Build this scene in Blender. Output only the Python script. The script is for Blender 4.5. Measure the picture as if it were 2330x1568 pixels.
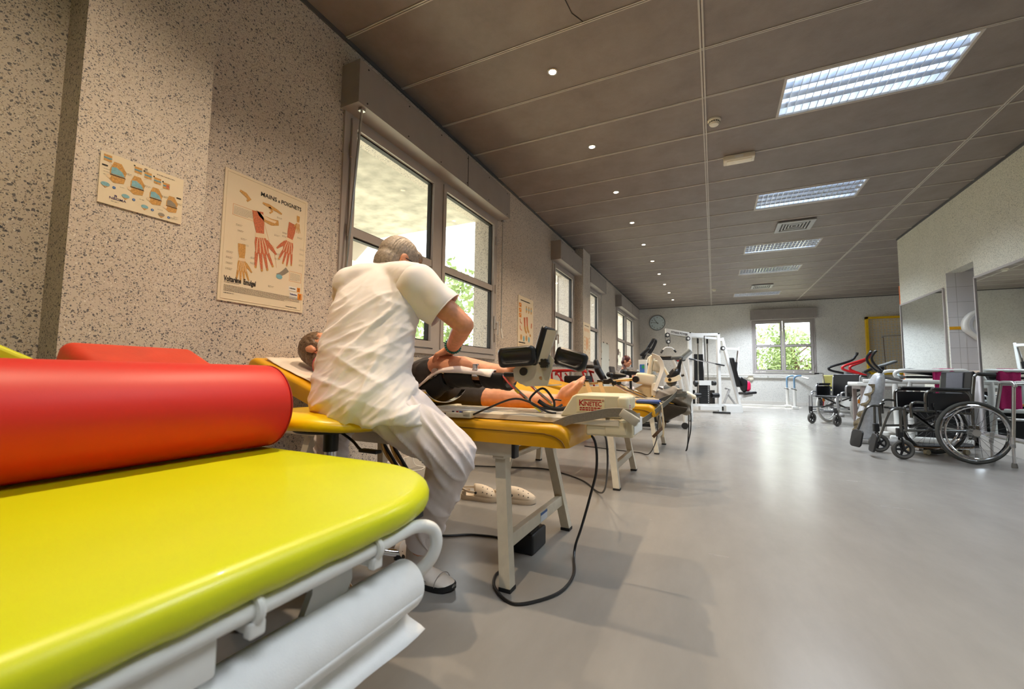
import bpy, bmesh, math, random
from math import pi, sin, cos, radians
from mathutils import Vector, Matrix, noise as mnoise

for _o in list(bpy.data.objects): bpy.data.objects.remove(_o)
SC = bpy.context.scene
COL = SC.collection
random.seed(7)

# ------------------------------------------------------------------ camera
cam_d = bpy.data.cameras.new('camera'); CAM = bpy.data.objects.new('camera', cam_d); COL.objects.link(CAM)
YAW, PITCH, ROLL = 0.4500, 0.0740, 0.0127
_f = Vector((-sin(YAW)*cos(PITCH), cos(YAW)*cos(PITCH), sin(PITCH)))
_r = Vector((cos(YAW), sin(YAW), 0)); _u = _r.cross(_f)
_r2 = _r*cos(ROLL)+_u*sin(ROLL); _u2 = -_r*sin(ROLL)+_u*cos(ROLL)
M = Matrix((_r2, _u2, -_f)).transposed().to_4x4(); M.translation = Vector((0, 0, 0.79))
CAM.matrix_world = M
cam_d.sensor_width = 36.0; cam_d.lens = 951.4/2330*36.0
cam_d.clip_start = 0.02; cam_d.clip_end = 400
cam_d.dof.use_dof = True; cam_d.dof.focus_distance = 2.6; cam_d.dof.aperture_fstop = 4.0
SC.camera = CAM

# ------------------------------------------------------------------ sky, sun, exposure
W = bpy.data.worlds.new('sky'); SC.world = W; W.use_nodes = True
_nt = W.node_tree; _nt.nodes.clear()
_bg = _nt.nodes.new('ShaderNodeBackground'); _wo = _nt.nodes.new('ShaderNodeOutputWorld')
_sky = _nt.nodes.new('ShaderNodeTexSky'); _sky.sky_type = 'HOSEK_WILKIE'; _sky.turbidity = 6.0; _sky.ground_albedo = 0.4
_sky.sun_direction = Vector((-0.45, 0.55, 0.75)).normalized()
_mx = _nt.nodes.new('ShaderNodeMixRGB'); _mx.inputs[0].default_value = 0.72; _mx.inputs[2].default_value = (1.0, 1.0, 1.0, 1)
_nt.links.new(_sky.outputs[0], _mx.inputs[1]); _nt.links.new(_mx.outputs[0], _bg.inputs[0])
_bg.inputs[1].default_value = 3.6
_nt.links.new(_bg.outputs[0], _wo.inputs[0])
_sd = bpy.data.lights.new('sun', 'SUN'); _sd.energy = 7.0; _sd.angle = 0.02; _sd.color = (1, .95, .88)
SUN = bpy.data.objects.new('sun', _sd); COL.objects.link(SUN)
SUN.rotation_euler = Vector((-0.25, -0.62, -0.75)).to_track_quat('-Z', 'Y').to_euler()
SC.view_settings.view_transform = 'Standard'; SC.view_settings.look = 'None'
SC.view_settings.gamma = 1.0; SC.view_settings.use_curve_mapping = False
SC.view_settings.exposure = 0.92
SC.cycles.use_denoising = True
SC.cycles.max_bounces = 7; SC.cycles.diffuse_bounces = 4; SC.cycles.glossy_bounces = 4
SC.cycles.transmission_bounces = 6; SC.cycles.transparent_max_bounces = 8
SC.cycles.sample_clamp_indirect = 6.0; SC.cycles.caustics_reflective = False; SC.cycles.caustics_refractive = False

# ------------------------------------------------------------------ materials
def srgb(r, g, b):
    f = lambda c: (c/255/12.92) if c/255 <= .04045 else ((c/255+.055)/1.055)**2.4
    return (f(r), f(g), f(b), 1)
_mats = {}
def mat(name, rgb, rough=.5, metal=0., noise=0.06, nscale=20., bump=0., bscale=200., emit=0., spec=.5, coat=0., trans=0., sheen=0.):
    if name in _mats: return _mats[name]
    m = bpy.data.materials.new(name); m.use_nodes = True; nt = m.node_tree; b = nt.nodes['Principled BSDF']
    c = srgb(*rgb)
    b.inputs['Roughness'].default_value = rough; b.inputs['Metallic'].default_value = metal
    b.inputs['Specular IOR Level'].default_value = spec; b.inputs['Coat Weight'].default_value = coat
    b.inputs['Transmission Weight'].default_value = trans; b.inputs['Sheen Weight'].default_value = sheen
    tc = nt.nodes.new('ShaderNodeTexCoord')
    if noise > 0:
        n = nt.nodes.new('ShaderNodeTexNoise'); n.inputs['Scale'].default_value = nscale; n.inputs['Detail'].default_value = 3
        nt.links.new(tc.outputs['Object'], n.inputs['Vector'])
        r = nt.nodes.new('ShaderNodeValToRGB')
        r.color_ramp.elements[0].position = .3; r.color_ramp.elements[1].position = .7
        r.color_ramp.elements[0].color = tuple(x*(1-noise) for x in c[:3])+(1,)
        r.color_ramp.elements[1].color = tuple(min(1, x*(1+noise)) for x in c[:3])+(1,)
        nt.links.new(n.outputs['Fac'], r.inputs[0]); nt.links.new(r.outputs[0], b.inputs['Base Color'])
    else: b.inputs['Base Color'].default_value = c
    if bump > 0:
        n2 = nt.nodes.new('ShaderNodeTexNoise'); n2.inputs['Scale'].default_value = bscale; n2.inputs['Detail'].default_value = 2
        nt.links.new(tc.outputs['Object'], n2.inputs['Vector'])
        bp = nt.nodes.new('ShaderNodeBump'); bp.inputs['Strength'].default_value = bump; bp.inputs['Distance'].default_value = .002
        nt.links.new(n2.outputs['Fac'], bp.inputs['Height']); nt.links.new(bp.outputs[0], b.inputs['Normal'])
    if emit > 0:
        b.inputs['Emission Color'].default_value = c; b.inputs['Emission Strength'].default_value = emit
    _mats[name] = m; return m

def speckle(name, base, dark, light, warm, tile=False):
    m = bpy.data.materials.new(name); m.use_nodes = True; nt = m.node_tree; b = nt.nodes['Principled BSDF']
    L = nt.links.new; N = nt.nodes.new
    geo = N('ShaderNodeNewGeometry')
    warp = N('ShaderNodeTexNoise'); warp.inputs['Scale'].default_value = 60; warp.inputs['Detail'].default_value = 1
    L(geo.outputs['Position'], warp.inputs['Vector'])
    vm = N('ShaderNodeVectorMath'); vm.operation = 'MULTIPLY_ADD'; vm.inputs[1].default_value = (.012,)*3
    L(warp.outputs['Color'], vm.inputs[0]); L(geo.outputs['Position'], vm.inputs[2])
    col = None
    big = N('ShaderNodeTexNoise'); big.inputs['Scale'].default_value = 2.2; big.inputs['Detail'].default_value = 3
    L(geo.outputs['Position'], big.inputs['Vector'])
    rb = N('ShaderNodeValToRGB'); rb.color_ramp.elements[0].position = .35; rb.color_ramp.elements[1].position = .65
    rb.color_ramp.elements[0].color = tuple(x*.93 for x in base[:3])+(1,); rb.color_ramp.elements[1].color = base
    L(big.outputs['Fac'], rb.inputs[0]); col = rb.outputs[0]
    for sc, thr, keep, c in ((130, .30, .60, warm), (120, .30, .58, dark), (62, .23, .72, dark), (210, .31, .55, dark), (160, .26, .80, light)):
        v = N('ShaderNodeTexVoronoi'); v.inputs['Scale'].default_value = sc; v.inputs['Randomness'].default_value = 1
        L(vm.outputs[0], v.inputs['Vector'])
        sep = N('ShaderNodeSeparateColor'); L(v.outputs['Color'], sep.inputs[0])
        g = N('ShaderNodeMath'); g.operation = 'GREATER_THAN'; g.inputs[1].default_value = keep; L(sep.outputs[0], g.inputs[0])
        # size varies per chip
        th = N('ShaderNodeMath'); th.operation = 'MULTIPLY_ADD'; th.inputs[1].default_value = .28; th.inputs[2].default_value = thr-.12
        L(sep.outputs[1], th.inputs[0])
        lt = N('ShaderNodeMath'); lt.operation = 'LESS_THAN'; L(v.outputs['Distance'], lt.inputs[0]); L(th.outputs[0], lt.inputs[1])
        mu = N('ShaderNodeMath'); mu.operation = 'MULTIPLY'; L(g.outputs[0], mu.inputs[0]); L(lt.outputs[0], mu.inputs[1])
        mm = N('ShaderNodeMath'); mm.operation = 'MULTIPLY'; mm.inputs[1].default_value = .78; L(mu.outputs[0], mm.inputs[0])
        mx = N('ShaderNodeMixRGB'); L(mm.outputs[0], mx.inputs[0]); L(col, mx.inputs[1]); mx.inputs[2].default_value = c
        col = mx.outputs[0]
    L(col, b.inputs['Base Color']); b.inputs['Roughness'].default_value = .5
    bp = N('ShaderNodeBump'); bp.inputs['Strength'].default_value = .25; bp.inputs['Distance'].default_value = .002
    L(warp.outputs['Fac'], bp.inputs['Height']); L(bp.outputs[0], b.inputs['Normal'])
    _mats[name] = m; return m

M_WALL = speckle('speckled_plaster', srgb(208, 199, 189), srgb(50, 56, 74), srgb(240, 237, 232), srgb(168, 152, 134))
M_WALLR = speckle('pale_plaster', srgb(224, 223, 219), srgb(132, 134, 136), srgb(234, 233, 228), srgb(186, 184, 172))

M_WALLR2 = speckle('cream_plaster', srgb(222, 220, 206), srgb(128, 132, 122), srgb(234, 232, 222), srgb(188, 184, 166))

def floor_mat():
    m = bpy.data.materials.new('grey_linoleum'); m.use_nodes = True; nt = m.node_tree; b = nt.nodes['Principled BSDF']
    L = nt.links.new; N = nt.nodes.new
    geo = N('ShaderNodeNewGeometry')
    n = N('ShaderNodeTexNoise'); n.inputs['Scale'].default_value = 3; n.inputs['Detail'].default_value = 6; n.inputs['Roughness'].default_value = .65
    mp = N('ShaderNodeMapping'); mp.inputs['Scale'].default_value = (1.0, .35, 1); L(geo.outputs['Position'], mp.inputs[0]); L(mp.outputs[0], n.inputs['Vector'])
    r = N('ShaderNodeValToRGB'); r.color_ramp.elements[0].position = .3; r.color_ramp.elements[1].position = .75
    r.color_ramp.elements[0].color = srgb(130, 127, 122); r.color_ramp.elements[1].color = srgb(145, 142, 137)
    L(n.outputs['Fac'], r.inputs[0]); L(r.outputs[0], b.inputs['Base Color'])
    s = N('ShaderNodeTexNoise'); s.inputs['Scale'].default_value = 9; s.inputs['Detail'].default_value = 5
    mp2 = N('ShaderNodeMapping'); mp2.inputs['Scale'].default_value = (.25, 2.2, 1); mp2.inputs['Rotation'].default_value = (0, 0, .2)
    L(geo.outputs['Position'], mp2.inputs[0]); L(mp2.outputs[0], s.inputs['Vector'])
    mr = N('ShaderNodeMapRange'); mr.inputs[3].default_value = .2; mr.inputs[4].default_value = .3; L(s.outputs['Fac'], mr.inputs[0])
    L(mr.outputs[0], b.inputs['Roughness'])
    bp = N('ShaderNodeBump'); bp.inputs['Strength'].default_value = .02; bp.inputs['Distance'].default_value = .004
    L(s.outputs['Fac'], bp.inputs['Height']); L(bp.outputs[0], b.inputs['Normal'])
    b.inputs['Specular IOR Level'].default_value = .6
    _mats['floor'] = m; return m
M_FLOOR = floor_mat()

def ceil_mat():
    m = bpy.data.materials.new('taupe_ceiling_board'); m.use_nodes = True; nt = m.node_tree; b = nt.nodes['Principled BSDF']
    L = nt.links.new; N = nt.nodes.new
    geo = N('ShaderNodeNewGeometry')
    n = N('ShaderNodeTexNoise'); n.inputs['Scale'].default_value = 2.5; n.inputs['Detail'].default_value = 8; n.inputs['Roughness'].default_value = .7
    L(geo.outputs['Position'], n.inputs['Vector'])
    r = N('ShaderNodeValToRGB'); r.color_ramp.elements[0].position = .3; r.color_ramp.elements[1].position = .7
    r.color_ramp.elements[0].color = srgb(122, 112, 107); r.color_ramp.elements[1].color = srgb(142, 132, 127)
    L(n.outputs['Fac'], r.inputs[0]); L(r.outputs[0], b.inputs['Base Color']); b.inputs['Roughness'].default_value = .55
    f = N('ShaderNodeTexNoise'); f.inputs['Scale'].default_value = 160; f.inputs['Detail'].default_value = 2; L(geo.outputs['Position'], f.inputs['Vector'])
    bp = N('ShaderNodeBump'); bp.inputs['Strength'].default_value = .35; bp.inputs['Distance'].default_value = .003
    L(f.outputs['Fac'], bp.inputs['Height']); L(bp.outputs[0], b.inputs['Normal'])
    _mats['ceil'] = m; return m
M_CEIL = ceil_mat()

M_ALU = mat('window_aluminium', (170, 164, 162), .45, .0, .04, 8)
M_BOX = mat('roller_box_grey', (150, 144, 141), .5, 0, .04, 6)
M_CHROME = mat('chrome', (215, 215, 218), .12, 1.0, .02)
M_STEEL = mat('brushed_steel', (190, 190, 188), .3, 1.0, .05)
M_WHITE = mat('white_painted_metal', (226, 226, 222), .32, 0, .02)
M_CREAM = mat('cream_painted_metal', (205, 198, 180), .4, 0, .05, 30)
M_BEIGE = mat('beige_plastic', (222, 211, 178), .42, 0, .04, 14)
M_BLACK = mat('black_plastic', (22, 22, 24), .45, 0, .05)
M_BLACKV = mat('black_vinyl', (18, 18, 21), .38, 0, .05, 20, .12, 260)
M_RUBBER = mat('black_rubber', (34, 34, 34), .7, 0, .08)
M_LIME = mat('lime_vinyl', (206, 212, 12), .36, 0, .02, 6, .06, 420, coat=.1)
M_RED = mat('red_vinyl', (206, 34, 22), .46, 0, .03, 6, .06, 420)
M_MUST = mat('mustard_vinyl', (212, 156, 12), .38, 0, .08, 5, .15, 300)
M_YEL = mat('yellow_vinyl', (240, 200, 8), .32, 0, .02, 8, .06, 300)
M_TUNIC = mat('white_cotton', (232, 226, 224), .85, 0, .02, 30, .12, 900, sheen=.2)
M_PAPER = mat('white_paper', (240, 240, 238), .8, 0, .02, 40, .25, 700)
M_SKIN = mat('skin', (206, 142, 108), .5, 0, .10, 45, .12, 300)
M_HAIR = mat('grey_brown_hair', (150, 136, 122), .5, 0, .35, 130)
M_GLASSP = mat('window_glass', (255, 255, 255), .0, 0, 0, trans=1.0)

# ------------------------------------------------------------------ mesh builder
class MB:
    def __init__(s): s.v = []; s.f = []; s.m = []; s.mi = 0
    def add(s, vs, fs, T=None):
        o = len(s.v)
        s.v += [tuple(T @ Vector(p)) if T else tuple(p) for p in vs]
        s.f += [tuple(i+o for i in f) for f in fs]; s.m += [s.mi]*len(fs); return s
    def box(s, x0, x1, y0, y1, z0, z1, T=None):
        x0, x1 = min(x0, x1), max(x0, x1); y0, y1 = min(y0, y1), max(y0, y1); z0, z1 = min(z0, z1), max(z0, z1)
        return s.add([(x0,y0,z0),(x1,y0,z0),(x1,y1,z0),(x0,y1,z0),(x0,y0,z1),(x1,y0,z1),(x1,y1,z1),(x0,y1,z1)],
                     [(0,3,2,1),(4,5,6,7),(0,1,5,4),(1,2,6,5),(2,3,7,6),(3,0,4,7)], T)
    def rbox(s, c, size, r=.01, n=3, T=None, rv=None):
        # rounded box; r horizontal corner radius, rv vertical edge rounding
        rv = r if rv is None else rv
        hx, hy, hz = size[0]/2, size[1]/2, size[2]/2
        r = min(r, hx*.999, hy*.999); rv = min(rv, hz*.999, r)
        R = []
        for half in (-1, 1):
            for i in range(n+1):
                la = (-pi/2 + pi/2*i/n) if half < 0 else pi/2*i/n
                ring = []
                for q in range(4):
                    sx = (1, -1, -1, 1)[q]; sy = (1, 1, -1, -1)[q]
                    for j in range(n+1):
                        lo = pi/2*q + pi/2*j/n
                        rr = (r-rv)+rv*cos(la)
                        ring.append((c[0]+sx*(hx-r)+rr*cos(lo), c[1]+sy*(hy-r)+rr*sin(lo), c[2]+half*(hz-rv)+rv*sin(la)))
                R.append(ring)
        return s.loft(R, True, T)
    def loft(s, rings, cap=True, T=None, closed=False):
        k = len(rings[0]); vs = [p for r in rings for p in r]; fs = []
        nr = len(rings)
        for i in range(nr-1 if not closed else nr):
            a = i*k; b = ((i+1) % nr)*k
            for j in range(k):
                j2 = (j+1) % k
                fs.append((a+j, a+j2, b+j2, b+j))
        if cap and not closed:
            fs.append(tuple(range(k-1, -1, -1))); fs.append(tuple((nr-1)*k+j for j in range(k)))
        return s.add(vs, fs, T)
    def tube(s, pts, r, seg=10, closed=False, T=None, flat=None, up=None):
        pts = [Vector(p) for p in pts]; n = len(pts)
        rs = r if isinstance(r, (list, tuple)) else [r]*n
        rings = []; nrm = None
        for i, p in enumerate(pts):
            a = pts[i-1] if (i > 0 or closed) else p; b = pts[(i+1) % n] if (i < n-1 or closed) else p
            t = (b-a); t = t.normalized() if t.length > 1e-9 else Vector((0, 0, 1))
            if nrm is None:
                h = Vector(up) if up else (Vector((0, 0, 1)) if abs(t.z) < .9 else Vector((1, 0, 0)))
                nrm = (h - t*h.dot(t)).normalized()
            else:
                nrm = nrm - t*nrm.dot(t)
                nrm = nrm.normalized() if nrm.length > 1e-6 else Vector((1, 0, 0))
            bn = t.cross(nrm)
            fl = flat if flat else 1.0
            # mitre correction
            rings.append([tuple(p + nrm*(rs[i]*fl*cos(2*pi*k/seg)) + bn*(rs[i]*sin(2*pi*k/seg))) for k in range(seg)])
        return s.loft(rings, True, T, closed)
    def strap(s, pts, w, t, side, T=None):
        # flat band of width w along 'side' axis list or vector, thickness t
        pts = [Vector(p) for p in pts]; rings = []
        for i, p in enumerate(pts):
            a = pts[max(0, i-1)]; b = pts[min(len(pts)-1, i+1)]; d = (b-a).normalized()
            sd = Vector(side[i] if isinstance(side, list) else side); sd = (sd - d*sd.dot(d)).normalized(); nn = d.cross(sd)
            rings.append([tuple(p+sd*w/2+nn*t/2), tuple(p-sd*w/2+nn*t/2), tuple(p-sd*w/2-nn*t/2), tuple(p+sd*w/2-nn*t/2)])
        return s.loft(rings, True, T)
    def cyl(s, a, b, r, seg=20, r2=None, T=None):
        return s.tube([a, b], [r, r if r2 is None else r2], seg, T=T)
    def lathe(s, prof, c=(0,0,0), seg=24, T=None, axis='z', cap=True):
        rings = []
        for (r, z) in prof:
            ring = []
            for k in range(seg):
                x, y = r*cos(2*pi*k/seg), r*sin(2*pi*k/seg)
                if axis == 'z': q = (c[0]+x, c[1]+y, c[2]+z)
                elif axis == 'x': q = (c[0]+z, c[1]+x, c[2]+y)
                else: q = (c[0]+y, c[1]+z, c[2]+x)
                ring.append(q)
            rings.append(ring)
        return s.loft(rings, cap, T)
    def sph(s, c, r, seg=16, rows=10, R=None):
        rx, ry, rz = r if isinstance(r, (tuple, list)) else (r, r, r)
        rings = []
        for i in range(rows+1):
            la = -pi/2+pi*i/rows; la = max(-pi/2+.02, min(pi/2-.02, la))
            ring = []
            for k in range(seg):
                q = Vector((rx*cos(la)*cos(2*pi*k/seg), ry*cos(la)*sin(2*pi*k/seg), rz*sin(la)))
                if R: q = R @ q
                ring.append((c[0]+q.x, c[1]+q.y, c[2]+q.z))
            rings.append(ring)
        return s.loft(rings, True)
    def torus(s, c, R, r, axis='y', seg=40, ss=10, flat=1.0, T=None):
        pts = []
        for k in range(seg):
            a = 2*pi*k/seg
            if axis == 'y': pts.append((c[0]+R*cos(a), c[1], c[2]+R*sin(a)))
            elif axis == 'x': pts.append((c[0], c[1]+R*cos(a), c[2]+R*sin(a)))
            else: pts.append((c[0]+R*cos(a), c[1]+R*sin(a), c[2]))
        up = {'y': (0,1,0), 'x': (1,0,0), 'z': (0,0,1)}[axis]
        return s.tube(pts, r, ss, True, T, flat, up)
    def prism(s, poly, h, T):
        n = len(poly); vs = [(p[0], p[1], 0) for p in poly]+[(p[0], p[1], h) for p in poly]
        fs = [tuple(range(n-1, -1, -1)), tuple(range(n, 2*n))]+[(i, (i+1) % n, n+(i+1) % n, n+i) for i in range(n)]
        return s.add(vs, fs, T)
    def capsule(s, pts, rs, seg=14):
        # chain of tapered segments with round joints, for remeshing into one body
        for i in range(len(pts)-1):
            s.tube([pts[i], pts[i+1]], [rs[i], rs[i+1]], seg)
        for p, r in zip(pts, rs): s.sph(p, r, seg, 8)
        return s

def link(o, parent=None):
    COL.objects.link(o)
    if parent is not None:
        o.parent = parent; o.matrix_parent_inverse = Matrix.Identity(4)
    return o
def into_parent(me, parent):
    # geometry written in world coordinates: move it into the space of its thing
    r = parent
    while r is not None and r.parent is not None: r = r.parent
    if r is not None and r.get('_abs'): me.transform(r.matrix_basis.inverted())
def obj(name, mb, ms, parent=None, smooth=35, loc=None):
    me = bpy.data.meshes.new(name); me.from_pydata(mb.v, [], mb.f)
    bm = bmesh.new(); bm.from_mesh(me); bmesh.ops.recalc_face_normals(bm, faces=bm.faces); bm.to_mesh(me); bm.free()
    for m in (ms if isinstance(ms, (list, tuple)) else [ms]): me.materials.append(m)
    if len(me.polygons) == len(mb.m):
        for p, i in zip(me.polygons, mb.m): p.material_index = i
    if smooth:
        for p in me.polygons: p.use_smooth = True
        me.set_sharp_from_angle(angle=radians(smooth))
    o = bpy.data.objects.new(name, me)
    link(o, parent)
    into_parent(me, parent)
    if loc: o.location = loc
    return o
def blob(name, mb, voxel, m, parent=None, smooth_it=3, fn=None):
    tmp = bpy.data.meshes.new('tmp'); tmp.from_pydata(mb.v, [], mb.f)
    bm = bmesh.new(); bm.from_mesh(tmp); bmesh.ops.recalc_face_normals(bm, faces=bm.faces); bm.to_mesh(tmp); bm.free()
    t = bpy.data.objects.new('tmp', tmp); COL.objects.link(t)
    md = t.modifiers.new('r', 'REMESH'); md.mode = 'VOXEL'; md.voxel_size = voxel
    if smooth_it:
        sm = t.modifiers.new('s', 'SMOOTH'); sm.factor = .5; sm.iterations = smooth_it
    dg = bpy.context.evaluated_depsgraph_get(); dg.update()
    me = bpy.data.meshes.new_from_object(t.evaluated_get(dg))
    bpy.data.objects.remove(t); bpy.data.meshes.remove(tmp)
    me.name = name; me.materials.clear(); me.materials.append(m)
    if fn:
        nn = [v.normal.copy() for v in me.vertices]
        for v, n in zip(me.vertices, nn): v.co = fn(v.co, n)
    for p in me.polygons: p.use_smooth = True
    o = bpy.data.objects.new(name, me); link(o, parent)
    into_parent(me, parent)
    return o
def thing(name, label, cat, loc=(0,0,0), rz=0., group=None, absolute=True):
    """an Empty at the thing's base; with absolute=True its parts are written in world coordinates"""
    o = bpy.data.objects.new(name, None); o.empty_display_size = .1; COL.objects.link(o)
    o.matrix_basis = Matrix.Translation(Vector(loc)) @ Matrix.Rotation(rz, 4, 'Z')
    o['label'] = label; o['category'] = cat
    if group: o['group'] = group
    if absolute: o['_abs'] = 1
    return o
def tag(o, label, cat, group=None):
    o['label'] = label; o['category'] = cat
    if group: o['group'] = group
    return o
def struct(name, mb, m, smooth=35, parent=None):
    o = obj(name, mb, m, parent, smooth)
    if parent is None: o['kind'] = 'structure'
    return o
def dup(root, loc, rz=None, label=None):
    r = root.copy(); COL.objects.link(r)
    mb_ = root.matrix_basis.copy(); mb_.translation = Vector(loc)
    if rz is not None: mb_ = Matrix.Translation(Vector(loc)) @ Matrix.Rotation(rz, 4, 'Z')
    r.matrix_basis = mb_
    if label: r['label'] = label
    for ch in list(root.children):
        c = ch.copy(); COL.objects.link(c); c.parent = r
        for g in ch.children:
            d = g.copy(); COL.objects.link(d); d.parent = c
    return r
def crom(pts, n=6, closed=False):
    P = [Vector(p) for p in pts]; out = []; N_ = len(P)
    for i in range(N_ if closed else N_-1):
        g = lambda k: P[k % N_] if closed else P[max(0, min(N_-1, k))]
        a, b, c, d = g(i-1), g(i), g(i+1), g(i+2)
        for j in range(n):
            t = j/n
            out.append(.5*((2*b)+(c-a)*t+(2*a-5*b+4*c-d)*t*t+(3*b-a-3*c+d)*t**3))
    if not closed: out.append(P[-1])
    return out
def lettering(name, txt, size, T, m, parent, depth=.0006, bold=0., sx=1., font_space=1., align='LEFT'):
    cu = bpy.data.curves.new('t', 'FONT'); cu.body = txt; cu.size = size; cu.extrude = depth; cu.offset = bold
    cu.space_character = font_space; cu.align_x = align; cu.resolution_u = 3
    t = bpy.data.objects.new('t', cu); COL.objects.link(t)
    dg = bpy.context.evaluated_depsgraph_get(); dg.update()
    me = bpy.data.meshes.new_from_object(t.evaluated_get(dg))
    bpy.data.objects.remove(t); bpy.data.curves.remove(cu)
    me.transform(T @ Matrix.Diagonal((sx, 1, 1, 1)))
    me.materials.clear(); me.materials.append(m); me.name = name
    o = bpy.data.objects.new(name, me); link(o, parent)
    into_parent(me, parent)
    return o
def frameT(o, ux, uy):
    """matrix with local x -> ux, y -> uy, z -> ux x uy at origin o"""
    ux = Vector(ux).normalized(); uy = Vector(uy).normalized(); uz = ux.cross(uy)
    m = Matrix((ux, uy, uz)).transposed().to_4x4(); m.translation = Vector(o); return m
# ================================================================== room shell
XL, XR, YB, H = -2.33, 2.85, 15.12, 3.19
YF = -2.6          # wall behind the photographer
XE = 5.6           # the room widens beyond the mirror wall
P0 = 9.10          # end of the mirror wall

fl = MB().box(XL-.4, XE+.2, YF-.2, YB+.3, -.12, 0)
struct('floor', fl, M_FLOOR, 0)

# ceiling boards with openings for the five visible light fittings and two added ones
ROW0, PITCH_ = 3.80-.59*9, .588
def rowy(i): return ROW0 + i*PITCH_
LIGHTS = [(-.94, -.35), (1.43, 2.02), (3.80, 4.39), (6.17, 6.76), (8.55, 9.13), (10.38, 10.96), (13.32, 13.90)]  # first two are unseen, added in the row's spacing to brighten the near end
LX0, LX1 = .56, 1.72
mb = MB(); ycur = YF-.2
for a, b in LIGHTS:
    mb.box(XL-.4, XE+.2, ycur, a, H, H+.05)
    mb.box(XL-.4, LX0, a, b, H, H+.05); mb.box(LX1, XE+.2, a, b, H, H+.05); ycur = b
mb.box(XL-.4, XE+.2, ycur, YB+.3, H, H+.05)
mb.box(XL-.4, XE+.2, YF-.2, YB+.3, H+.28, H+.33)      # slab above
struct('ceiling', mb, M_CEIL, 0)
# ceiling rails: cross rails every row, two long rails
M_RAIL = mat('ceiling_rail', (190, 184, 176), .4, 0, .05)
mb = MB(); y = ROW0 - PITCH_*1
ys = []
while y < YB:
    ys.append(y); y += PITCH_
for y in ys:
    x0 = XL; segs = [(XL, XE)]
    for s0, s1 in segs:
        mb.box(s0, s1 if y > P0 else XR, y-.011, y-.003, H-.006, H+.002); mb.box(s0, s1 if y > P0 else XR, y+.003, y+.011, H-.006, H+.002)
struct('trim_1', mb, M_RAIL, 0)
mb = MB()
for x in (-.03, 2.32):
    mb.box(x-.016, x-.004, YF, YB, H-.007, H+.002); mb.box(x+.004, x+.016, YF, YB, H-.007, H+.002)
struct('trim_2', mb, M_RAIL, 0)
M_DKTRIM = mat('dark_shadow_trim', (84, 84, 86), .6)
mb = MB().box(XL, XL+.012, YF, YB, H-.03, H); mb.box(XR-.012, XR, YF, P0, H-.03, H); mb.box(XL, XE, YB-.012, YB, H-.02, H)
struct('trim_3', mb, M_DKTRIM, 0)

# ---- left wall with four window openings
WZ0, WZ1 = .975, 2.68
WIN = [(2.03, 4.35), (6.28, 7.40), (8.10, 9.26), (11.18, 13.75)]
mb = MB(); T_ = .30; yc = YF-.2
for a, b in WIN:
    mb.box(XL-T_, XL, yc, a, 0, H+.05); mb.box(XL-T_, XL, a, b, 0, WZ0); mb.box(XL-T_, XL, a, b, WZ1, H+.05); yc = b
mb.box(XL-T_, XL, yc, YB+.3, 0, H+.05)
struct('wall_left', mb, M_WALL, 0)
struct('pillar_near', MB().box(XL-.05, -2.16, .65, 1.10, 0, H), M_WALL, 0)
struct('pillar_far', MB().box(XL-.05, -2.165, 7.50, 8.00, 0, H), M_WALL, 0)
# ---- back wall with one window
BW = (1.10, 2.74)
mb = MB(); mb.box(XL-.3, BW[0], YB, YB+.3, 0, H+.05); mb.box(BW[1], XE+.2, YB, YB+.3, 0, H+.05)
mb.box(BW[0], BW[1], YB, YB+.3, 0, .95); mb.box(BW[0], BW[1], YB, YB+.3, 2.63, H+.05)
struct('wall_back', mb, M_WALLR, 0)
# ---- right wall (mirror wall) with the tiled alcove
AL0, AL1, ALZ = 6.89, 7.56, 2.24
mb = MB(); mb.box(XR, XR+.16, YF-.2, AL0, 0, H+.05); mb.box(XR, XR+.16, AL1, P0, 0, H+.05); mb.box(XR, XR+.16, AL0, AL1, ALZ, H+.05)
struct('wall_right', mb, M_WALLR2, 0)
M_TILE = bpy.data.materials.new('white_wall_tile'); M_TILE.use_nodes = True
_nt = M_TILE.node_tree; _b = _nt.nodes['Principled BSDF']; _b.inputs['Roughness'].default_value = .22
_g = _nt.nodes.new('ShaderNodeNewGeometry'); _s = _nt.nodes.new('ShaderNodeSeparateXYZ'); _nt.links.new(_g.outputs['Position'], _s.inputs[0])
_br = _nt.nodes.new('ShaderNodeTexBrick'); _c = _nt.nodes.new('ShaderNodeCombineXYZ')
_ad = _nt.nodes.new('ShaderNodeMath'); _ad.operation = 'ADD'; _nt.links.new(_s.outputs[0], _ad.inputs[0]); _nt.links.new(_s.outputs[1], _ad.inputs[1])
_nt.links.new(_ad.outputs[0], _c.inputs[0]); _nt.links.new(_s.outputs[2], _c.inputs[1]); _nt.links.new(_c.outputs[0], _br.inputs['Vector'])
_br.offset = 0; _br.inputs['Scale'].default_value = 1; _br.inputs['Brick Width'].default_value = .25; _br.inputs['Row Height'].default_value = .205
_br.inputs['Mortar Size'].default_value = .0025; _br.inputs['Color1'].default_value = srgb(222, 222, 224); _br.inputs['Color2'].default_value = srgb(218, 218, 221)
_br.inputs['Mortar'].default_value = srgb(176, 176, 176); _nt.links.new(_br.outputs[0], _b.inputs['Base Color'])
mb = MB(); mb.box(XR+.16, 3.75, AL1, AL1+.1, 0, ALZ+.4); mb.box(XR+.16, 3.75, AL0-.1, AL0, 0, ALZ+.4); mb.box(3.75, 3.85, AL0-.1, AL1+.1, 0, ALZ+.4); mb.box(XR+.16, 3.85, AL0-.1, AL1+.1, ALZ+.2, ALZ+.3)
mb.box(XR+.0, XR+.16, AL1-.004, AL1, .93, ALZ)
struct('wall_alcove', mb, M_TILE, 0)
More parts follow.
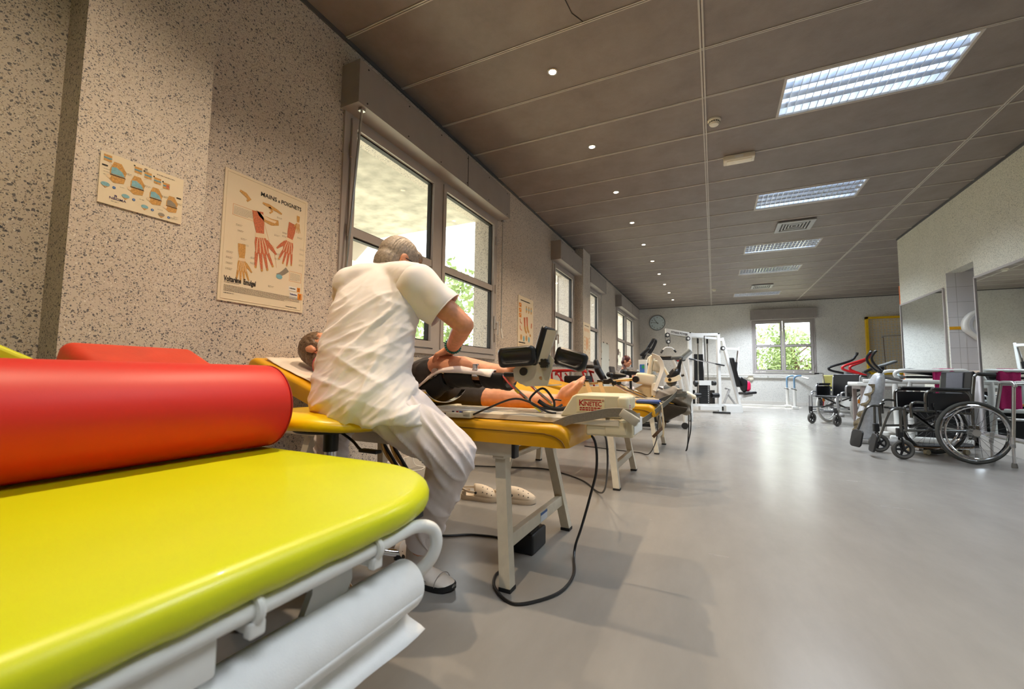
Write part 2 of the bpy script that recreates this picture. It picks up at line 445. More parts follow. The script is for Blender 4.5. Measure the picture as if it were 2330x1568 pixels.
struct('trim_4', MB().box(XR+.002, 3.75, AL1-.009, AL1-.004, 1.475, 1.515), mat('yellow_tile_band', (226, 168, 20), .3), 0)
# ---- walls that close the room
struct('wall_front', MB().box(XL-.3, XR+.16, YF-.2, YF, 0, H+.05), M_WALL, 0)
mb = MB(); mb.box(XE, XE+.2, P0-.2, YB+.3, 0, H+.05); mb.box(XR+.16, XE+.2, P0-.16, P0, 0, H+.05)
struct('wall_side', mb, M_WALLR, 0)
# ---- plinths
M_PL = mat('white_plinth_tile', (214, 210, 204), .35, 0, .05, 4)
mb = MB(); y = YF
while y < YB-.3:
    mb.box(XL, XL+.012, y+.002, y+.298, 0, .10); y += .3
struct('baseboard_left', mb, M_PL, 0)
mb = MB(); y = YF
while y < P0:
    if not (AL0-.01 < y+.15 < AL1): mb.box(XR-.014, XR, y+.0015, min(P0, y+.2985), 0, .155)
    y += .3
struct('baseboard_right', mb, M_PL, 0)
mb = MB(); x = XL
while x < XE:
    mb.box(x+.002, x+.298, YB-.012, YB, 0, .10); x += .3
struct('baseboard_back', mb, M_PL, 0)
# orange door leaf standing open against the end of the mirror wall
struct('trim_5', MB().box(XR-.002, XR+.05, P0, P0+.035, .0, 2.38), mat('orange_edge', (214, 108, 44), .45), 0)

# ================================================================== windows
def glass_pane(mbx): pass
M_GASK = mat('black_gasket', (30, 30, 32), .6)
def make_window(name, y0, y1, z0, z1, leaves, axis='left', postw=.20):
    """aluminium casement in a wall opening. u runs along the wall, d is depth into the room"""
    if axis == 'left': W_ = lambda u, d, z: (XL-.06+d, u, z)
    else: W_ = lambda u, d, z: (u, YB+.06-d, z)
    def bx(m, u0, u1, d0, d1, za, zb):
        a = W_(u0, d0, za); b = W_(u1, d1, zb); m.box(a[0], b[0], a[1], b[1], a[2], b[2])
    root = MB()
    fw = .055
    bx(root, y0, y0+fw, 0, .075, z0, z1); bx(root, y1-fw, y1, 0, .075, z0, z1)
    bx(root, y0+fw, y1-fw, 0, .075, z1-fw, z1); bx(root, y0+fw, y1-fw, 0, .08, z0, z0+.05)
    span = (y1-y0-2*fw)
    if leaves == 2 and postw > .12:
        c = (y0+y1)/2 - .02
        bx(root, c-.05, c+.05, .0, .078, z0+.05, z1-fw)
    w = struct(name, root, M_ALU, 30)
    w['kind'] = 'structure'
    if leaves == 2:
        c = (y0+y1)/2 - (.02 if postw > .12 else 0); g = .05 if postw > .12 else .004
        L_ = [(y0+fw, c-g), (c+g, y1-fw)]
    else: L_ = [(y0+fw, y1-fw)]
    for k, (a, b) in enumerate(L_):
        m = MB(); sw = .05
        bx(m, a+.004, a+sw, .012, .088, z0+.055, z1-fw-.004); bx(m, b-sw, b-.004, .012, .088, z0+.055, z1-fw-.004)
        bx(m, a+sw, b-sw, .012, .088, z1-fw-.06, z1-fw-.004); bx(m, a+sw, b-sw, .012, .088, z0+.055, z0+.115)
        bx(m, a+sw, b-sw, .015, .08, 1.775, 1.835)
        s = obj('casement', m, M_ALU, w, 30); s['kind'] = 'structure'
        gk = MB()
        for za, zb in ((z0+.115, 1.775), (1.835, z1-fw-.06)):
            bx(gk, a+sw, a+sw+.012, .02, .06, za, zb); bx(gk, b-sw-.012, b-sw, .02, .06, za, zb)
            bx(gk, a+sw, b-sw, .02, .06, zb-.012, zb); bx(gk, a+sw, b-sw, .02, .06, za, za+.012)
        obj('gasket', gk, M_GASK, s, 0)
        gl = MB()
        for za, zb in ((z0+.115, 1.775), (1.835, z1-fw-.06)): bx(gl, a+sw, b-sw, .034, .038, za, zb)
        obj('pane', gl, M_PANE, s, 0)
        hg = MB()
        e = a+.004 if k == 0 else b-.004
        for hz in (z0+.25, 1.8, z1-.3): bx(hg, e-.012, e+.012, .086, .10, hz-.05, hz+.05)
        obj('hinge', hg, M_ALU, s, 30)
    return w
# thin clear glass that lets daylight straight through
M_PANE = bpy.data.materials.new('clear_pane'); M_PANE.use_nodes = True
_nt = M_PANE.node_tree; _nt.nodes.clear()
_o = _nt.nodes.new('ShaderNodeOutputMaterial'); _t = _nt.nodes.new('ShaderNodeBsdfTransparent'); _gl = _nt.nodes.new('ShaderNodeBsdfGlossy')
_gl.inputs['Roughness'].default_value = .02; _lw = _nt.nodes.new('ShaderNodeLayerWeight'); _lw.inputs[0].default_value = .12; _fr = _nt.nodes.new('ShaderNodeMath'); _fr.operation = 'MULTIPLY'; _fr.inputs[1].default_value = .35; _nt.links.new(_lw.outputs[0], _fr.inputs[0])
_ms = _nt.nodes.new('ShaderNodeMixShader'); _t.inputs[0].default_value = (.97, .985, .98, 1)
_nt.links.new(_fr.outputs[0], _ms.inputs[0]); _nt.links.new(_t.outputs[0], _ms.inputs[1]); _nt.links.new(_gl.outputs[0], _ms.inputs[2]); _nt.links.new(_ms.outputs[0], _o.inputs[0])

make_window('window_1', 2.03, 4.35, WZ0, WZ1, 2)
make_window('window_2', 6.28, 7.40, WZ0, WZ1, 1)
make_window('window_3', 8.10, 9.26, WZ0, WZ1, 1)
make_window('window_4', 11.18, 13.75, WZ0, WZ1, 2)
make_window('window_5', 1.10, 2.74, .95, 2.63, 2, 'back', .02)

def lever(y, z, x=XL+.03):
    pass
# roller shutter boxes
def roller(label, u0, u1, axis='left', z0=2.655, z1=2.965, seams=()):
    d = .17
    m = MB()
    if False:
        m.prism([(0, z0+.03), (.03, z0), (d, z0), (d, z1), (0, z1)], u1-u0, frameT((XL, u0, 0), (1,0,0), (0,0,1)) @ Matrix.Identity(4))
    else: m.box(u0, u1, YB-d, YB-.001, z0, z1)
    if axis == 'left':
        m = MB(); m.box(XL+.001, XL+d, u0, u1, z0, z1)
    r = obj('roller_shutter_box', m, M_BOX, None, 25); tag(r, label, 'shutter box', 'roller shutter boxes over the windows')
    n = int((u1-u0)/.38)
    for i in range(n):
        u = u0+.08+i*(u1-u0-.16)/max(1, n-1)
        for z in (z0+.03, z1-.03):
            sc = MB()
            if axis == 'left': sc.cyl((XL+d, u, z), (XL+d+.003, u, z), .006, 8)
            else: sc.cyl((u, YB-d, z), (u, YB-d-.003, z), .006, 8)
            obj('screw', sc, M_GASK, r)
    for s in seams:
        q = MB()
        if axis == 'left': q.box(XL+d, XL+d+.002, s-.004, s+.004, z0, z1)
        obj('seam', q, M_GASK, r, 0)
    return r
roller('long grey roller shutter box over the window nearest the seated therapist', 2.00, 4.37, seams=(3.42,))
roller('grey roller shutter box beside the projecting wall pillar', 6.22, 7.42)
roller('grey roller shutter box half hidden behind the wall pillar', 8.03, 9.37)
roller('grey roller shutter box nearest the clock corner', 11.12, 14.0, seams=(12.75,))
roller('grey roller shutter box over the back wall window', 1.07, 2.77, 'back', 2.615, 2.925)
# crank rods and cords beside the windows
def rod(label, pts, r=.006):
    m = MB().tube(pts, r, 8); o = obj('crank_rod', m, M_STEEL); tag(o, label, 'rod', 'shutter crank rods')
    h = MB().tube([pts[-1], (pts[-1][0]+.02, pts[-1][1], pts[-1][2]-.12)], .011, 10); obj('grip', h, M_WHITE, o)
    k = MB().box(pts[0][0]-.018, pts[0][0]+.018, pts[0][1]-.018, pts[0][1]+.018, pts[0][2]-.005, pts[0][2]+.02); obj('swivel', k, M_STEEL, o)
    return o
rod('leaning steel shutter rod at the left edge of the nearest window', [(XL+.13, 2.07, 2.64), (XL+.06, 2.03, 1.2)], .009)
rod('thin steel shutter rod at the right edge of the nearest window', [(XL+.06, 4.40, 2.65), (XL+.045, 4.42, 1.35)], .006)
rod('thin steel shutter rod hanging right of the pillar', [(XL+.05, 9.34, 2.65), (XL+.045, 9.36, 1.45)], .006)
# casement handles
def casement_handle(label, y, z):
    m = MB().rbox((XL+.045, y, z), (.03, .03, .16), .008); m.tube(crom([(XL+.06, y, z), (XL+.085, y, z), (XL+.085, y, z-.04), (XL+.085, y, z-.14)], 4), .010, 8)
    o = obj('window_handle', m, M_ALU); tag(o, label, 'handle', 'casement handles')
casement_handle('grey casement handle at the right of the nearest window', 4.27, 1.40)
casement_handle('grey casement handle on the window left of the pillar', 6.36, 1.45)
casement_handle('grey casement handle on the window nearest the clock', 11.27, 1.45)

# ================================================================== outside
M_CONC = mat('stained_concrete', (190, 187, 180), .9, 0, .30, 5)
M_REND = mat('cream_render', (216, 208, 196), .9, 0, .05, 3)
# loggia in front of the nearest window
mb = MB(); mb.box(-4.9, XL-.3, -1.5, 4.62, 2.80, 3.1)
struct('loggia_roof', mb, M_CONC, 0)
struct('loggia_wall', MB().box(-5.2, -4.9, -1.5, 2.3, 0, 3.1), M_REND, 0)
struct('loggia_beam', MB().box(-4.9, -4.55, 2.3, 4.62, 2.38, 2.82), M_REND, 0)
for k, (a, b) in enumerate(WIN[1:]):
    struct('reveal_%d' % (k+2), MB().box(-2.95, XL-.30, b-.02, b+.3, 0, 3.1), M_REND, 0)
struct('ground', MB().box(-40, XL-.3, -10, 60, -.4, -.15).box(XL-.3, 40, YB+.3, 60, -.4, -.15), mat('dry_ground', (200, 196, 170), .95, 0, .2, .6), 0)
M_LEAF = mat('green_leaf', (140, 160, 104), .7, 0, .35, 3)
M_BARK = mat('grey_bark', (110, 92, 76), .9, 0, .3, 20)
def tree(label, x, y, h, rad, seed, n=900, group='trees outside the windows'):
    rnd = random.Random(seed)
    root = thing('tree', label, 'tree', (x, y, -.2), 0, group)
    t = MB().tube([(x, y, -.2), (x+.1, y, h*.4), (x-.05, y+.1, h*.75)], [.16, .12, .05], 8)
    for k in range(6):
        a = rnd.uniform(0, 6.28); t.tube([(x, y, h*(.3+.08*k)), (x+cos(a)*rad*.6, y+sin(a)*rad*.6, h*(.5+.08*k))], [.05, .02], 6)
    obj('trunk', t, M_BARK, root)
    m = MB()
    blobs = [(x+rnd.uniform(-.75, .75)*rad, y+rnd.uniform(-.6, .6)*rad, h*rnd.uniform(.25, 1.0), rad*rnd.uniform(.25, .5)) for _ in range(22)]
    for k in range(n):
        bx_, by_, bz_, br_ = rnd.choice(blobs)
        d = Vector((rnd.gauss(0, 1), rnd.gauss(0, 1), rnd.gauss(0, 1))).normalized()*br_*rnd.uniform(.55, 1.05)
        p = Vector((bx_, by_, bz_))+d; s = rnd.uniform(.06, .13)
        a = Vector((rnd.gauss(0, 1), rnd.gauss(0, 1), rnd.gauss(0, 1))).normalized(); b = a.orthogonal().normalized(); c = a.cross(b)
        m.add([p-a*s, p+b*s*.45, p+a*s, p-b*s*.45], [(0, 1, 2, 3)])
    f = obj('foliage', m, M_LEAF, root, 0); f['kind'] = 'stuff'
    return root
tree('leafy tree seen through the right half of the nearest window', -6.4, 8.6, 3.4, 1.3, 3, 1500)
tree('leafy tree behind the left casement of the back window', .55, 19.2, 2.9, 1.15, 5, 3200)
tree('leafy tree behind the middle of the back window', 2.95, 20.2, 2.7, 1.2, 8, 3200)
tree('leafy tree behind the right casement of the back window', 5.4, 19.6, 3.0, 1.2, 9, 2600)
tree('leafy tree outside the windows beyond the pillar', -5.2, 17.5, 3.6, 1.6, 11, 1200)

# ================================================================== ceiling fittings
M_LOUV = mat('louvre_aluminium', (226, 232, 240), .16, .92, .02)
M_TUBE = mat('lit_fluorescent_tube', (225, 238, 255), .4, 0, 0, emit=3.0)
M_FITIN = mat('fitting_reflector', (232, 236, 240), .35, .0, .02)
def light_fitting(a, b, label, power):
    r = thing('ceiling_light', label, 'ceiling light', ((LX0+LX1)/2, (a+b)/2, H), 0, 'louvred ceiling lights')
    x0, x1 = LX0, LX1
    m = MB(); t = .02
    m.box(x0, x1, a, a+t, H-.004, H+.02); m.box(x0, x1, b-t, b, H-.004, H+.02); m.box(x0, x0+t, a+t, b-t, H-.004, H+.02); m.box(x1-t, x1, a+t, b-t, H-.004, H+.02)
    obj('frame', m, M_RAIL, r, 0)
    m = MB(); m.box(x0, x1, a, b, H+.115, H+.125); m.box(x0, x0+.005, a, b, H, H+.12); m.box(x1-.005, x1, a, b, H, H+.12); m.box(x0, x1, a, a+.005, H, H+.12); m.box(x0, x1, b-.005, b, H, H+.12)
    obj('housing', m, M_FITIN, r, 0)
    m = MB(); n = 20
    for i in range(1, n):
        x = x0+t+(x1-x0-2*t)*i/n
        m.prism([(-.003, 0), (.003, 0), (.0012, .05), (-.0012, .05)], b-a-2*t, frameT((x, b-t, H), (1,0,0), (0,0,1)))
    for i in range(1, 4):
        y = a+t+(b-a-2*t)*i/4
        m.prism([(-.012, .05), (0, 0), (.012, .05)], x1-x0-2*t, frameT((x0+t, y, H), (0,1,0), (0,0,1)))
    obj('louvre', m, M_LOUV, r, 0)
    for i in range(4):
        y = a+t+(b-a-2*t)*(i+.5)/4
        tb = MB().cyl((x0+.05, y, H+.085), (x1-.05, y, H+.085), .013, 10); obj('tube', tb, M_TUBE, r)
    ld = bpy.data.lights.new('lamp', 'AREA'); ld.shape = 'RECTANGLE'; ld.size = 1.08; ld.size_y = .5; ld.energy = power; ld.color = (.84, .92, 1.0); ld.spread = radians(125)
    lo = bpy.data.objects.new('lamp', ld); link(lo, r); lo.location = (0, 0, -.012)
    lo.visible_camera = False
    return r
for (a, b), lab in zip(LIGHTS, ('added unseen louvred ceiling light behind the camera, fill for the near end', 'added unseen louvred ceiling light just above the camera, fill for the white tunic', 'large louvred ceiling light nearest the camera', 'louvred ceiling light just before the square air vent', 'louvred ceiling light just beyond the square air vent', 'fourth louvred ceiling light, before the small far vent', 'louvred ceiling light nearest the back wall')):
    light_fitting(a, b, lab, {-.94: 15, 1.43: 15, 3.80: 24, 6.17: 26, 8.55: 42, 10.38: 46, 13.32: 56}[a])
M_VENT = mat('vent_grey', (168, 170, 172), .4, 0, .03)
def vent(x0, x1, y0, y1, label):
    r = thing('ceiling_vent', label, 'air vent', ((x0+x1)/2, (y0+y1)/2, H), 0, 'square ceiling air vents')
    cx, cy = (x0+x1)/2, (y0+y1)/2; h = (x1-x0)/2
    m = MB(); m.box(x0+.02, x1-.02, y0+.02, y1-.02, H-.006, H-.001); obj('backing', m, M_BLACK, r, 0)
    for k in range(6):
        s = h*(1-k*.165); w = .045 if k == 0 else .018; z0, z1 = H-.03+k*.002, H-.012+k*.002
        m = MB()
        for sg in (-1, 1):
            m.box(cx-s, cx+s, cy+sg*s, cy+sg*(s-w), z0, z1); m.box(cx+sg*s, cx+sg*(s-w), cy-s+w, cy+s-w, z0, z1)
        obj('frame' if k == 0 else 'slat', m, M_VENT, r, 0)
vent(.93, 1.42, 7.38, 7.88, 'large grey square air vent in the ceiling'); vent(.92, 1.40, 12.2, 12.68, 'small far grey air vent near the back wall')
# warm recessed spots along the window side
M_SPOT = mat('lit_spot_lens', (255, 222, 180), .4, 0, 0, emit=30.0)
for k in range(12):
    y = .57+1.19*k
    lab = ['warm recessed ceiling spot above the camera', 'warm recessed ceiling spot above the near pillar', 'warm recessed ceiling spot, largest of the visible row', 'second of the visible warm ceiling spots from the camera', 'third of the visible warm ceiling spots from the camera',
           'fourth of the visible warm ceiling spots from the camera', 'fifth of the visible warm ceiling spots from the camera', 'sixth of the visible warm ceiling spots, in mid row', 'seventh visible warm ceiling spot, fourth from the back wall', 'third warm ceiling spot from the back wall', 'second warm ceiling spot from the back wall', 'warm recessed ceiling spot nearest the back wall'][k]
    r = thing('ceiling_spot', lab, 'spotlight', (-1.10, y, H), 0, 'row of warm ceiling spots')
    m = MB().lathe([(.030, -.001), (.042, -.001), (.042, -.006), (.030, -.008)], (-1.10, y, H), 20, cap=False); obj('ring', m, M_STEEL, r)
    m = MB().cyl((-1.10, y, H-.003), (-1.10, y, H-.006), .029, 16); obj('lens', m, M_SPOT, r)
    ld = bpy.data.lights.new('lamp', 'SPOT'); ld.energy = 58 if k > 3 else (72 if k > 1 else 84); ld.color = (1.0, .78, .54); ld.spot_size = radians(112); ld.spot_blend = .9; ld.shadow_soft_size = .03
    lo = bpy.data.objects.new('lamp', ld); link(lo, r); lo.location = (0, 0, -.02)
# smoke detectors and alarm unit
M_IVORY = mat('ivory_plastic', (226, 220, 204), .4, 0, .03)
def smoke(x, y, label, s=1.):
    r = thing('smoke_detector', label, 'smoke detector', (x, y, H), 0, 'ceiling smoke detectors')
    m = MB().lathe([(.058*s, 0), (.058*s, -.012*s), (.05*s, -.02*s)], (x, y, H), 24); obj('base', m, M_IVORY, r)
    m = MB().lathe([(.044*s, -.02*s), (.046*s, -.034*s), (.036*s, -.05*s), (.012*s, -.054*s)], (x, y, H), 24); obj('dome', m, M_IVORY, r)
    m = MB()
    for k in range(14):
        a = 2*pi*k/14; m.box(-.003, .003, .043*s, .049*s, -.034*s, -.024*s, Matrix.Translation((x, y, H)) @ Matrix.Rotation(a, 4, 'Z'))
    obj('slot', m, M_BLACK, r)
smoke(.05, 4.17, 'round ivory smoke detector on the ceiling near the largest light'); smoke(.05, 12.45, 'tiny far ivory smoke detector near the small air vent')
r = thing('emergency_light', 'small rectangular ivory emergency unit on the ceiling', 'emergency light', (.29, 4.98, H))
obj('case', MB().rbox((.29, 4.98, H-.03), (.30, .13, .06), .012), M_IVORY, r); obj('diffuser', MB().rbox((.29, 4.98, H-.062), (.24, .09, .012), .005), mat('pale_diffuser', (236, 230, 210), .3), r)
obj('label_strip', MB().box(.25, .33, 4.912, 4.9155, H-.045, H-.02), M_WHITE, r, 0)
# cracks in the first ceiling board
m = MB().tube([(-.95, 2.02, H-.001), (-.905, 2.16, H-.001), (-.87, 2.25, H-.001), (-.86, 2.3, H-.001)], .003, 5)
m.tube([(-.83, 2.22, H-.001), (-.81, 2.36, H-.001), (-.80, 2.5, H-.001), (-.74, 2.62, H-.001)], .003, 5)
struct('trim_6', m, M_GASK, 0)
# ================================================================== lime treatment table in the foreground
def padded_slab(x0, x1, y0, y1, z0, z1, rc, rv, seg=10, nv=6, crown=.0, ruffle=0.):
    """upholstered pad: rounded corners rc, edge rounding rv, optional gathered lower edge"""
    def outline(inset, r):
        pts = []
        for q, (cx, cy) in enumerate(((x1-rc, y1-rc), (x0+rc, y1-rc), (x0+rc, y0+rc), (x1-rc, y0+rc))):
            for j in range(seg+1):
                a = pi/2*q+pi/2*j/seg
                pts.append((cx+(rc-inset)*cos(a), cy+(rc-inset)*sin(a)))
        # resample straight sides
        out = []
        n = len(pts)
        for i in range(n):
            a = Vector(pts[i]).to_2d() if False else pts[i]; b = pts[(i+1) % n]
            L_ = math.hypot(b[0]-a[0], b[1]-a[1]); k = max(1, int(L_/.02))
            for t in range(k): out.append((a[0]+(b[0]-a[0])*t/k, a[1]+(b[1]-a[1])*t/k))
        return out
    base = outline(0, rc); N_ = len(base); rings = []
    cx, cy = (x0+x1)/2, (y0+y1)/2
    def ring(inset, z, ruf=0.):
        R = []
        for i, (px, py) in enumerate(base):
            # inward normal estimate from the rounded rectangle
            qx = min(max(px, x0+rc), x1-rc); qy = min(max(py, y0+rc), y1-rc)
            d = Vector((px-qx, py-qy)); d = d.normalized() if d.length > 1e-6 else Vector((0, 0))
            w = ruf*(.5*sin(i*1.1)+.3*sin(i*2.3+1)+.2*sin(i*.37))
            R.append((px-d.x*(inset+w), py-d.y*(inset+w), z))
        return R
    rings.append(ring(rv*1.3, z0, ruffle*.6)); rings.append(ring(rv*.75, z0+rv*.12, ruffle))
    for k in range(nv+1):
        a = -pi/2*.75+(pi/2*.75+pi/2)*k/nv
        hh = (z1-rv) if a > 0 else (z0+rv)
        rings.append(ring(rv*(1-cos(a)), (z1-rv+rv*sin(a)) if a >= 0 else (z0+rv+rv*sin(a)), ruffle*max(0, -sin(a))*.8))
    rings.append(ring(min(rv*1.6, rc*.9), z1+crown*.3)); rings.append(ring(rc*.8, z1+crown))
    return rings
TX0, TX1, TY0, TY1, TZ = -1.98, -.51, -1.15, .885, .56
tb = thing('treatment_table', 'wide lime green padded treatment table on a white frame in the foreground', 'treatment table', (-1.2, -.1, 0))
obj('mattress', MB().loft(padded_slab(TX0, TX1, TY0, TY1, TZ-.058, TZ-.002, .29, .028, 14, 6, .002, .0045)), M_LIME, tb, 60)
m = MB().box(TX0+.12, TX1-.07, TY0+.1, TY1-.12, TZ-.08, TZ-.056); obj('base_board', m, M_BLACK, tb, 0)
# white side rail that curves down at the far end to carry the paper roll
RX = -.535
rail = crom([(RX, -1.0, .49), (RX, -.3, .49), (RX, .3, .49), (RX, .58, .49), (RX, .675, .492), (RX+.014, .715, .480), (RX+.020, .725, .452), (RX+.012, .72, .420), (RX-.012, .712, .392), (RX-.031, .706, .376), (RX-.031, .66, .372)], 6)
obj('side_rail', MB().tube(rail, .0125, 14), M_WHITE, tb)
for y in (.36, .57):
    m = MB().torus((RX, y, .49), .0155, .006, 'y', 20, 8); m.rbox((RX+.004, y, .467), (.016, .022, .02), .004); m.rbox((RX-.012, y, .48), (.03, .018, .04), .004)
    obj('rail_clamp', m, M_WHITE, tb)
# frame beam beneath and lifting arms
m = MB().rbox((RX-.012, -.36, .455), (.02, 1.36, .05), .004); obj('frame_beam', m, M_WHITE, tb)
M_GREYP = mat('grey_painted_steel', (150, 148, 146), .4, 0, .03)
M_WGREY = mat('light_grey_steel', (196, 196, 194), .35, 0, .03)
for y, dy in ((.53, -.17), (.30, -.20)):
    m = MB()
    T = frameT((-.60, y, .46), (0, 1, 0), (0, 0, 1))
    pts = [(.03, 0), (.03, -.03), (dy+.03, -.33), (dy-.03, -.33), (-.05, -.02), (-.05, 0)]
    m.prism(pts, .012, frameT((-.585, y, .465), (0, 1, 0), (0, 0, 1)))
    obj('lift_arm', m, M_WGREY, tb, 0)
    m = MB(); m.cyl((-.63, y+dy, .13), (-1.75, y+dy, .13), .032, 18); obj('cross_tube', m, M_GREYP, tb)
for x in (-.72, -1.75): obj('base_beam', MB().rbox((x, -.1, .10), (.06, 1.1, .05), .006), M_GREYP, tb)
m = MB(); m.rbox((-1.15, .05, .14), (.9, .10, .16), .01); obj('motor_box', m, M_BLACK, tb)
for x in (-.72, -1.75):
    for y in (-.6, .4):
        m = MB().lathe([(.028, .0), (.03, .01), (.022, .03), (.012, .04), (.012, .08)], (x, y, 0), 16); obj('foot', m, M_RUBBER, tb)
# paper roll on its bar
pr = thing('paper_roll', 'white couch paper roll on the curved rail of the lime table', 'paper roll', (-.565, .4, .325))
PX, PZ, PR = -.566, .372, .046
m = MB().lathe([(.012, .70), (PR-.004, .70), (PR, .696), (PR+.0005, .3), (PR, -.02), (.012, -.02)], (PX, 0, PZ), 48, axis='y'); obj('roll', m, M_PAPER, pr)
rings = []
for k in range(14):
    if k < 9:
        a = radians(-10-10*k); p = (PX+(PR+.001)*cos(a), PZ+(PR+.001)*sin(a)); q = .69
    else:
        t = (k-8)/5; p = (PX+.002+.034*t*t+.004*t, PZ-PR-.001-.044*t+.006*t*t); q = .69+.004*(k-8)
    rings.append((p, q))
pts = [(r[0][0], r[0][1]) for r in rings]
m = MB(); vs = []; fs = []
NY = 24
for i, (p, q) in enumerate(rings):
    for j in range(NY+1):
        y = -.02+(q+.02)*j/NY; e = .006*sin(j*.9+i)*(max(0, i-9)/4)
        vs.append((p[0]+e, y, p[1]+e*.4))
for i in range(len(rings)-1):
    for j in range(NY):
        a = i*(NY+1)+j; fs.append((a, a+1, a+NY+2, a+NY+1))
m.add(vs, fs); o = obj('loose_sheet', m, M_PAPER, pr, 60)
sl = o.modifiers.new('s', 'SOLIDIFY'); sl.thickness = .0006
obj('bar', MB().cyl((PX, -.03, PZ), (PX, .715, PZ), .010, 12), M_WHITE, pr)
# red bolster
bo = MB(); bx, bz, br = -1.275, TZ+.1265, .1255
prof = [(.001, -.6), (br-.03, -.6), (br-.009, -.591), (br, -.57)]
for k in range(12): prof.append((br, -.57+1.415*(k+1)/12))
for k in range(1, 7): a = pi/2*k/6; prof.append((br-.035+.035*cos(a), .845+.035*sin(a)))
prof += [(br*.5, .883), (.001, .885)]
bo.lathe(prof, (bx, 0, bz), 64, axis='y')
bolster = obj('bolster', bo, M_RED, None, 50); tag(bolster, 'large red vinyl roll bolster lying along the lime table', 'bolster')
m = MB().torus((bx, .86, bz), br-.002, .0022, 'y', 64, 6); obj('seam_piping', m, mat('dark_red_seam', (150, 16, 20), .5), bolster)
# red cushion behind the bolster
T = Matrix.Translation((-1.66, .695, TZ+.165)) @ Matrix.Rotation(radians(6), 4, 'Z') @ Matrix.Rotation(radians(24), 4, 'Y')
cu = obj('cushion', MB().rbox((0, 0, 0), (.22, .36, .24), .03, 6, T), mat('orange_red_vinyl', (198, 58, 34), .42, 0, .08, 14, .25, 120), None, 50)
tag(cu, 'orange red box cushion standing behind the red bolster', 'cushion')
pts = []
for k in range(41):
    t = k/40; y = -.165+.33*t; pts.append(T @ Vector((.108, y, -.035+.004*sin(k*1.9))))
obj('gathered_seam', MB().tube(pts, .004, 6), mat('dark_red_seam', (150, 16, 20), .5), cu)
obj('welt', MB().tube([T @ Vector((.1, -.165, .112)), T @ Vector((.108, -.168, .1)), T @ Vector((.108, -.168, -.05))], .003, 6), mat('dark_red_seam', (150, 16, 20), .5), cu)
# lime foam wedge at the left
T = frameT((-1.55, .44, TZ+.001), (0, -1, 0), (0, 0, 1))
wd = MB().prism([(0, 0), (.75, 0), (.75, .44), (.20, .36), (.02, .262), (0, .25)], .30, T)
w_ = obj('foam_wedge', wd, M_LIME, None, 50); bv = w_.modifiers.new('b', 'BEVEL'); bv.width = .012; bv.segments = 3
tag(w_, 'lime green foam wedge corner peeking above the red bolster', 'wedge')

# ================================================================== therapist's stool
SX, SY = -1.30, 1.14
st = thing('stool', 'round yellow wheeled stool the therapist in white sits on', 'stool', (SX, SY, 0))
rings = []
prof = [(.02, .590), (.15, .590), (.20, .598), (.224, .612), (.228, .622), (.215, .640), (.18, .652), (.12, .655), (.05, .648), (.005, .646)]
m = MB(); rr = []
for r, z in prof:
    ring = []
    for k in range(40):
        a = 2*pi*k/40; x = r*cos(a)*1.10; y = r*sin(a)
        ring.append((SX-.0+x, SY+y, z-.10*max(0, x-.12)*max(0, (z-.58)/.075)-.06*max(0, x-.1)))
    rr.append(ring)
m.loft(rr); obj('seat', m, M_YEL, st, 70)
m = MB().lathe([(.12, .575), (.13, .583), (.10, .590), (.02, .590)], (SX-.01, SY, 0), 24); m.rbox((SX-.05, SY, .572), (.16, .05, .02), .006); obj('seat_plate', m, M_BLACK, st)
m = MB().cyl((SX, SY, .50), (SX, SY, .58), .027, 20); obj('collar', m, M_BLACK, st)
m = MB().cyl((SX, SY, .16), (SX, SY, .50), .021, 20); obj('gas_column', m, M_CHROME, st)
lv = crom([(SX+.05, SY-.01, .578), (SX+.13, SY-.02, .55), (SX+.165, SY-.02, .525), (SX+.19, SY-.02, .52)], 4)
obj('lever', MB().tube(lv, .005, 8).rbox((SX+.215, SY-.02, .521), (.085, .03, .012), .005), M_BLACK, st)
for k in range(5):
    a = radians(-96+72*k); dx, dy = cos(a), sin(a)
    m = MB().tube(crom([(SX+dx*.02, SY+dy*.02, .135), (SX+dx*.12, SY+dy*.12, .13), (SX+dx*.22, SY+dy*.22, .10), (SX+dx*.265, SY+dy*.265, .09)], 4), .016, 12)
    leg = obj('leg', m, M_CHROME, st)
    cx, cy = SX+dx*.27, SY+dy*.27
    m = MB().cyl((cx-dy*.024, cy+dx*.024, .032), (cx-dy*.008, cy+dx*.008, .032), .031, 18); m.cyl((cx+dy*.024, cy-dx*.024, .032), (cx+dy*.008, cy-dx*.008, .032), .031, 18)
    m.tube(crom([(cx-dx*.02, cy-dy*.02, .085), (cx, cy, .075), (cx+dx*.01, cy+dy*.01, .045)], 3), .018, 10); m.cyl((cx, cy, .06), (cx, cy, .10), .009, 10)
    obj('caster', m, M_BLACK, leg)
m = MB().lathe([(.03, .11), (.05, .12), (.05, .145), (.035, .165), (.02, .17)], (SX, SY, 0), 20); obj('hub', m, M_CHROME, st)

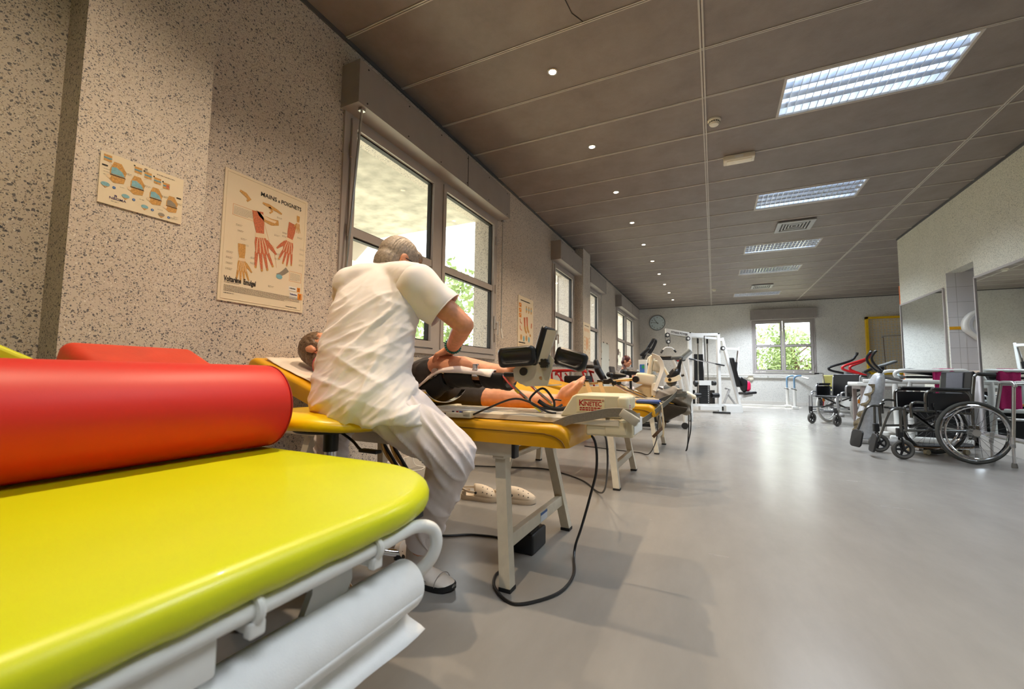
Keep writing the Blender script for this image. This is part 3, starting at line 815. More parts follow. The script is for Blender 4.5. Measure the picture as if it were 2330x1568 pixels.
# ================================================================== mustard treatment beds along the window wall
def bed(yc, xf, label, w=.70, zt=.62, back=18.5, hinge=-1.50, xh=-2.305, flare=.07, seat_end=None, legsx=None, color=None):
    r = thing('treatment_bed', label, 'treatment bed', (xf-.8, yc, 0), 0, 'mustard yellow treatment beds along the window wall')
    y0, y1 = yc-w/2, yc+w/2; t = .085
    Mv = color or M_MUST
    obj('mattress', MB().loft(bed_rings(hinge+.01, xf, y0, y1, zt-t, zt)), Mv, r, 60)
    # raised backrest turning about the hinge
    Lb = (hinge-xh)/cos(radians(back))
    T = Matrix.Translation((hinge, 0, zt-.02)) @ Matrix.Rotation(radians(180), 4, 'Z') @ Matrix.Rotation(radians(-back), 4, 'Y') @ Matrix.Translation((0, -2*yc, 0))
    rg = [[tuple(T @ Vector(p)) for p in ring] for ring in bed_rings(0, Lb, yc-w/2, yc+w/2, -t+.02, .02, round_both=False)]
    # mirror in y about yc is harmless: the pad is symmetric
    obj('backrest', MB().loft(rg), Mv, r, 60)
    # seam piping along both sides
    for y in (y0+.002, y1-.002):
        m = MB().tube(crom([(hinge+.02, y, zt-.035), (xf-.2, y, zt-.035), (xf-.08, y, zt-.038), (xf-.03, y, zt-.055), (xf-.012, y, zt-.08)], 5), .0025, 6)
        obj('piping', m, mat('dark_mustard_seam', (120, 84, 10), .6), r)
    zf = zt-t-.002
    for y in (y0+.06, y1-.06):
        m = MB().rbox(((xh+.2+xf-.24)/2, y, zf-.028), (xf-.24-xh-.2, .035, .055), .004); b = obj('side_beam', m, M_CREAM, r, 30)
        obj('end_cap', MB().rbox((xf-.235, y, zf-.028), (.016, .04, .06), .004), M_BLACK, b, 30)
    xl = (xf-.33) if legsx is None else legsx
    for xx, fl in ((xl, flare), (xh+.42, -flare)):
        m = MB().rbox((xx, yc, zf-.061), (.05, w-.10, .012), .003); obj('leg_plate', m, M_CREAM, r, 30)
        for s in (-1, 1):
            a = Vector((xx, yc+s*(w/2-.09), zf-.066)); b = Vector((xx+fl, yc+s*(w/2-.005), .012))
            d = (b-a)
            rg = []
            for k in (0, 1):
                p = a+d*k; rg.append([(p.x-.022, p.y-.022, p.z), (p.x+.022, p.y-.022, p.z), (p.x+.022, p.y+.022, p.z), (p.x-.022, p.y+.022, p.z)])
            lg = obj('leg', MB().loft(rg), M_CREAM, r, 30)
            obj('foot_cap', MB().box(b.x-.024, b.x+.024, b.y-.024, b.y+.024, 0, .014), M_RUBBER, lg, 0)
        k = .68; x = xx+fl*k; hw = (w/2-.09)+(.085)*k
        m = MB().rbox((x, yc, zf-.066+( .012-(zf-.066))*k), (.03, 2*hw-.03, .05), .003); obj('crossbar', m, M_CREAM, r, 30)
    return r
def bed_rings(x0, x1, y0, y1, z0, z1, round_both=False, re=.055):
    """lofted pad: constant section along x, foot end rolled over"""
    rings = []
    rv = .022
    def sec(x, zt, zb, ins):
        pts = []
        ya, yb = y0+ins, y1-ins
        for (cy, cz, a0) in ((yb-rv, zt-rv, 0), (ya+rv, zt-rv, pi/2)):
            for j in range(5):
                a = a0+pi/2*j/4; pts.append((x, cy+rv*cos(a), cz+rv*sin(a)))
        pts.append((x, ya+.004, (zt+zb)/2-.01)); pts.append((x, ya+.006, zb)); pts.append((x, yb-.006, zb)); pts.append((x, yb-.004, (zt+zb)/2-.01))
        return pts
    n = 10
    if round_both:
        for k in range(n): pass
    rings.append(sec(x0, z1-.012, z0, .006)); rings.append(sec(x0+.008, z1-.002, z0, 0))
    for k in range(5): rings.append(sec(x0+.02+(x1-re-.02-x0)*k/4, z1, z0, 0))
    for k in range(1, 9):
        a = pi/2*k/8
        rings.append(sec(x1-re+re*sin(a), z1-re*(1-cos(a))*.95, z0+.004*k/8, .014*(k/8)**2))
    return rings
M_STKB = mat('sticker_blue', (40, 92, 160), .5)
B1 = bed(1.79, -.470, 'mustard treatment bed carrying the patient, nearest the camera', zt=.615, legsx=-.775)
B2 = bed(3.37, -.37, 'second mustard treatment bed, with the grey sling bag at its foot', zt=.60, hinge=-1.05, xh=-1.85, back=14)
B3 = bed(4.96, -.29, 'third mustard treatment bed from the camera', zt=.60, hinge=-1.25, back=12)
stk = obj('sticker', MB().box(-.712, -.7105, 1.79, 1.87, .137, .176), mat('white_sticker', (206, 214, 222), .5), B1, 0)
obj('sticker_band', MB().box(-.7106, -.7101, 1.79, 1.87, .165, .176), M_STKB, stk, 0)
# worn pale paper cover over the first backrest
pc = MB(); vs = []; fs = []; NU, NV = 26, 22
def back_pt(u, v, off):
    # u: 0 at the hinge..1 at the head, v: across
    hinge, xh, zt, back = -1.50, -2.305, .615, radians(18.5)
    L_ = (hinge-xh)/cos(back); s = L_*u
    return Vector((hinge-s*cos(back)+sin(back)*off, 1.79+(v-.5)*.70, zt-.0+s*sin(back)*1.0+cos(back)*off))
for i in range(NU+1):
    for j in range(NV+1):
        u = .12+.78*i/NU; v = .06+.90*j/NV
        edge = min(j, NV-j)/NV
        h = .004+.008*(.5+.5*mnoise.noise(Vector((u*7, v*9, 1.3))))+.010*abs(mnoise.noise(Vector((u*3, v*14+u*5, 4.2))))
        if i > NU-3: h += .004
        vs.append(back_pt(u+.035*sin(v*3.1), v, h))
for i in range(NU):
    for j in range(NV):
        a = i*(NV+1)+j; fs.append((a, a+1, a+NV+2, a+NV+1))
pc.add(vs, fs); o = obj('paper_cover', pc, mat('cream_paper_cover', (226, 212, 198), .85, 0, .04, 12, .2, 60), None, 80)
sl = o.modifiers.new('s', 'SOLIDIFY'); sl.thickness = .002
tag(o, 'crumpled cream paper cover under the patient on the raised backrest', 'paper cover')
# ================================================================== people
V = Vector
M_SKIN2 = mat('patient_skin', (214, 150, 116), .5, 0, .10, 40, .12, 300)
M_PANTS = mat('white_trouser_cotton', (222, 214, 214), .88, 0, .02, 30, .12, 900)
M_NAVY = mat('navy_cloth', (34, 38, 60), .85, 0, .1, 40)
M_DKGREY = mat('dark_grey_shorts', (62, 58, 56), .85, 0, .1, 60, .2, 300)
M_PINK = mat('pink_cotton', (214, 70, 104), .85, 0, .08, 40)
M_SHOE = mat('white_leather', (226, 216, 204), .5, 0, .05, 30, .1, 200)
M_BROWNH = mat('brown_hair', (104, 82, 62), .5, 0, .4, 120)
M_SOCK = mat('pale_sock', (216, 208, 206), .9, 0, .05, 80, .3, 400)
M_EYE = mat('eye_white', (230, 226, 220), .2)
M_LIP = mat('lip', (176, 104, 90), .5)

def hand(mb, wrist, d, n, s, scale=1., curl=(.35, .5, .4), thumb_in=.35, spread=1.):
    """palm and five separate fingers: d points to the knuckles, n out of the palm, s towards the thumb"""
    wrist = V(wrist); d = V(d).normalized(); n = (V(n)-d*V(n).dot(d)).normalized(); s = (V(s)-d*V(s).dot(d)-n*V(s).dot(n)).normalized()
    S = scale
    offs = (.030, .010, -.011, -.030); lens = (.070, .078, .073, .057); rad = (.0088, .0090, .0086, .0076)
    for i in range(4):
        kn = wrist+d*(.085-.006*abs(i-1))*S+s*offs[i]*S
        mb.capsule([wrist+s*offs[i]*.55*S, wrist+d*.045*S+s*offs[i]*.85*S, kn], [.0145*S, .0135*S, .0108*S], 10)
        p = kn; a = 0.; sd = s*offs[i]*spread*2.0
        dirn = (d+sd).normalized()
        pts = [p]
        for k, f in enumerate((.45, .31, .24)):
            a += curl[k]*(1+.10*i)
            q = dirn*cos(a)+n*sin(a)
            p = p+q*lens[i]*f*S; pts.append(p)
        r = rad[i]*S
        mb.capsule(pts, [r*1.08, r, r*.95, r*.8], 10)
    t0 = wrist+d*.022*S+s*.024*S+n*.004*S
    t1 = t0+(d*.62+s*.72+n*.25).normalized()*.038*S
    t2 = t1+(d*.85+s*(.45-thumb_in)+n*.35).normalized()*.034*S
    t3 = t2+(d*.9+s*(.15-thumb_in)+n*.45).normalized()*.026*S
    mb.capsule([t0, t1, t2, t3], [.0145*S, .0115*S, .0100*S, .0082*S], 10)

def head(mb, C, F, U, w=.072, dp=.093, h=.108):
    """skull, jaw, brow, nose, lips and ears in one body"""
    C = V(C); F = V(F).normalized(); U = (V(U)-F*V(U).dot(F)).normalized(); Sd = F.cross(U)
    R = Matrix((Sd, F, U)).transposed()
    P = lambda s, f, u: C+Sd*s+F*f+U*u
    mb.sph(P(0, -.008, .02), (w, dp, h*.86), 20, 14, R)
    mb.sph(P(0, .026, -.045), (w*.78, .062, .062), 18, 12, R)
    mb.sph(P(0, .052, -.086), (.028, .028, .022), 12, 8, R)
    mb.sph(P(0, .070, .022), (.052, .018, .016), 14, 8, R)
    mb.capsule([P(0, .084, .012), P(0, .100, -.022), P(0, .106, -.034)], [.008, .0095, .011], 10)
    mb.sph(P(.011, .096, -.036), .007, 8, 6); mb.sph(P(-.011, .096, -.036), .007, 8, 6)
    mb.sph(P(0, .086, -.062), (.022, .009, .0055), 12, 6, R); mb.sph(P(0, .083, -.072), (.019, .009, .006), 12, 6, R)
    for s in (-1, 1):
        mb.sph(P(s*.040, .062, -.022), (.022, .02, .02), 10, 8, R)
        mb.sph(P(s*w*1.02, -.006, -.006), (.010, .020, .031), 12, 8, R)
        mb.sph(P(s*w*1.09, -.014, .006), (.008, .018, .020), 12, 8, R)
        mb.sph(P(s*w*1.02, .002, -.030), (.007, .009, .010), 8, 6, R)
    return P, R

def face_parts(P, R, parent):
    for s in (-1, 1):
        e = MB().sph(P(s*.030, .078, .002), (.0125, .010, .0095), 12, 8, R); eo = obj('eye', e, M_EYE, parent)
        obj('iris', MB().sph(P(s*.030, .0865, .002), (.0055, .0025, .0055), 10, 6, R), mat('brown_iris', (60, 42, 30), .2), eo)
    obj('lips', MB().sph(P(0, .0935, -.067), (.020, .004, .008), 12, 6, R), M_LIP, parent)

def wrinkle(axis, amp, fa, fc, seed=0., lo=None):
    ax = V(axis).normalized()
    def fn(co, n):
        al = co.dot(ax)
        per = co-ax*al
        q = V((al*fa, (per.x*.8+per.y*.9+per.z)*fc, (per.x-per.y)*fc*.35+seed))
        a = mnoise.noise(q+V((0, 0, mnoise.noise(q*.5)*1.2)))
        r = 1-min(1, abs(a)*2.6)
        b = mnoise.noise(q*2.1+V((3, 1, 7)))
        return co+n*(amp*(r*r-.25)+amp*.25*b)
    return fn

# ------------------------------------------------------------------ therapist, seated, seen from behind
th = thing('person', 'grey haired person in white tunic seated on the yellow stool, leaning over the patient', 'person', (-1.2, 1.2, 0))
Lx = V((.98, .17, 0)).normalized(); Fx = V((-.17, .98, 0)).normalized()
def oval(c, a, b, z=None, l=Lx, f=Fx, tilt=V((0, 0, 0)), n=40, sq=.0):
    out = []
    for k in range(n):
        t = 2*pi*k/n; ct, s_ = cos(t), sin(t)
        p = V(c)+l*(a*math.copysign(abs(ct)**(1-sq), ct))+f*(b*math.copysign(abs(s_)**(1-sq), s_)); out.append(p)
    return out
HC = V((-1.216, 1.378, 1.262)); HF = V((.30, .80, -.52)).normalized(); HU = (V((0, 0, 1))-HF*HF.z).normalized()
shR, elR, wrR = V((-1.045, 1.285, 1.150)), V((-.880, 1.385, .985)), V((-1.050, 1.555, .905))
shL, elL, wrL = V((-1.350, 1.245, 1.165)), V((-1.46, 1.42, .93)), V((-1.295, 1.560, .812))
hipR, knR, anR = V((-1.06, 1.17, .69)), V((-.805, 1.225, .512)), V((-1.045, 1.345, .105))
hipL, knL, anL = V((-1.25, 1.17, .69)), V((-1.53, 1.355, .555)), V((-1.60, 1.385, .105))
b = MB()
Ph, Rh = head(b, HC, HF, HU, .066, .086, .100)
b.capsule([HC-HU*.06-HF*.03, V((-1.215, 1.335, 1.205)), V((-1.205, 1.315, 1.15))], [.050, .048, .055], 16)
# trunk
tr = [((-1.155, 1.17, .68), .155, .10), ((-1.165, 1.17, .79), .130, .085), ((-1.19, 1.20, .90), .125, .09), ((-1.205, 1.25, 1.02), .135, .095), ((-1.205, 1.28, 1.12), .13, .085), ((-1.21, 1.30, 1.18), .07, .06)]
b.loft([oval(c, a, d) for c, a, d in tr])
for sh, el, wr in ((shR, elR, wrR), (shL, elL, wrL)):
    b.capsule([sh, sh.lerp(el, .5), el, el.lerp(wr, .35), wr.lerp(el, .1), wr], [.052, .047, .040, .038, .029, .0265], 14)
for hp, kn, an in ((hipR, knR, anR), (hipL, knL, anL)):
    b.capsule([hp, hp.lerp(kn, .5), kn, kn.lerp(an, .3), kn.lerp(an, .8), an], [.080, .068, .052, .050, .036, .034], 14)
hand(b, wrR, (-.84, .38, -.36), (-.25, .1, -1), (-.3, -.85, .1), 1.0, (.45, .75, .6), .5)
hand(b, wrL, (.90, .20, .16), (.1, .25, -1), (.2, .9, .2), 1.0, (.12, .2, .15), .1)
blob('body', b, .0042, M_SKIN, th, 3)
face_parts(Ph, Rh, th)
# hair: short grey cap over crown and nape
hb = MB()
hb.sph(Ph(0, -.014, .030), (.074, .091, .089), 24, 16, Rh)
hb.sph(Ph(0, -.034, -.018), (.066, .066, .070), 20, 12, Rh)
hb.sph(Ph(0, .040, .076), (.056, .042, .026), 16, 10, Rh)
def hairfn(co, n):
    q = co-HC; u = q.dot(HU); s = q.dot(Rh.col[0]); f = q.dot(HF)
    a = math.atan2(s, -f+.02)
    r = mnoise.noise(V((a*30, u*5, 0)))+.5*mnoise.noise(V((a*70, u*8, 4)))
    return co+n*(.0026*r)
blob('hair', hb, .0036, M_HAIR, th, 8, hairfn)
# glasses
m = MB().tube(crom([Ph(.078, -.012, .004), Ph(.079, .03, .012), Ph(.074, .085, .010)], 5), .0022, 6); m.tube(crom([Ph(-.078, -.012, .004), Ph(-.079, .03, .012), Ph(-.074, .085, .010)], 5), .0022, 6)
for s in (-1, 1):
    pts = [Ph(s*.034+.027*cos(2*pi*k/18), .101-.008*abs(cos(2*pi*k/18)), .004+.019*sin(2*pi*k/18)) for k in range(18)]; m.tube(pts, .002, 6, True)
m.tube([Ph(-.008, .104, .008), Ph(.008, .104, .008)], .002, 6)
obj('glasses', m, mat('dark_glasses_frame', (28, 28, 34), .3), th)
# tunic
tb_ = MB()
R_ = [((-1.100, 1.168, .618), .252, .150), ((-1.112, 1.162, .655), .240, .152), ((-1.142, 1.150, .705), .210, .146), ((-1.168, 1.158, .79), .186, .126), ((-1.190, 1.190, .89), .176, .122), ((-1.206, 1.235, 1.005), .180, .126), ((-1.210, 1.265, 1.085), .186, .118), ((-1.210, 1.290, 1.145), .184, .102), ((-1.212, 1.312, 1.190), .150, .086), ((-1.214, 1.330, 1.222), .098, .070), ((-1.216, 1.342, 1.246), .066, .060)]
C_ = crom([V(c) for c, a, d in R_], 3); A_ = crom([V((a, d, 0)) for c, a, d in R_], 3)
tb_.loft([oval(c, q.x, q.y, sq=.10) for c, q in zip(C_, A_)])
tb_.capsule([V((-1.214, 1.325, 1.185)), V((-1.11, 1.295, 1.172)), V((-1.055, 1.285, 1.150))], [.070, .070, .078], 18)
tb_.capsule([V((-1.214, 1.325, 1.185)), V((-1.30, 1.265, 1.175)), V((-1.345, 1.25, 1.155))], [.070, .068, .076], 18)
tb_.capsule([V((-1.08, 1.165, .70)), V((-1.00, 1.175, .675))], [.105, .085], 18)
def tunicfn(co, n):
    k = min(1, max(.15, (1.19-co.z)/.22))
    u = co.x*.72+co.y*.69; z = co.z
    h = 0
    for dx, dz, fa, fc, am, sd in ((.80, .60, 3.6, 13., .0105, 1.), (.62, .78, 5., 22., .0065, 7.), (.95, -.3, 4., 11., .0055, 3.), (.8, .6, 9., 40., .002, 5.)):
        al = dx*u+dz*z; ac = -dz*u+dx*z
        wv = mnoise.noise(V((al*2.2, ac*2.2, sd+9)))*.5
        a = abs(mnoise.noise(V((al*fa+wv, ac*fc+wv*2, sd))))
        r = max(0, 1-a*3.2)
        h += am*(r**1.4-.30)
    return co+n*(h*k)
blob('tunic', tb_, .0055, M_TUNIC, th, 18, tunicfn)
# stitched hem band and armhole seam
def sleeve(sh, el, r0, r1, side, ln):
    d = (el-sh).normalized(); up = (V((0, 0, 1))-d*d.z).normalized(); sd = d.cross(up)
    rings = []; inner = []
    n = 32; K = 12
    for i in range(K+1):
        t = i/K; c = sh-d*(.045 if side > 0 else .015)+d*(ln+(.045 if side > 0 else .015))*t
        r = (r0+(r1-r0)*t)*(.45, .80, .96)[i] if i < 3 else r0+(r1-r0)*t
        ring = []
        for k in range(n):
            a = 2*pi*k/n
            w = 1+.05*sin(a*3+t*9)+.06*mnoise.noise(V((a*1.2, t*4, side*5)))
            low = 1+.16*max(0, -sin(a))*t
            ring.append(c+(sd*cos(a)*r*1.0+up*sin(a)*r*low)*w)
        rings.append(ring)
    m = MB().loft(rings, False); m.add(rings[0], [tuple(range(n-1, -1, -1))])
    o = obj('sleeve', m, M_TUNIC, th, 80)
    s = o.modifiers.new('s', 'SOLIDIFY'); s.thickness = .003; s.offset = -1
    sb = o.modifiers.new('u', 'SUBSURF'); sb.levels = sb.render_levels = 1
    hm = MB().tube([V(p)+ (V(p)-(sh+d*(ln-.012))).normalized()*.0004 for p in rings[-1]], .0018, 6, True)
    obj('hem', hm, M_TUNIC, o)
sleeve(shR+V((-.012, -.004, .002)), elR, .090, .076, 1, .170); sleeve(shL+V((.01, 0, .0)), elL, .086, .074, -1, .18)
col = [V((-1.215+.066*cos(2*pi*k/28), 1.342+.058*sin(2*pi*k/28), 1.243+.012*sin(2*pi*k/28+.4))) for k in range(28)]
obj('collar', MB().tube(col, .010, 8, True), M_TUNIC, th)
# trousers
tp = MB()
tp.sph((-1.155, 1.17, .70), (.185, .125, .085), 24, 14)
for hp, kn, an, sgn in ((hipR, knR, anR, 1), (hipL, knL, anL, -1)):
    e = kn.lerp(an, .85); dd = (an-kn).normalized()
    tp.capsule([hp, hp.lerp(kn, .35), hp.lerp(kn, .7), kn, kn.lerp(an, .25), kn.lerp(an, .5), kn.lerp(an, .68)], [.106, .099, .088, .075, .071, .065, .061], 18)
    tp.tube([kn.lerp(an, .64), e-(an-kn)*.03], [.061, .058], 18)
blob('trousers', tp, .006, M_PANTS, th, 8, wrinkle((.6, .2, -.75), .010, 3., 17., 5.))
for kn, an in ((knR, anR), (knL, anL)):
    e = kn.lerp(an, .845); dd = (an-kn).normalized(); u = dd.orthogonal().normalized(); w = dd.cross(u)
    m = MB(); rr = []
    for t, r in ((-.075, .058), (-.045, .0605), (.0, .0615), (.012, .061), (.012, .052)):
        rr.append([e+dd*t+u*r*cos(2*pi*k/28)+w*r*sin(2*pi*k/28) for k in range(28)])
    m.loft(rr, False); o = obj('trouser_cuff', m, M_PANTS, th, 60)
    # sock
    m = MB().tube([an+V((0, 0, .035)), an+V((0, 0, .0)), an+V((0, 0, -.04))], [.040, .042, .045], 18); obj('sock', m, M_SOCK, th)
def shoe(base, ang, L_=.285, name='shoe', parent=None, M_up=None):
    """trainer: base is the heel on the floor, ang the heading"""
    T = Matrix.Translation(V(base)) @ Matrix.Rotation(ang, 4, 'Z')
    def wdt(t): return .030+.016*sin(pi*min(1, t*1.05)**.8)+(.006 if .55 < t < .9 else 0)
    up = []; so = []
    for i in range(15):
        t = i/14; x = L_*t
        w = (.034+.014*math.exp(-((t-.68)/.22)**2))*(1 if t < .85 else math.sqrt(max(.02, 1-((t-.85)/.16)**2)))
        if t < .06: w *= .75
        so.append((x, w, t))
    sole = []
    for x, w, t in so:
        h = .024 if t < .5 else .020; lift = .010*max(0, (t-.82)/.18)**2
        sole.append([T @ V((x, -w, lift)), T @ V((x, w, lift)), T @ V((x, w*1.03, lift+h)), T @ V((x, -w*1.03, lift+h))])
    sh = MB(); rings = []
    for x, w, t in so:
        top = .095-.02*t/.3 if t < .30 else (.082-.055*((t-.30)/.70)**.9)
        if t < .04: top = .085
        ring = []
        for k in range(14):
            a = pi*k/13
            ring.append(T @ V((x, w*.97*cos(a)*(1 if sin(a) < .7 else .9), .018+ (top-.018)*abs(sin(a))**.75)))
        rings.append(ring)
    sh.loft(rings)
    o = obj(name, sh, M_up or M_SHOE, parent, 70)
    obj('sole', MB().loft(sole), M_RUBBER, o, 40)
    m = MB()
    for k in range(5):
        x = L_*(.38+.06*k); z = .083-.012*k
        m.tube([T @ V((x, -.020, z-.006)), T @ V((x+.012, 0, z+.003)), T @ V((x, .020, z-.006))], .0025, 6)
        m.tube([T @ V((x+.012, -.020, z-.010)), T @ V((x, 0, z+.002)), T @ V((x+.012, .020, z-.010))], .0025, 6)
    m.tube(crom([T @ V((L_*.36, 0, .088)), T @ V((L_*.33, -.03, .10)), T @ V((L_*.40, -.045, .075)), T @ V((L_*.44, -.05, .05))], 4), .0022, 6)
    obj('laces', m, mat('lace_white', (228, 222, 214), .8), o)
    m = MB().tube([T @ V((L_*.12, -.0345, .06)), T @ V((L_*.3, -.036, .035)), T @ V((L_*.5, -.042, .038)), T @ V((L_*.66, -.045, .030))], .0016, 6)
    m.tube([T @ V((L_*(.80+.0*k), .046*cos(pi*k/10), .018+.036*sin(pi*k/10))) for k in range(11)], .0014, 6)
    obj('stitching', m, mat('grey_stitch', (150, 140, 134), .7), o)
    m = MB().tube([T @ V((.012, 0, .09)), T @ V((.045, 0, .10))], [.03, .036], 14); obj('padded_collar', m, M_SHOE, o)
    return o
shoe((-1.155, 1.362, 0), radians(-4), .285, 'shoe', th); shoe((-1.64, 1.30, 0), radians(72), .285, 'shoe', th)
# bracelet and watch
dd = (wrR-elR).normalized(); u = dd.orthogonal().normalized(); w = dd.cross(u); c = wrR-dd*.035
M_BR = mat('green_blue_beads', (26, 96, 84), .5, 0, .4, 200)
m = MB()
for k in range(22):
    a = 2*pi*k/22; m.sph(c+u*.033*cos(a)+w*.033*sin(a), .0058, 8, 6)
o = obj('bracelet', m, M_BR, th)
dd = (wrL-elL).normalized(); u = dd.orthogonal().normalized(); w = dd.cross(u); c = wrL-dd*.03
m = MB()
for k in range(24):
    a = 2*pi*k/24; m.rbox((0, 0, 0), (.011, .016, .0045), .001, 1, Matrix.Translation(c+u*.0315*cos(a)+w*.0315*sin(a)) @ Matrix((dd.cross(u*cos(a)+w*sin(a)), dd, u*cos(a)+w*sin(a))).transposed().to_4x4())
obj('wristwatch', m, M_STEEL, th)

# ------------------------------------------------------------------ patient lying on the first bed
pt = thing('person', 'patient lying on the first mustard bed with one leg raised in the black leg cradle', 'person', (-1.4, 1.75, .615))
PC = V((-2.005, 1.66, .925)); PF = V((.52, .10, .85)).normalized(); PU = V((-.85, -.05, .52)).normalized()
b = MB()
Pp, Rp = head(b, PC, PF, PU)
b.capsule([PC-PU*.06, V((-1.90, 1.68, .87)), V((-1.85, 1.70, .84))], [.05, .052, .07], 14)
lp, fp, up_ = V((0, 1, 0)), V((.32, 0, .95)).normalized(), V((-.95, 0, .32)).normalized()
trk = [(V((-1.38, 1.73, .705)), .165, .085), (V((-1.50, 1.73, .745)), .160, .105), (V((-1.65, 1.72, .78)), .155, .105), (V((-1.78, 1.71, .815)), .165, .095), (V((-1.87, 1.70, .84)), .12, .075)]
b.loft([oval(c, a, d, l=lp, f=fp) for c, a, d in trk])
for y, el, wr in ((1.53, V((-1.62, 1.50, .735)), V((-1.44, 1.535, .745))), (1.90, V((-1.58, 1.97, .70)), V((-1.36, 2.02, .67)))):
    s0 = V((-1.83, y, .83)); b.capsule([s0, el, wr], [.048, .038, .027], 12)
    hand(b, wr, (1, .02, -.1), (0, .1, -1), (0, 1 if y < 1.7 else -1, .1), .95, (.2, .3, .2))
hipN, knN, anN = V((-1.40, 1.62, .70)), V((-1.115, 1.585, .832)), V((-.815, 1.575, .80))
hipF, knF, anF = V((-1.38, 1.85, .705)), V((-1.045, 1.86, .680)), V((-.665, 1.86, .672))
b.capsule([hipN, hipN.lerp(knN, .5), knN-V((.02, 0, .004)), knN.lerp(anN, .2), knN.lerp(anN, .38), knN.lerp(anN, .85), anN], [.088, .074, .056, .050, .053, .038, .036], 16)
b.capsule([hipF, hipF.lerp(knF, .5), knF, knF.lerp(anF, .15), knF.lerp(anF, .34), knF.lerp(anF, .8), anF], [.088, .070, .052, .047, .052, .036, .034], 16)
def foot(heel, toe, up):
    heel, toe, up = V(heel), V(toe), V(up).normalized(); d = (toe-heel); L_ = d.length; d.normalize(); up = (up-d*up.dot(d)).normalized(); s = d.cross(up)
    b.capsule([heel+up*.03, heel+d*L_*.35+up*.034, heel+d*L_*.68+up*.022], [.030, .034, .026], 14)
    for k, (o, ln, r) in enumerate(((.030, .25, .0125), (.013, .27, .0095), (-.002, .25, .0088), (-.016, .22, .0082), (-.029, .18, .0078))):
        b.capsule([heel+d*L_*.40+s*o*.6+up*.024, heel+d*L_*.72+s*o+up*.016, heel+d*L_*(.74+ln)+s*o*1.12+up*.014], [.024, .0165, r], 10)
foot((-.625, 1.875, .650), (-.505, 1.800, .772), (-.70, -.35, .62))
foot((-.745, 1.580, .765), (-.672, 1.585, .868), (-.95, 0, .50))
b.capsule([anF, V((-.645, 1.87, .675))], [.034, .032], 12); b.capsule([anN, V((-.76, 1.580, .795))], [.036, .034], 12)
blob('body', b, .0048, M_SKIN2, pt, 3)
face_parts(Pp, Rp, pt)
hb = MB(); hb.sph(Pp(0, -.018, .034), (.084, .098, .098), 22, 14, Rp); hb.sph(Pp(0, -.05, -.02), (.074, .06, .06), 18, 12, Rp)
def hairfn2(co, n):
    q = co-PC; a = math.atan2(q.dot(PU), q.y*1.2); f = q.dot(PF)
    return co+n*(.004*mnoise.noise(V((a*5, f*60, 0)))+.002*mnoise.noise(V((f*150, a*8, 4))))
blob('hair', hb, .004, M_BROWNH, pt, 2, hairfn2)
m = MB(); m.loft([oval(c+V((0, 0, .004)), a+.014, d+.014, l=lp, f=fp) for c, a, d in trk])
m.capsule([V((-1.83, 1.55, .83)), V((-1.70, 1.52, .77))], [.066, .06], 14); m.capsule([V((-1.83, 1.86, .83)), V((-1.68, 1.93, .76))], [.066, .06], 14)
blob('t_shirt', m, .007, M_PINK, pt, 3, wrinkle((.2, .9, .2), .006, 3, 11, 3.))
m = MB(); m.capsule([V((-1.40, 1.64, .71)), V((-1.20, 1.60, .79))], [.104, .088], 16); m.capsule([V((-1.38, 1.84, .71)), V((-1.10, 1.86, .69))], [.106, .084], 16)
m.sph((-1.40, 1.74, .71), (.10, .18, .095), 18, 12)
blob('shorts', m, .007, M_DKGREY, pt, 2, wrinkle((.5, .2, .8), .010, 4, 13, 9.))
# ================================================================== knee machine on the first bed
km = thing('knee_exerciser', 'beige knee machine with black leg cradle and red lettering on the first bed', 'exercise machine', (-.7, 1.6, .615))
Y0, Y1, BZ = 1.475, 1.715, .619
# grooved base rail
prof = [(0, 0), (.24, 0), (.24, .020), (.225, .028), (.205, .028), (.20, .020), (.175, .020), (.17, .028), (.14, .030), (.10, .030), (.07, .028), (.065, .020), (.04, .020), (.035, .028), (.015, .026), (0, .018)]
m = MB().prism(prof, .80, frameT((-1.10, Y0, BZ), (0, 1, 0), (0, 0, 1))); obj('base_rail', m, mat('cream_rail', (216, 205, 184), .35, 0, .05, 12), km, 25)
m = MB().rbox((-1.11, 1.60, BZ+.014), (.03, .25, .036), .006); obj('rail_end', m, M_BEIGE, km)
# drive housing with sloped front
hz = BZ+.026
pr = [(-.515, 0), (-.300, 0), (-.292, .010), (-.292, .072), (-.300, .080), (-.455, .080), (-.470, .072)]
m = MB().prism([(x, z) for x, z in pr], Y1-Y0-.02, frameT((0, Y1-.012, hz), (1, 0, 0), (0, 0, 1)))
h = obj('housing', m, M_BEIGE, km, 30); bv = h.modifiers.new('b', 'BEVEL'); bv.width = .008; bv.segments = 3
for y in (1.50, 1.555, 1.61):
    m = MB().rbox((-.288, y, hz+.052), (.040, .042, .05), .012, 4); obj('end_bump', m, M_BEIGE, h)
obj('screw', MB().cyl((-.345, Y0+.003, hz+.014), (-.345, Y0-.004, hz+.014), .007, 14), M_STEEL, h)
# overhanging end block
m = MB().rbox((-.335, 1.575, .612), (.165, .19, .062), .008, 3); e = obj('end_block', m, M_BEIGE, km)
obj('door_panel', MB().rbox((-.31, 1.4795, .612), (.075, .004, .046), .003), M_BEIGE, e)
obj('end_plate', MB().rbox((-.251, 1.575, .616), (.004, .17, .05), .003), M_WHITE, e)
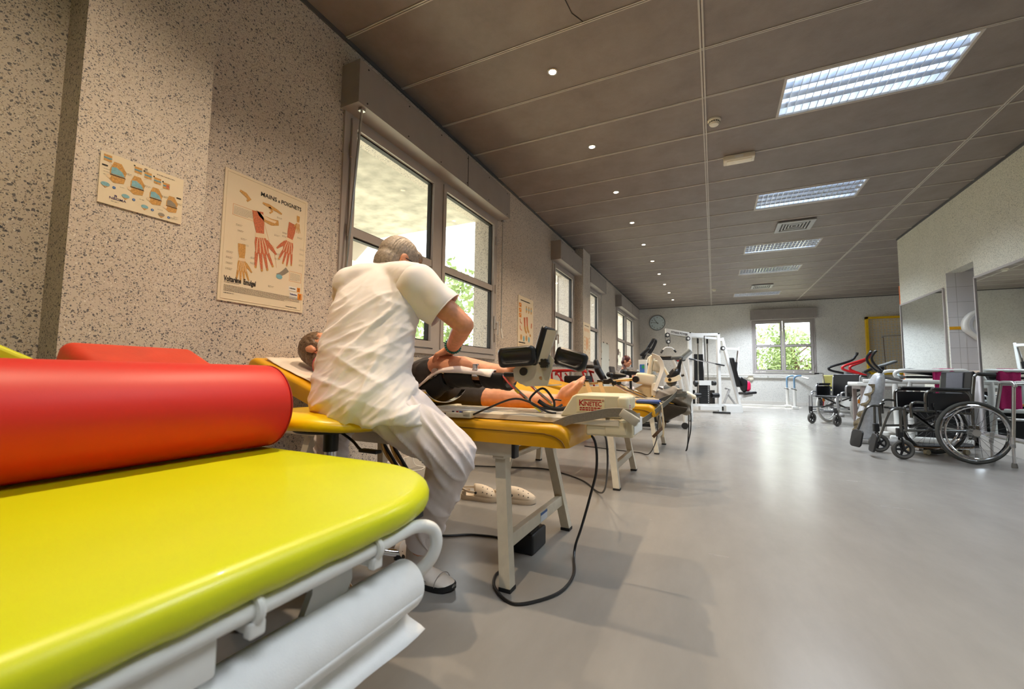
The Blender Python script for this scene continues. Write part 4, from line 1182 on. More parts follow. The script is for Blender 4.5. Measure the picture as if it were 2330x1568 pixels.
# maker's plate: red lettering on pale label
lb = MB().box(-.452, -.350, Y0+.0065, Y0+.0072, hz+.018, hz+.068); lo_ = obj('label_plate', lb, mat('pale_yellow_label', (236, 222, 176), .5), h, 0)
M_REDI = mat('red_ink', (178, 34, 26), .6)
Tl = frameT((-.444, Y0+.0062, hz+.040), (1, 0, 0), (0, 0, 1))
lettering('brand_lettering', 'K', .030, Tl, M_REDI, lo_, .0002, .0006)
lettering('brand_lettering', 'INE', .022, frameT((-.4265, Y0+.0062, hz+.040), (1, 0, 0), (0, 0, 1)), M_REDI, lo_, .0002, .0006, .92)
lettering('brand_lettering', 'TEC', .022, frameT((-.3965, Y0+.0062, hz+.040), (1, 0, 0), (0, 0, 1)), M_REDI, lo_, .0002, .0006, .92)
lettering('brand_lettering', '®', .010, frameT((-.359, Y0+.0062, hz+.056), (1, 0, 0), (0, 0, 1)), M_REDI, lo_, .0002)
obj('brand_bar', MB().box(-.426, -.362, Y0+.0055, Y0+.0063, hz+.0595, hz+.0625), M_REDI, lo_, 0)
m = MB()
for z, a, c in ((.033, -.440, -.362), (.0255, -.440, -.362)):
    x = a; rnd = random.Random(int(z*1000))
    while x < c:
        w = rnd.uniform(.004, .011); m.box(x, min(c, x+w), Y0+.0056, Y0+.0062, hz+z-.0022, hz+z+.0022); x += w+.0022
obj('small_print', m, M_REDI, lo_, 0)
m = MB(); m.box(-.2685, -.268, 1.50, 1.525, hz+.018, hz+.05); obj('side_sticker', m, mat('pale_pink_label', (232, 214, 210), .5), h, 0)
m = MB()
for k in range(4): m.box(-.2678, -.2675, 1.503, 1.522, hz+.022+k*.007, hz+.0245+k*.007)
obj('small_print', m, M_REDI, h, 0)
# strap over the end block, with hook-and-loop tab
M_STRAP = mat('grey_webbing', (150, 140, 124), .9, 0, .1, 200, .3, 500)
pts = crom([(-.53, 1.468, .608), (-.47, 1.466, .634), (-.40, 1.466, .650), (-.34, 1.466, .664), (-.29, 1.468, .668), (-.262, 1.472, .664), (-.246, 1.50, .650), (-.243, 1.56, .646)], 5)
sd = [(0, -.3, 1)]*len(pts)
obj('strap', MB().strap(pts, .032, .003, sd), M_STRAP, km, 40)
obj('strap_tab', MB().rbox((0, 0, 0), (.065, .020, .030), .004, 2, Matrix.Translation((-.262, 1.465, .653)) @ Matrix.Rotation(radians(32), 4, 'Y')), mat('pale_grey_tab', (186, 180, 164), .8, 0, .05, 60, .3, 600), km)
# leg cradle: two chrome side rods, black fabric, knee joints
M_FAB = mat('black_neoprene', (20, 20, 22), .75, 0, .1, 60, .2, 400)
knee = V((-1.108, 1.525, .800)); dist = V((-.765, 1.525, .792)); hipj = V((-1.255, 1.525, .690))
for y in (1.525, 1.655):
    m = MB().cyl((knee.x, y, knee.z), (dist.x, y, dist.z), .0085, 14); m.cyl((knee.x-.012, y, knee.z-.012), (hipj.x, y, hipj.z), .0085, 14); obj('side_rod', m, M_CHROME, km)
    m = MB().cyl((knee.x, y-.012, knee.z), (knee.x, y+.012, knee.z), .018, 22); m.cyl((knee.x, y-.016, knee.z), (knee.x, y+.016, knee.z), .006, 10); m.cyl((knee.x-.022, y-.01, knee.z-.020), (knee.x-.022, y+.01, knee.z-.020), .012, 14); obj('knee_joint', m, M_STEEL, km)
    m = MB().rbox((-.905, y, .797), (.030, .024, .030), .005); m.rbox((-.905, y, .822), (.026, .02, .03), .005); obj('clamp', m, M_CHROME, km)
def gutter(a, c, r0, r1, name, sag=0., n=16, wr=0.):
    a, c = V(a), V(c); m = MB(); rings = []
    for i in range(13):
        t = i/12; p = a.lerp(c, t); r = r0+(r1-r0)*t; ring = []
        for k in range(n+1):
            an = pi*k/n; rr = r*(1+wr*mnoise.noise(V((t*6, an*2, r0*50))))
            ring.append(V((p.x, 1.59-.066*cos(an), p.z-rr*sin(an)**.8)))
        rings.append(ring)
    vs = [q for r_ in rings for q in r_]; fs = []
    for i in range(12):
        for k in range(n):
            q = i*(n+1)+k; fs.append((q, q+1, q+n+2, q+n+1))
    m.add(vs, fs); o = obj(name, m, M_FAB, km, 80); s = o.modifiers.new('s', 'SOLIDIFY'); s.thickness = .010; s.offset = 1
    return o
gutter((-1.245, 0, .705), (-1.075, 0, .800), .072, .060, 'thigh_sling', wr=.15)
gutter((-1.06, 0, .803), (-.925, 0, .800), .058, .054, 'calf_sling', wr=.15); gutter((-.885, 0, .800), (-.775, 0, .798), .054, .060, 'heel_sling', wr=.15)
# chrome band under the thigh
m = MB(); rings = []
for k in range(21):
    a = pi*k/20; p = V((-1.16+.10*(k/20)*1.0-.0, 1.59-.085*cos(a), .722-.055*sin(a)))
    rings.append([p+V((-.011, 0, 0)), p+V((.011, 0, 0)), p+V((.011, 0, -.003)), p+V((-.011, 0, -.003))])
m.loft(rings); obj('thigh_band', m, M_CHROME, km, 60)
# struts from the foot unit down to the carriage
for y, dx in ((1.53, 0), (1.65, .03)):
    m = MB(); m.strap(crom([(-.775+dx, y, .790), (-.73+dx, y, .745), (-.66+dx, y, .690), (-.60+dx, y, .645)], 4), .024, .006, (0, 1, 0)); obj('strut', m, M_CHROME, km, 40)
    m = MB().rbox((-.60+dx, y, .644), (.05, .03, .014), .003); obj('carriage', m, M_STEEL, km)
m = MB()
for k, cc in enumerate(((236, 206, 20), (60, 60, 62))): pass
obj('warning_label', MB().rbox((0, 0, 0), (.022, .0015, .010), .0007, 1, Matrix.Translation((-.708, 1.5165, .727)) @ Matrix.Rotation(radians(38), 4, 'Y')), mat('yellow_label', (226, 196, 30), .5), km)
# foot unit: aluminium bracket, wedge plate, black wings
M_ALP = mat('matt_aluminium', (188, 188, 180), .42, .35, .06, 20)
m = MB().prism([(-.715, .772), (-.665, .748), (-.575, .752), (-.548, .850), (-.568, .872), (-.625, .830), (-.700, .835), (-.722, .812)], .006, frameT((0, 1.512, 0), (1, 0, 0), (0, 0, 1))); b_ = obj('side_bracket', m, M_ALP, km, 30)
m = MB().prism([(-.665, .748), (-.575, .752), (-.575, .756), (-.665, .752)], -.16, frameT((0, 1.51, 0), (1, 0, 0), (0, 0, 1))); obj('bracket_floor', m, M_ALP, km, 30)
m = MB().prism([(-.612, .842), (-.575, .850), (-.535, .962), (-.575, .968)], .007, frameT((0, 1.507, 0), (1, 0, 0), (0, 0, 1))); obj('foot_plate_bracket', m, M_ALP, km, 30)
m = MB().rbox((0, 0, 0), (.030, .115, .17), .014, 5, Matrix.Translation((-.618, 1.572, .905)) @ Matrix.Rotation(radians(17), 4, 'Y')); obj('foot_plate', m, M_BLACKV, km)
m = MB().cyl((-.585, 1.506, .838), (-.585, 1.488, .838), .014, 16)
for k in range(6):
    a = pi/3*k; m.cyl((-.585+.014*cos(a), 1.506, .838+.014*sin(a)), (-.585+.014*cos(a), 1.487, .838+.014*sin(a)), .0055, 8)
obj('knob', m, M_BLACK, km)
m = MB().cyl((-.675, 1.520, .806), (-.675, 1.500, .806), .016, 18); m.cyl((-.765, 1.518, .794), (-.68, 1.518, .794), .009, 12); obj('pivot_knob', m, M_BLACK, km)
obj('pivot_disc', MB().cyl((-.683, 1.522, .787), (-.683, 1.517, .787), .032, 28), M_STEEL, km)
obj('bolt', MB().cyl((-.602, 1.512, .782), (-.602, 1.504, .782), .006, 12), M_STEEL, km)
def wing(c, L_, h, rot, name, y, tilt=0.):
    T = Matrix.Translation(V((c[0], y, c[1]))) @ Matrix.Rotation(radians(rot), 4, 'Y') @ Matrix.Rotation(radians(tilt), 4, 'Z')
    m = MB(); N = 20; rings = []
    def ring(ins, yy):
        pts = []
        hx, hz, r = L_/2-ins, h/2-ins, .020
        for q, (sx, sz) in enumerate(((1, 1), (-1, 1), (-1, -1), (1, -1))):
            for j in range(6):
                a = pi/2*q+pi/2*j/5
                x = sx*(hx-r)+r*cos(a); z = sz*(hz-r)+r*sin(a)
                pts.append(T @ V((x, yy+.06*(x/L_)**2, z+.10*(x*x)/L_)))
        return pts
    for ins, yy in ((.004, .012), (0, .004), (0, -.008), (.006, -.014), (.014, -.012), (.018, -.006)): rings.append(ring(ins, yy))
    m.loft(rings); return obj(name, m, M_BLACKV, km, 50)
wing((-.700, .862), .155, .078, -5, 'calf_wing', 1.485, 6); wing((-.492, .853), .130, .072, 16, 'calf_wing', 1.52, -4)
# machine cables
M_CABLE = mat('black_cable', (20, 20, 22), .4)
obj('cable', MB().tube(crom([(-.53, 1.55, .68), (-.56, 1.53, .664), (-.62, 1.51, .672), (-.645, 1.50, .70), (-.60, 1.52, .742), (-.56, 1.53, .70), (-.555, 1.53, .67)], 6), .0045, 8), M_CABLE, km)
obj('hose', MB().tube(crom([(-.62, 1.53, .692), (-.585, 1.53, .672), (-.545, 1.53, .664), (-.505, 1.53, .668)], 5), .0085, 10), M_RUBBER, km)
obj('hook', MB().tube(crom([(-.513, 1.49, .70), (-.535, 1.487, .702), (-.54, 1.485, .695), (-.538, 1.483, .672)], 5), .003, 8), M_BLACK, km)
# remote control and its cables
rc = thing('remote_control', 'cream wired hand control with coloured buttons at the bed edge', 'remote control', (-.93, 1.46, .617))
m = MB().rbox((0, 0, .011), (.115, .042, .020), .005, 3, Matrix.Translation((-.93, 1.452, .617)) @ Matrix.Rotation(radians(4), 4, 'Z')); m.rbox((.038, 0, .015), (.038, .042, .026), .005, 3, Matrix.Translation((-.93, 1.452, .617)) @ Matrix.Rotation(radians(4), 4, 'Z'))
obj('case', m, M_BEIGE, rc)
for k, (dx, cc) in enumerate(((-.035, (30, 30, 32)), (-.015, (170, 40, 34)), (.0, (40, 70, 150)), (.012, (30, 30, 34)))):
    obj('button', MB().cyl((-.93+dx, 1.452, .636), (-.93+dx, 1.452, .643), .005, 10), mat('button_%d' % k if False else 'button_tone_%s' % 'abcd'[k], cc, .4), rc)
obj('cable', MB().tube(crom([(-.872, 1.458, .632), (-.80, 1.45, .662), (-.70, 1.462, .700), (-.628, 1.462, .690), (-.56, 1.465, .658), (-.535, 1.49, .652)], 6), .0040, 8), M_CABLE, rc)
obj('plug', MB().cyl((-.988, 1.447, .628), (-1.02, 1.442, .627), .006, 10).tube(crom([(-1.02, 1.442, .627), (-1.08, 1.44, .622), (-1.14, 1.46, .622)], 4), .0035, 8), M_CABLE, rc)
# white towel under the raised leg
tw = MB(); vs = []; fs = []
path = crom([(-1.30, .700), (-1.235, .735), (-1.15, .800), (-1.09, .833), (-1.0, .835), (-.91, .828), (-.82, .822)], 5)
path = crom([V((x, 0, z)) for x, z in [(-1.30, .690), (-1.235, .728), (-1.15, .792), (-1.09, .826), (-1.0, .832), (-.91, .826), (-.82, .818)]], 5)
NY = 12
for i, p in enumerate(path):
    for j in range(NY+1):
        v = j/NY; y = 1.500+.155*v
        drop = -.030*max(0, .22-v)/.22*1.0
        sag = -.012*sin(pi*v) if v > .2 else 0
        w = .006*mnoise.noise(V((i*.22, v*5, 2)))
        vs.append((p.x+w, y+.4*w, p.z+drop+sag+w))
for i in range(len(path)-1):
    for j in range(NY):
        a = i*(NY+1)+j; fs.append((a, a+1, a+NY+2, a+NY+1))
tw.add(vs, fs); o = obj('towel', tw, mat('white_towel', (236, 222, 214), .9, 0, .03, 40, .3, 500), None, 80)
s = o.modifiers.new('s', 'SOLIDIFY'); s.thickness = .006; tag(o, 'white towel laid under the raised knee on the black leg cradle', 'towel')

# ================================================================== floor cables, clogs, things under the beds
def cable(label, pts, r=.005, name='power_cable', m=None):
    o = obj(name, MB().tube(crom(pts, 8), r, 8), m or M_CABLE); tag(o, label, 'cable', 'black power cables'); return o
cable('black cable looping on the floor around the near leg of the first bed', [(-.53, 1.75, .55), (-.476, 1.75, .548), (-.45, 1.75, .50), (-.449, 1.75, .40), (-.475, 1.76, .30), (-.525, 1.80, .15), (-.565, 1.84, .05), (-.56, 1.80, .008), (-.516, 1.652, .006), (-.525, 1.497, .006), (-.609, 1.375, .006), (-.675, 1.37, .006), (-.752, 1.433, .006), (-.79, 1.51, .006), (-.80, 1.60, .006), (-.90, 1.84, .006), (-1.078, 1.835, .006), (-1.204, 1.756, .006), (-1.397, 1.694, .006)], .0055)
cable('black cable hanging beside the foot of the first bed and trailing under the second', [(-.534, 2.22, .50), (-.534, 2.3, .44), (-.54, 2.35, .30), (-.62, 2.62, .10), (-.72, 2.85, .015), (-.889, 3.115, .006), (-1.075, 3.266, .006), (-1.305, 3.373, .006), (-1.521, 3.31, .006), (-1.884, 3.187, .006)], .0055)
cable('black cable hanging from the second bed and running along the floor', [(-.45, 3.95, .45), (-.464, 4.0, .39), (-.50, 4.15, .20), (-.60, 4.4, .03), (-.717, 4.568, .006), (-.879, 4.592, .006), (-1.335, 4.68, .006)], .005)
cable('thin white cable on the floor beneath the window', [(-2.25, 2.78, .004), (-2.20, 2.84, .004), (-2.24, 2.95, .004), (-2.28, 2.88, .03), (-2.30, 2.86, .10)], .004, m=M_WHITE)
M_CLOG = mat('beige_clog_foam', (206, 190, 168), .65, 0, .05, 20)
def clog(base, ang, label):
    T = Matrix.Translation(V(base)) @ Matrix.Rotation(ang, 4, 'Z')
    L_ = .255
    def W_(t): return (.036+.014*math.exp(-((t-.72)/.25)**2))*(math.sqrt(max(.03, 1-((t-.82)/.185)**2)) if t > .82 else (1 if t > .1 else .6+.4*math.sqrt(t/.1)))
    N = 20; sole = MB(); rg = []
    for i in range(N+1):
        t = i/N; w = W_(t); z0 = .006*max(0, (t-.8)/.2)**2; hgt = .032-.004*t
        rg.append([T @ V((L_*t, -w*.92, z0)), T @ V((L_*t, w*.92, z0)), T @ V((L_*t, w, z0+hgt*.5)), T @ V((L_*t, w*.98, z0+hgt)), T @ V((L_*t, -w*.98, z0+hgt)), T @ V((L_*t, -w, z0+hgt*.5))])
    sole.loft(rg); o = obj('clog', sole, M_CLOG, None, 40); tag(o, label, 'clog', 'pair of beige clogs')
    up = MB(); rg = []
    for i in range(11):
        t = .40+.60*i/10; w = W_(t)*.98; top = .042+.058*cos(pi/2*max(0, (t-.40)/.60)**1.25)
        rg.append([T @ V((L_*t-.018*sin(pi*k/14)*(1-(t-.4)/.6), w*cos(pi*k/14), .024+(top-.024)*sin(pi*k/14)**.8)) for k in range(15)])
    vs = [p for r in rg for p in r]; fs = [(i*15+k, i*15+k+1, (i+1)*15+k+1, (i+1)*15+k) for i in range(10) for k in range(14)]
    up.add(vs, fs); u = obj('upper', up, M_CLOG, o, 70); s = u.modifiers.new('s', 'SOLIDIFY'); s.thickness = .005
    hl = MB(); rg = []
    for k in range(17):
        a = pi/2+pi*k/16; p = V((L_*.16+L_*.16*cos(a), W_(.2)*1.02*sin(a), 0))
        h = .045+.01*abs(sin(a))
        rg.append([T @ (p+V((0, 0, .025))), T @ (p*1.0+V((0, 0, h))), T @ (p*.90+V((.004, 0, h))), T @ (p*.90+V((.004, 0, .025)))])
    hl.loft(rg); obj('heel_rim', hl, M_CLOG, o, 60)
    st_ = MB().strap(crom([T @ V((L_*.42, .046, .055)), T @ V((L_*.2, .05, .062)), T @ V((0-.005, .0, .066)), T @ V((L_*.2, -.05, .062)), T @ V((L_*.42, -.046, .055))], 5), .014, .004, (0, 0, 1)); obj('heel_strap', st_, M_CLOG, o, 60)
    for s_ in (-1, 1): obj('rivet', MB().cyl(T @ V((L_*.43, s_*.045, .055)), T @ V((L_*.43, s_*.052, .055)), .008, 12), M_RUBBER, o)
    hm = MB()
    for t in (.62, .73, .84):
        for a in (.6, 1.2, 1.94, 2.54):
            a2 = a+(.15 if int(t*100) % 20 else 0); w = W_(t)*.98; top = .042+.058*cos(pi/2*max(0, (t-.40)/.60)**1.25)
            p = V((L_*t-.018*sin(a2)*(1-(t-.4)/.6), w*cos(a2), .024+(top-.024)*sin(a2)**.8)); nrm = V((.25, cos(a2), sin(a2)*1.1)).normalized()
            hm.cyl(T @ (p+nrm*.0005), T @ (p+nrm*.0014), .0036, 8)
    obj('vent_hole', hm, M_BLACK, o)
    return o
clog((-1.475, 2.345, 0), radians(10), 'beige clog on the floor, the one behind the therapist knee')
clog((-1.255, 2.385, 0), radians(17), 'beige clog on the floor, the one behind the near bed leg')
fp_ = thing('foot_pedal', 'small black box on the floor behind the crossbar of the first bed', 'pedal', (-.77, 1.80, 0))
obj('case', MB().rbox((-.79, 1.83, .045), (.12, .16, .09), .01), M_BLACK, fp_); obj('treadle', MB().rbox((-.785, 1.80, .095), (.09, .10, .012), .004, 2, None), M_RUBBER, fp_)
# folded wooden-armed walking aid leaning under the bed head
wk = thing('crutches', 'pair of black and tan forearm crutches leaning under the first bed', 'crutches', (-1.70, 2.1, 0))
M_TAN = mat('tan_plastic', (206, 160, 84), .45, 0, .05)
for k, dx in enumerate((0, .07)):
    c = obj('shaft', MB().cyl((-1.90+dx, 1.98, .47), (-1.74+dx, 2.20, .02), .010, 12), M_BLACK, wk)
    obj('grip', MB().tube(crom([(-1.86+dx, 2.02, .37), (-1.80+dx, 2.0, .385), (-1.74+dx, 1.98, .38)], 4), .012, 10), M_TAN, c)
    obj('cuff', MB().strap(crom([(-1.86+dx, 2.02, .37), (-1.85+dx, 2.06, .28), (-1.80+dx, 2.12, .18), (-1.70+dx, 2.14, .10), (-1.66+dx, 2.12, .05)], 5), .03, .006, (0, -1, .3)), M_TAN, c)
    obj('ferrule', MB().cyl((-1.745+dx, 2.193, .03), (-1.738+dx, 2.203, .003), .016, 12), M_RUBBER, c)
# ================================================================== posters
M_POST = mat('poster_cream', (226, 214, 190), .45, 0, .02, 4)
M_INK = mat('black_ink', (24, 24, 26), .6)
M_GREYI = mat('grey_ink', (138, 130, 118), .7)
M_BONE = mat('bone_tan', (196, 150, 84), .6, 0, .25, 160)
M_MUSC = mat('muscle_red', (192, 108, 74), .6, 0, .3, 160)
M_TEND = mat('tendon_cream', (226, 204, 172), .6)
M_CART = mat('cartilage_blue', (126, 176, 192), .5, 0, .15, 120)
M_BLUEI = mat('blue_ink', (36, 96, 168), .6)
M_ORG = mat('orange_ink', (216, 132, 30), .6, 0, .1, 40)
M_NEGI = mat('indigo_ink', (52, 46, 104), .6)
PMS = [M_POST, M_INK, M_GREYI, M_BONE, M_MUSC, M_TEND, M_CART, M_BLUEI, M_ORG, M_WHITE, M_DKTRIM]
class Sheet:
    """drawing on a wall sheet: u to the right, v up, in metres from the lower left corner"""
    def __init__(s, T): s.T = T; s.m = MB()
    def poly(s, pts, mi, z=.0006): s.m.mi = mi; s.m.add([(p[0], p[1], z) for p in pts], [tuple(range(len(pts)))], s.T); return s
    def rect(s, u0, v0, u1, v1, mi, z=.0006): return s.poly([(u0, v0), (u1, v0), (u1, v1), (u0, v1)], mi, z)
    def line(s, pts, w, mi, z=.0007):
        for a, b in zip(pts[:-1], pts[1:]):
            a, b = V((a[0], a[1])), V((b[0], b[1])); d = (b-a); d = d.normalized() if d.length > 0 else V((1, 0)); n = V((-d.y, d.x))*w/2
            s.poly([a+n, a-n, b-n, b+n], mi, z)
        return s
    def limb(s, pts, ws, mi, z=.0007):
        P_ = [V((p[0], p[1])) for p in pts]; L_, R2 = [], []
        for i, p in enumerate(P_):
            d = (P_[min(i+1, len(P_)-1)]-P_[max(0, i-1)]).normalized(); n = V((-d.y, d.x))*ws[i]/2; L_.append(p+n); R2.append(p-n)
        for i in range(len(P_)-1): s.poly([L_[i], R2[i], R2[i+1], L_[i+1]], mi, z)
        return s
    def oval(s, c, a, b, mi, z=.0008, rot=0., n=16):
        return s.poly([(c[0]+a*cos(t)*cos(rot)-b*sin(t)*sin(rot), c[1]+a*cos(t)*sin(rot)+b*sin(t)*cos(rot)) for t in [2*pi*k/n for k in range(n)]], mi, z)
    def text_lines(s, u0, u1, v, n, lh, mi, seed=0, h=.0016):
        r = random.Random(seed)
        for k in range(n):
            u = u0; end = u1-(r.uniform(0, .3)*(u1-u0) if k == n-1 else 0)
            while u < end:
                w = r.uniform(.003, .010); s.rect(u, v-k*lh-h, min(end, u+w), v-k*lh, mi); u += w+.002
        return s
    def hand(s, c, sc, rot, flip, pal, ten):
        q = lambda x, y: (c[0]+sc*(x*flip*cos(rot)-y*sin(rot)), c[1]+sc*(x*flip*sin(rot)+y*cos(rot)))
        s.limb([q(0, 1.15), q(0, .75), q(0, .35), q(0, .15)], [sc*.42, sc*.40, sc*.30, sc*.34], pal, .0006)
        s.poly([q(-.20, .2), q(.20, .2), q(.27, -.05), q(.24, -.42), q(-.26, -.40), q(-.25, 0)], pal, .00065)
        for x, l, a in ((-.22, .55, -.10), (-.075, .66, -.02), (.07, .62, .05), (.21, .48, .14)):
            s.limb([q(x, -.35), q(x+a*.5, -.35-l*.5), q(x+a, -.35-l)], [sc*.125, sc*.11, sc*.075], ten, .0007); s.oval(q(x+a, -.35-l), sc*.045, sc*.05, 3, .00072, 0, 10)
            s.limb([q(x*.3, .3), q(x*.75, -.05), q(x, -.38)], [sc*.02, sc*.03, sc*.03], 5, .0009)
        s.limb([q(.18, .08), q(.38, -.15), q(.55, -.38)], [sc*.2, sc*.15, sc*.07], pal, .0007)
        s.rect(*q(-.19, .18), *q(.19, .36), 5, .00085) if abs(rot) < .05 else s.limb([q(-.2, .27), q(.2, .27)], [sc*.16, sc*.16], 5, .00085)
    def done(s, parent, name='print'):
        return obj(name, s.m, PMS, parent, 0)
# hand and wrist chart on the left wall (50 x 70 cm)
PO = thing('poster', 'cream hand anatomy poster headed MAINS & POIGNETS on the speckled wall', 'poster', (XL, 1.525, 1.16))
y0, y1, z0, z1 = 1.272, 1.775, 1.165, 1.882
m = MB().box(XL+.001, XL+.006, y0, y1, z0, z1); obj('board', m, M_POST, PO, 0)
m = MB(); X = XL+.0062
for a, b in (((y0+.014, z0+.014), (y1-.014, z0+.014)), ((y1-.014, z0+.014), (y1-.014, z1-.014)), ((y1-.014, z1-.014), (y0+.014, z1-.014)), ((y0+.014, z1-.014), (y0+.014, z0+.014))):
    m.tube([(X, a[0], a[1]), (X, b[0], b[1])], .0018, 6)
obj('embossed_rim', m, M_POST, PO)
T = frameT((XL+.0064, y0, z0), (0, 1, 0), (0, 0, 1)); sh = Sheet(T)
sh.hand((.215, .365), .155, radians(10), 1, 4, 4); sh.hand((.385, .40), .125, radians(-8), -1, 4, 4); sh.hand((.115, .215), .098, radians(4), 1, 3, 3); sh.hand((.44, .545), .05, 0, -1, 3, 3)
sh.limb([(.08, .62), (.11, .61), (.135, .59), (.12, .575)], [.012, .022, .02, .012], 3); sh.limb([(.21, .60), (.25, .595), (.30, .585), (.33, .575)], [.01, .022, .016, .01], 3); sh.limb([(.25, .59), (.27, .57), (.255, .555)], [.014, .012, .01], 3)
sh.poly([(.175, .545), (.215, .53), (.27, .525), (.31, .53), (.315, .50), (.27, .485), (.225, .495), (.195, .515)], 3); sh.poly([(.20, .535), (.26, .52), (.30, .52), (.29, .505), (.23, .507)], 5, .0009)
sh.limb([(.32, .20), (.34, .21), (.36, .225), (.385, .25)], [.02, .022, .026, .03], 2); sh.oval((.335, .195), .02, .014, 6)
for u0, v0, u1, v1 in ((.05, .475, .165, .535), (.40, .185, .48, .245)):
    sh.line([(u0, v0), (u1, v0), (u1, v1), (u0, v1), (u0, v0)], .0012, 8); sh.text_lines(u0+.006, u1-.006, v1-.012, 6, .0075, 2, int(u0*1000))
sh.line([(.225, .49), (.265, .375), (.29, .365)], .0012, 8); sh.line([(.29, .365), (.315, .245)], .0012, 8)
for k, (u, v) in enumerate(((.07, .43), (.08, .40), (.10, .36), (.11, .33), (.29, .44), (.34, .47), (.34, .45), (.46, .40), (.46, .37), (.46, .33), (.46, .30), (.03, .27), (.03, .24), (.03, .21), (.03, .18), (.16, .27), (.16, .24), (.30, .30), (.30, .33), (.27, .13), (.44, .47), (.40, .53), (.30, .55))):
    sh.text_lines(u, u+.035, v, 2, .006, 2, k)
sh.rect(.028, .055, .42, .0555, 2); sh.text_lines(.028, .475, .088, 6, .0058, 2, 77, .0030); sh.text_lines(.028, .10, .046, 1, .006, 1, 78, .003); sh.text_lines(.028, .11, .103, 1, .005, 2, 79, .003)
# tube of gel and its box
sh.rect(.400, .125, .478, .152, 9); sh.rect(.455, .125, .478, .152, 8, .0007); sh.rect(.408, .078, .495, .118, 9); sh.rect(.462, .078, .495, .118, 8, .0007)
for (u, v, k) in ((.466, .138, .8), (.478, .098, 1.)):
    sh.oval((u, v+.009*k), .0022*k, .0024*k, 1, .0009); sh.limb([(u, v+.006*k), (u, v-.003*k)], [.004*k, .003*k], 1, .0009); sh.line([(u, v-.002*k), (u-.003*k, v-.011*k)], .0018*k, 1, .0009); sh.line([(u, v-.002*k), (u+.003*k, v-.011*k)], .0018*k, 1, .0009); sh.line([(u-.006*k, v+.010*k), (u, v+.005*k), (u+.006*k, v+.010*k)], .0016*k, 1, .0009)
sh.text_lines(.41, .455, .092, 2, .005, 2, 5)
sh.done(PO)
def TL(u, v, base): return base @ Matrix.Translation((u, v, .0009))
lettering('title_lettering', 'MAINS', .034, TL(.195, .638, T), M_INK, PO, .0002, .0004); lettering('title_lettering', '&', .020, TL(.303, .638, T), M_INK, PO, .0002); lettering('title_lettering', 'POIGNETS', .034, TL(.322, .638, T), M_INK, PO, .0002, .0004, .86)
lettering('brand_lettering', 'Voltarène  Emulgel', .040, TL(.026, .108, T), M_INK, PO, .0002, .0012, .56)
lettering('brand_lettering', 'voltarène', .012, TL(.406, .137, T), M_INK, PO, .0002, .0004, .85); lettering('brand_lettering', 'Voltarène', .0155, TL(.411, .100, T), M_NEGI, PO, .0002, .0005, .75)
lettering('small_lettering', 'Novartis Santé Familiale', .0095, TL(.385, .022, T), M_INK, PO, .0001, .0002, .8)
# knee chart on the near pillar (A4)
PO2 = thing('poster', 'small landscape knee joint chart on the near pillar', 'poster', (-2.16, .86, 1.45))
y0, y1, z0, z1 = .722, 1.008, 1.448, 1.655
T = frameT((-2.157, y0, z0), (0, 1, 0), (0, 0, 1)) @ Matrix.Rotation(radians(.5), 4, 'Z')
m = MB().box(0, y1-y0, 0, z1-z0, 0, .002, T); obj('board', m, M_POST, PO2, 0)
T = T @ Matrix.Translation((0, 0, .0021)); sh = Sheet(T)
for k, (u, v, s_) in enumerate(((.055, .130, 1.08), (.120, .105, 1.0), (.185, .085, .96), (.245, .072, .92))):
    c3 = 6 if k < 3 else 2
    sh.poly([(u-.012*s_, v+.045*s_), (u+.010*s_, v+.045*s_), (u+.026*s_, v+.016*s_), (u+.022*s_, v-.004*s_), (u-.022*s_, v-.004*s_), (u-.022*s_, v+.016*s_)], 3)
    sh.poly([(u-.018*s_, v+.022*s_), (u-.004*s_, v+.026*s_), (u+.014*s_, v+.014*s_), (u+.022*s_, v-.002*s_), (u-.019*s_, v-.002*s_)], c3, .0009)
    sh.poly([(u-.024*s_, v-.008*s_), (u+.024*s_, v-.008*s_), (u+.020*s_, v-.028*s_), (u-.010*s_, v-.034*s_), (u-.022*s_, v-.024*s_)], 3); sh.oval((u-.025*s_, v-.014*s_), .007, .008, 5)
    sh.line([(u-.022*s_, v-.006*s_), (u+.024*s_, v-.006*s_)], .003, 1, .001)
    sh.oval((u-.035, v-.052), .013*s_, .008*s_, c3); sh.poly([(u-.047, v-.055), (u-.023, v-.055), (u-.035, v-.067)], 3, .00075); sh.oval((u-.008, v-.056), .0052, .0052, 7, .0009)
    if k: 
        a, b = (.105+.033*(k-1) if k < 4 else 0), .178-.014*k
    sh.text_lines(u+.02, u+.045, v+.02, 2, .005, 2, k+31, .0012); sh.text_lines(u+.01, u+.03, v-.045, 1, .005, 2, k+37, .0012)
for k, (u, v) in enumerate(((.010, .172), (.108, .165), (.142, .157), (.176, .148), (.209, .139))):
    sh.rect(u, v, u+.025, v+.026, 3); sh.rect(u, v+.009, u+.025, v+.016, 6, .0008); sh.line([(u, v+.012), (u+.025, v+.012)], .0015, 1, .0009)
    if k: sh.oval((u-.001, v+.028), .003, .003, 1, .0009)
    if k == 4: sh.oval((u+.017, v+.012), .006, .009, 4, .001)
sh.rect(.006, .150, .024, .156, 1); sh.rect(.262, .112, .280, .118, 1); sh.line([(.024, .172), (.04, .158)], .0006, 2); sh.line([(.12, .165), (.12, .152)], .0006, 2); sh.line([(.155, .157), (.14, .145)], .0006, 2); sh.line([(.215, .139), (.20, .128)], .0006, 2)
sh.oval((.146, .194), .006, .004, 2); sh.text_lines(.185, .262, .192, 1, .006, 2, 9, .003); sh.text_lines(.136, .158, .187, 2, .004, 2, 19, .0012)
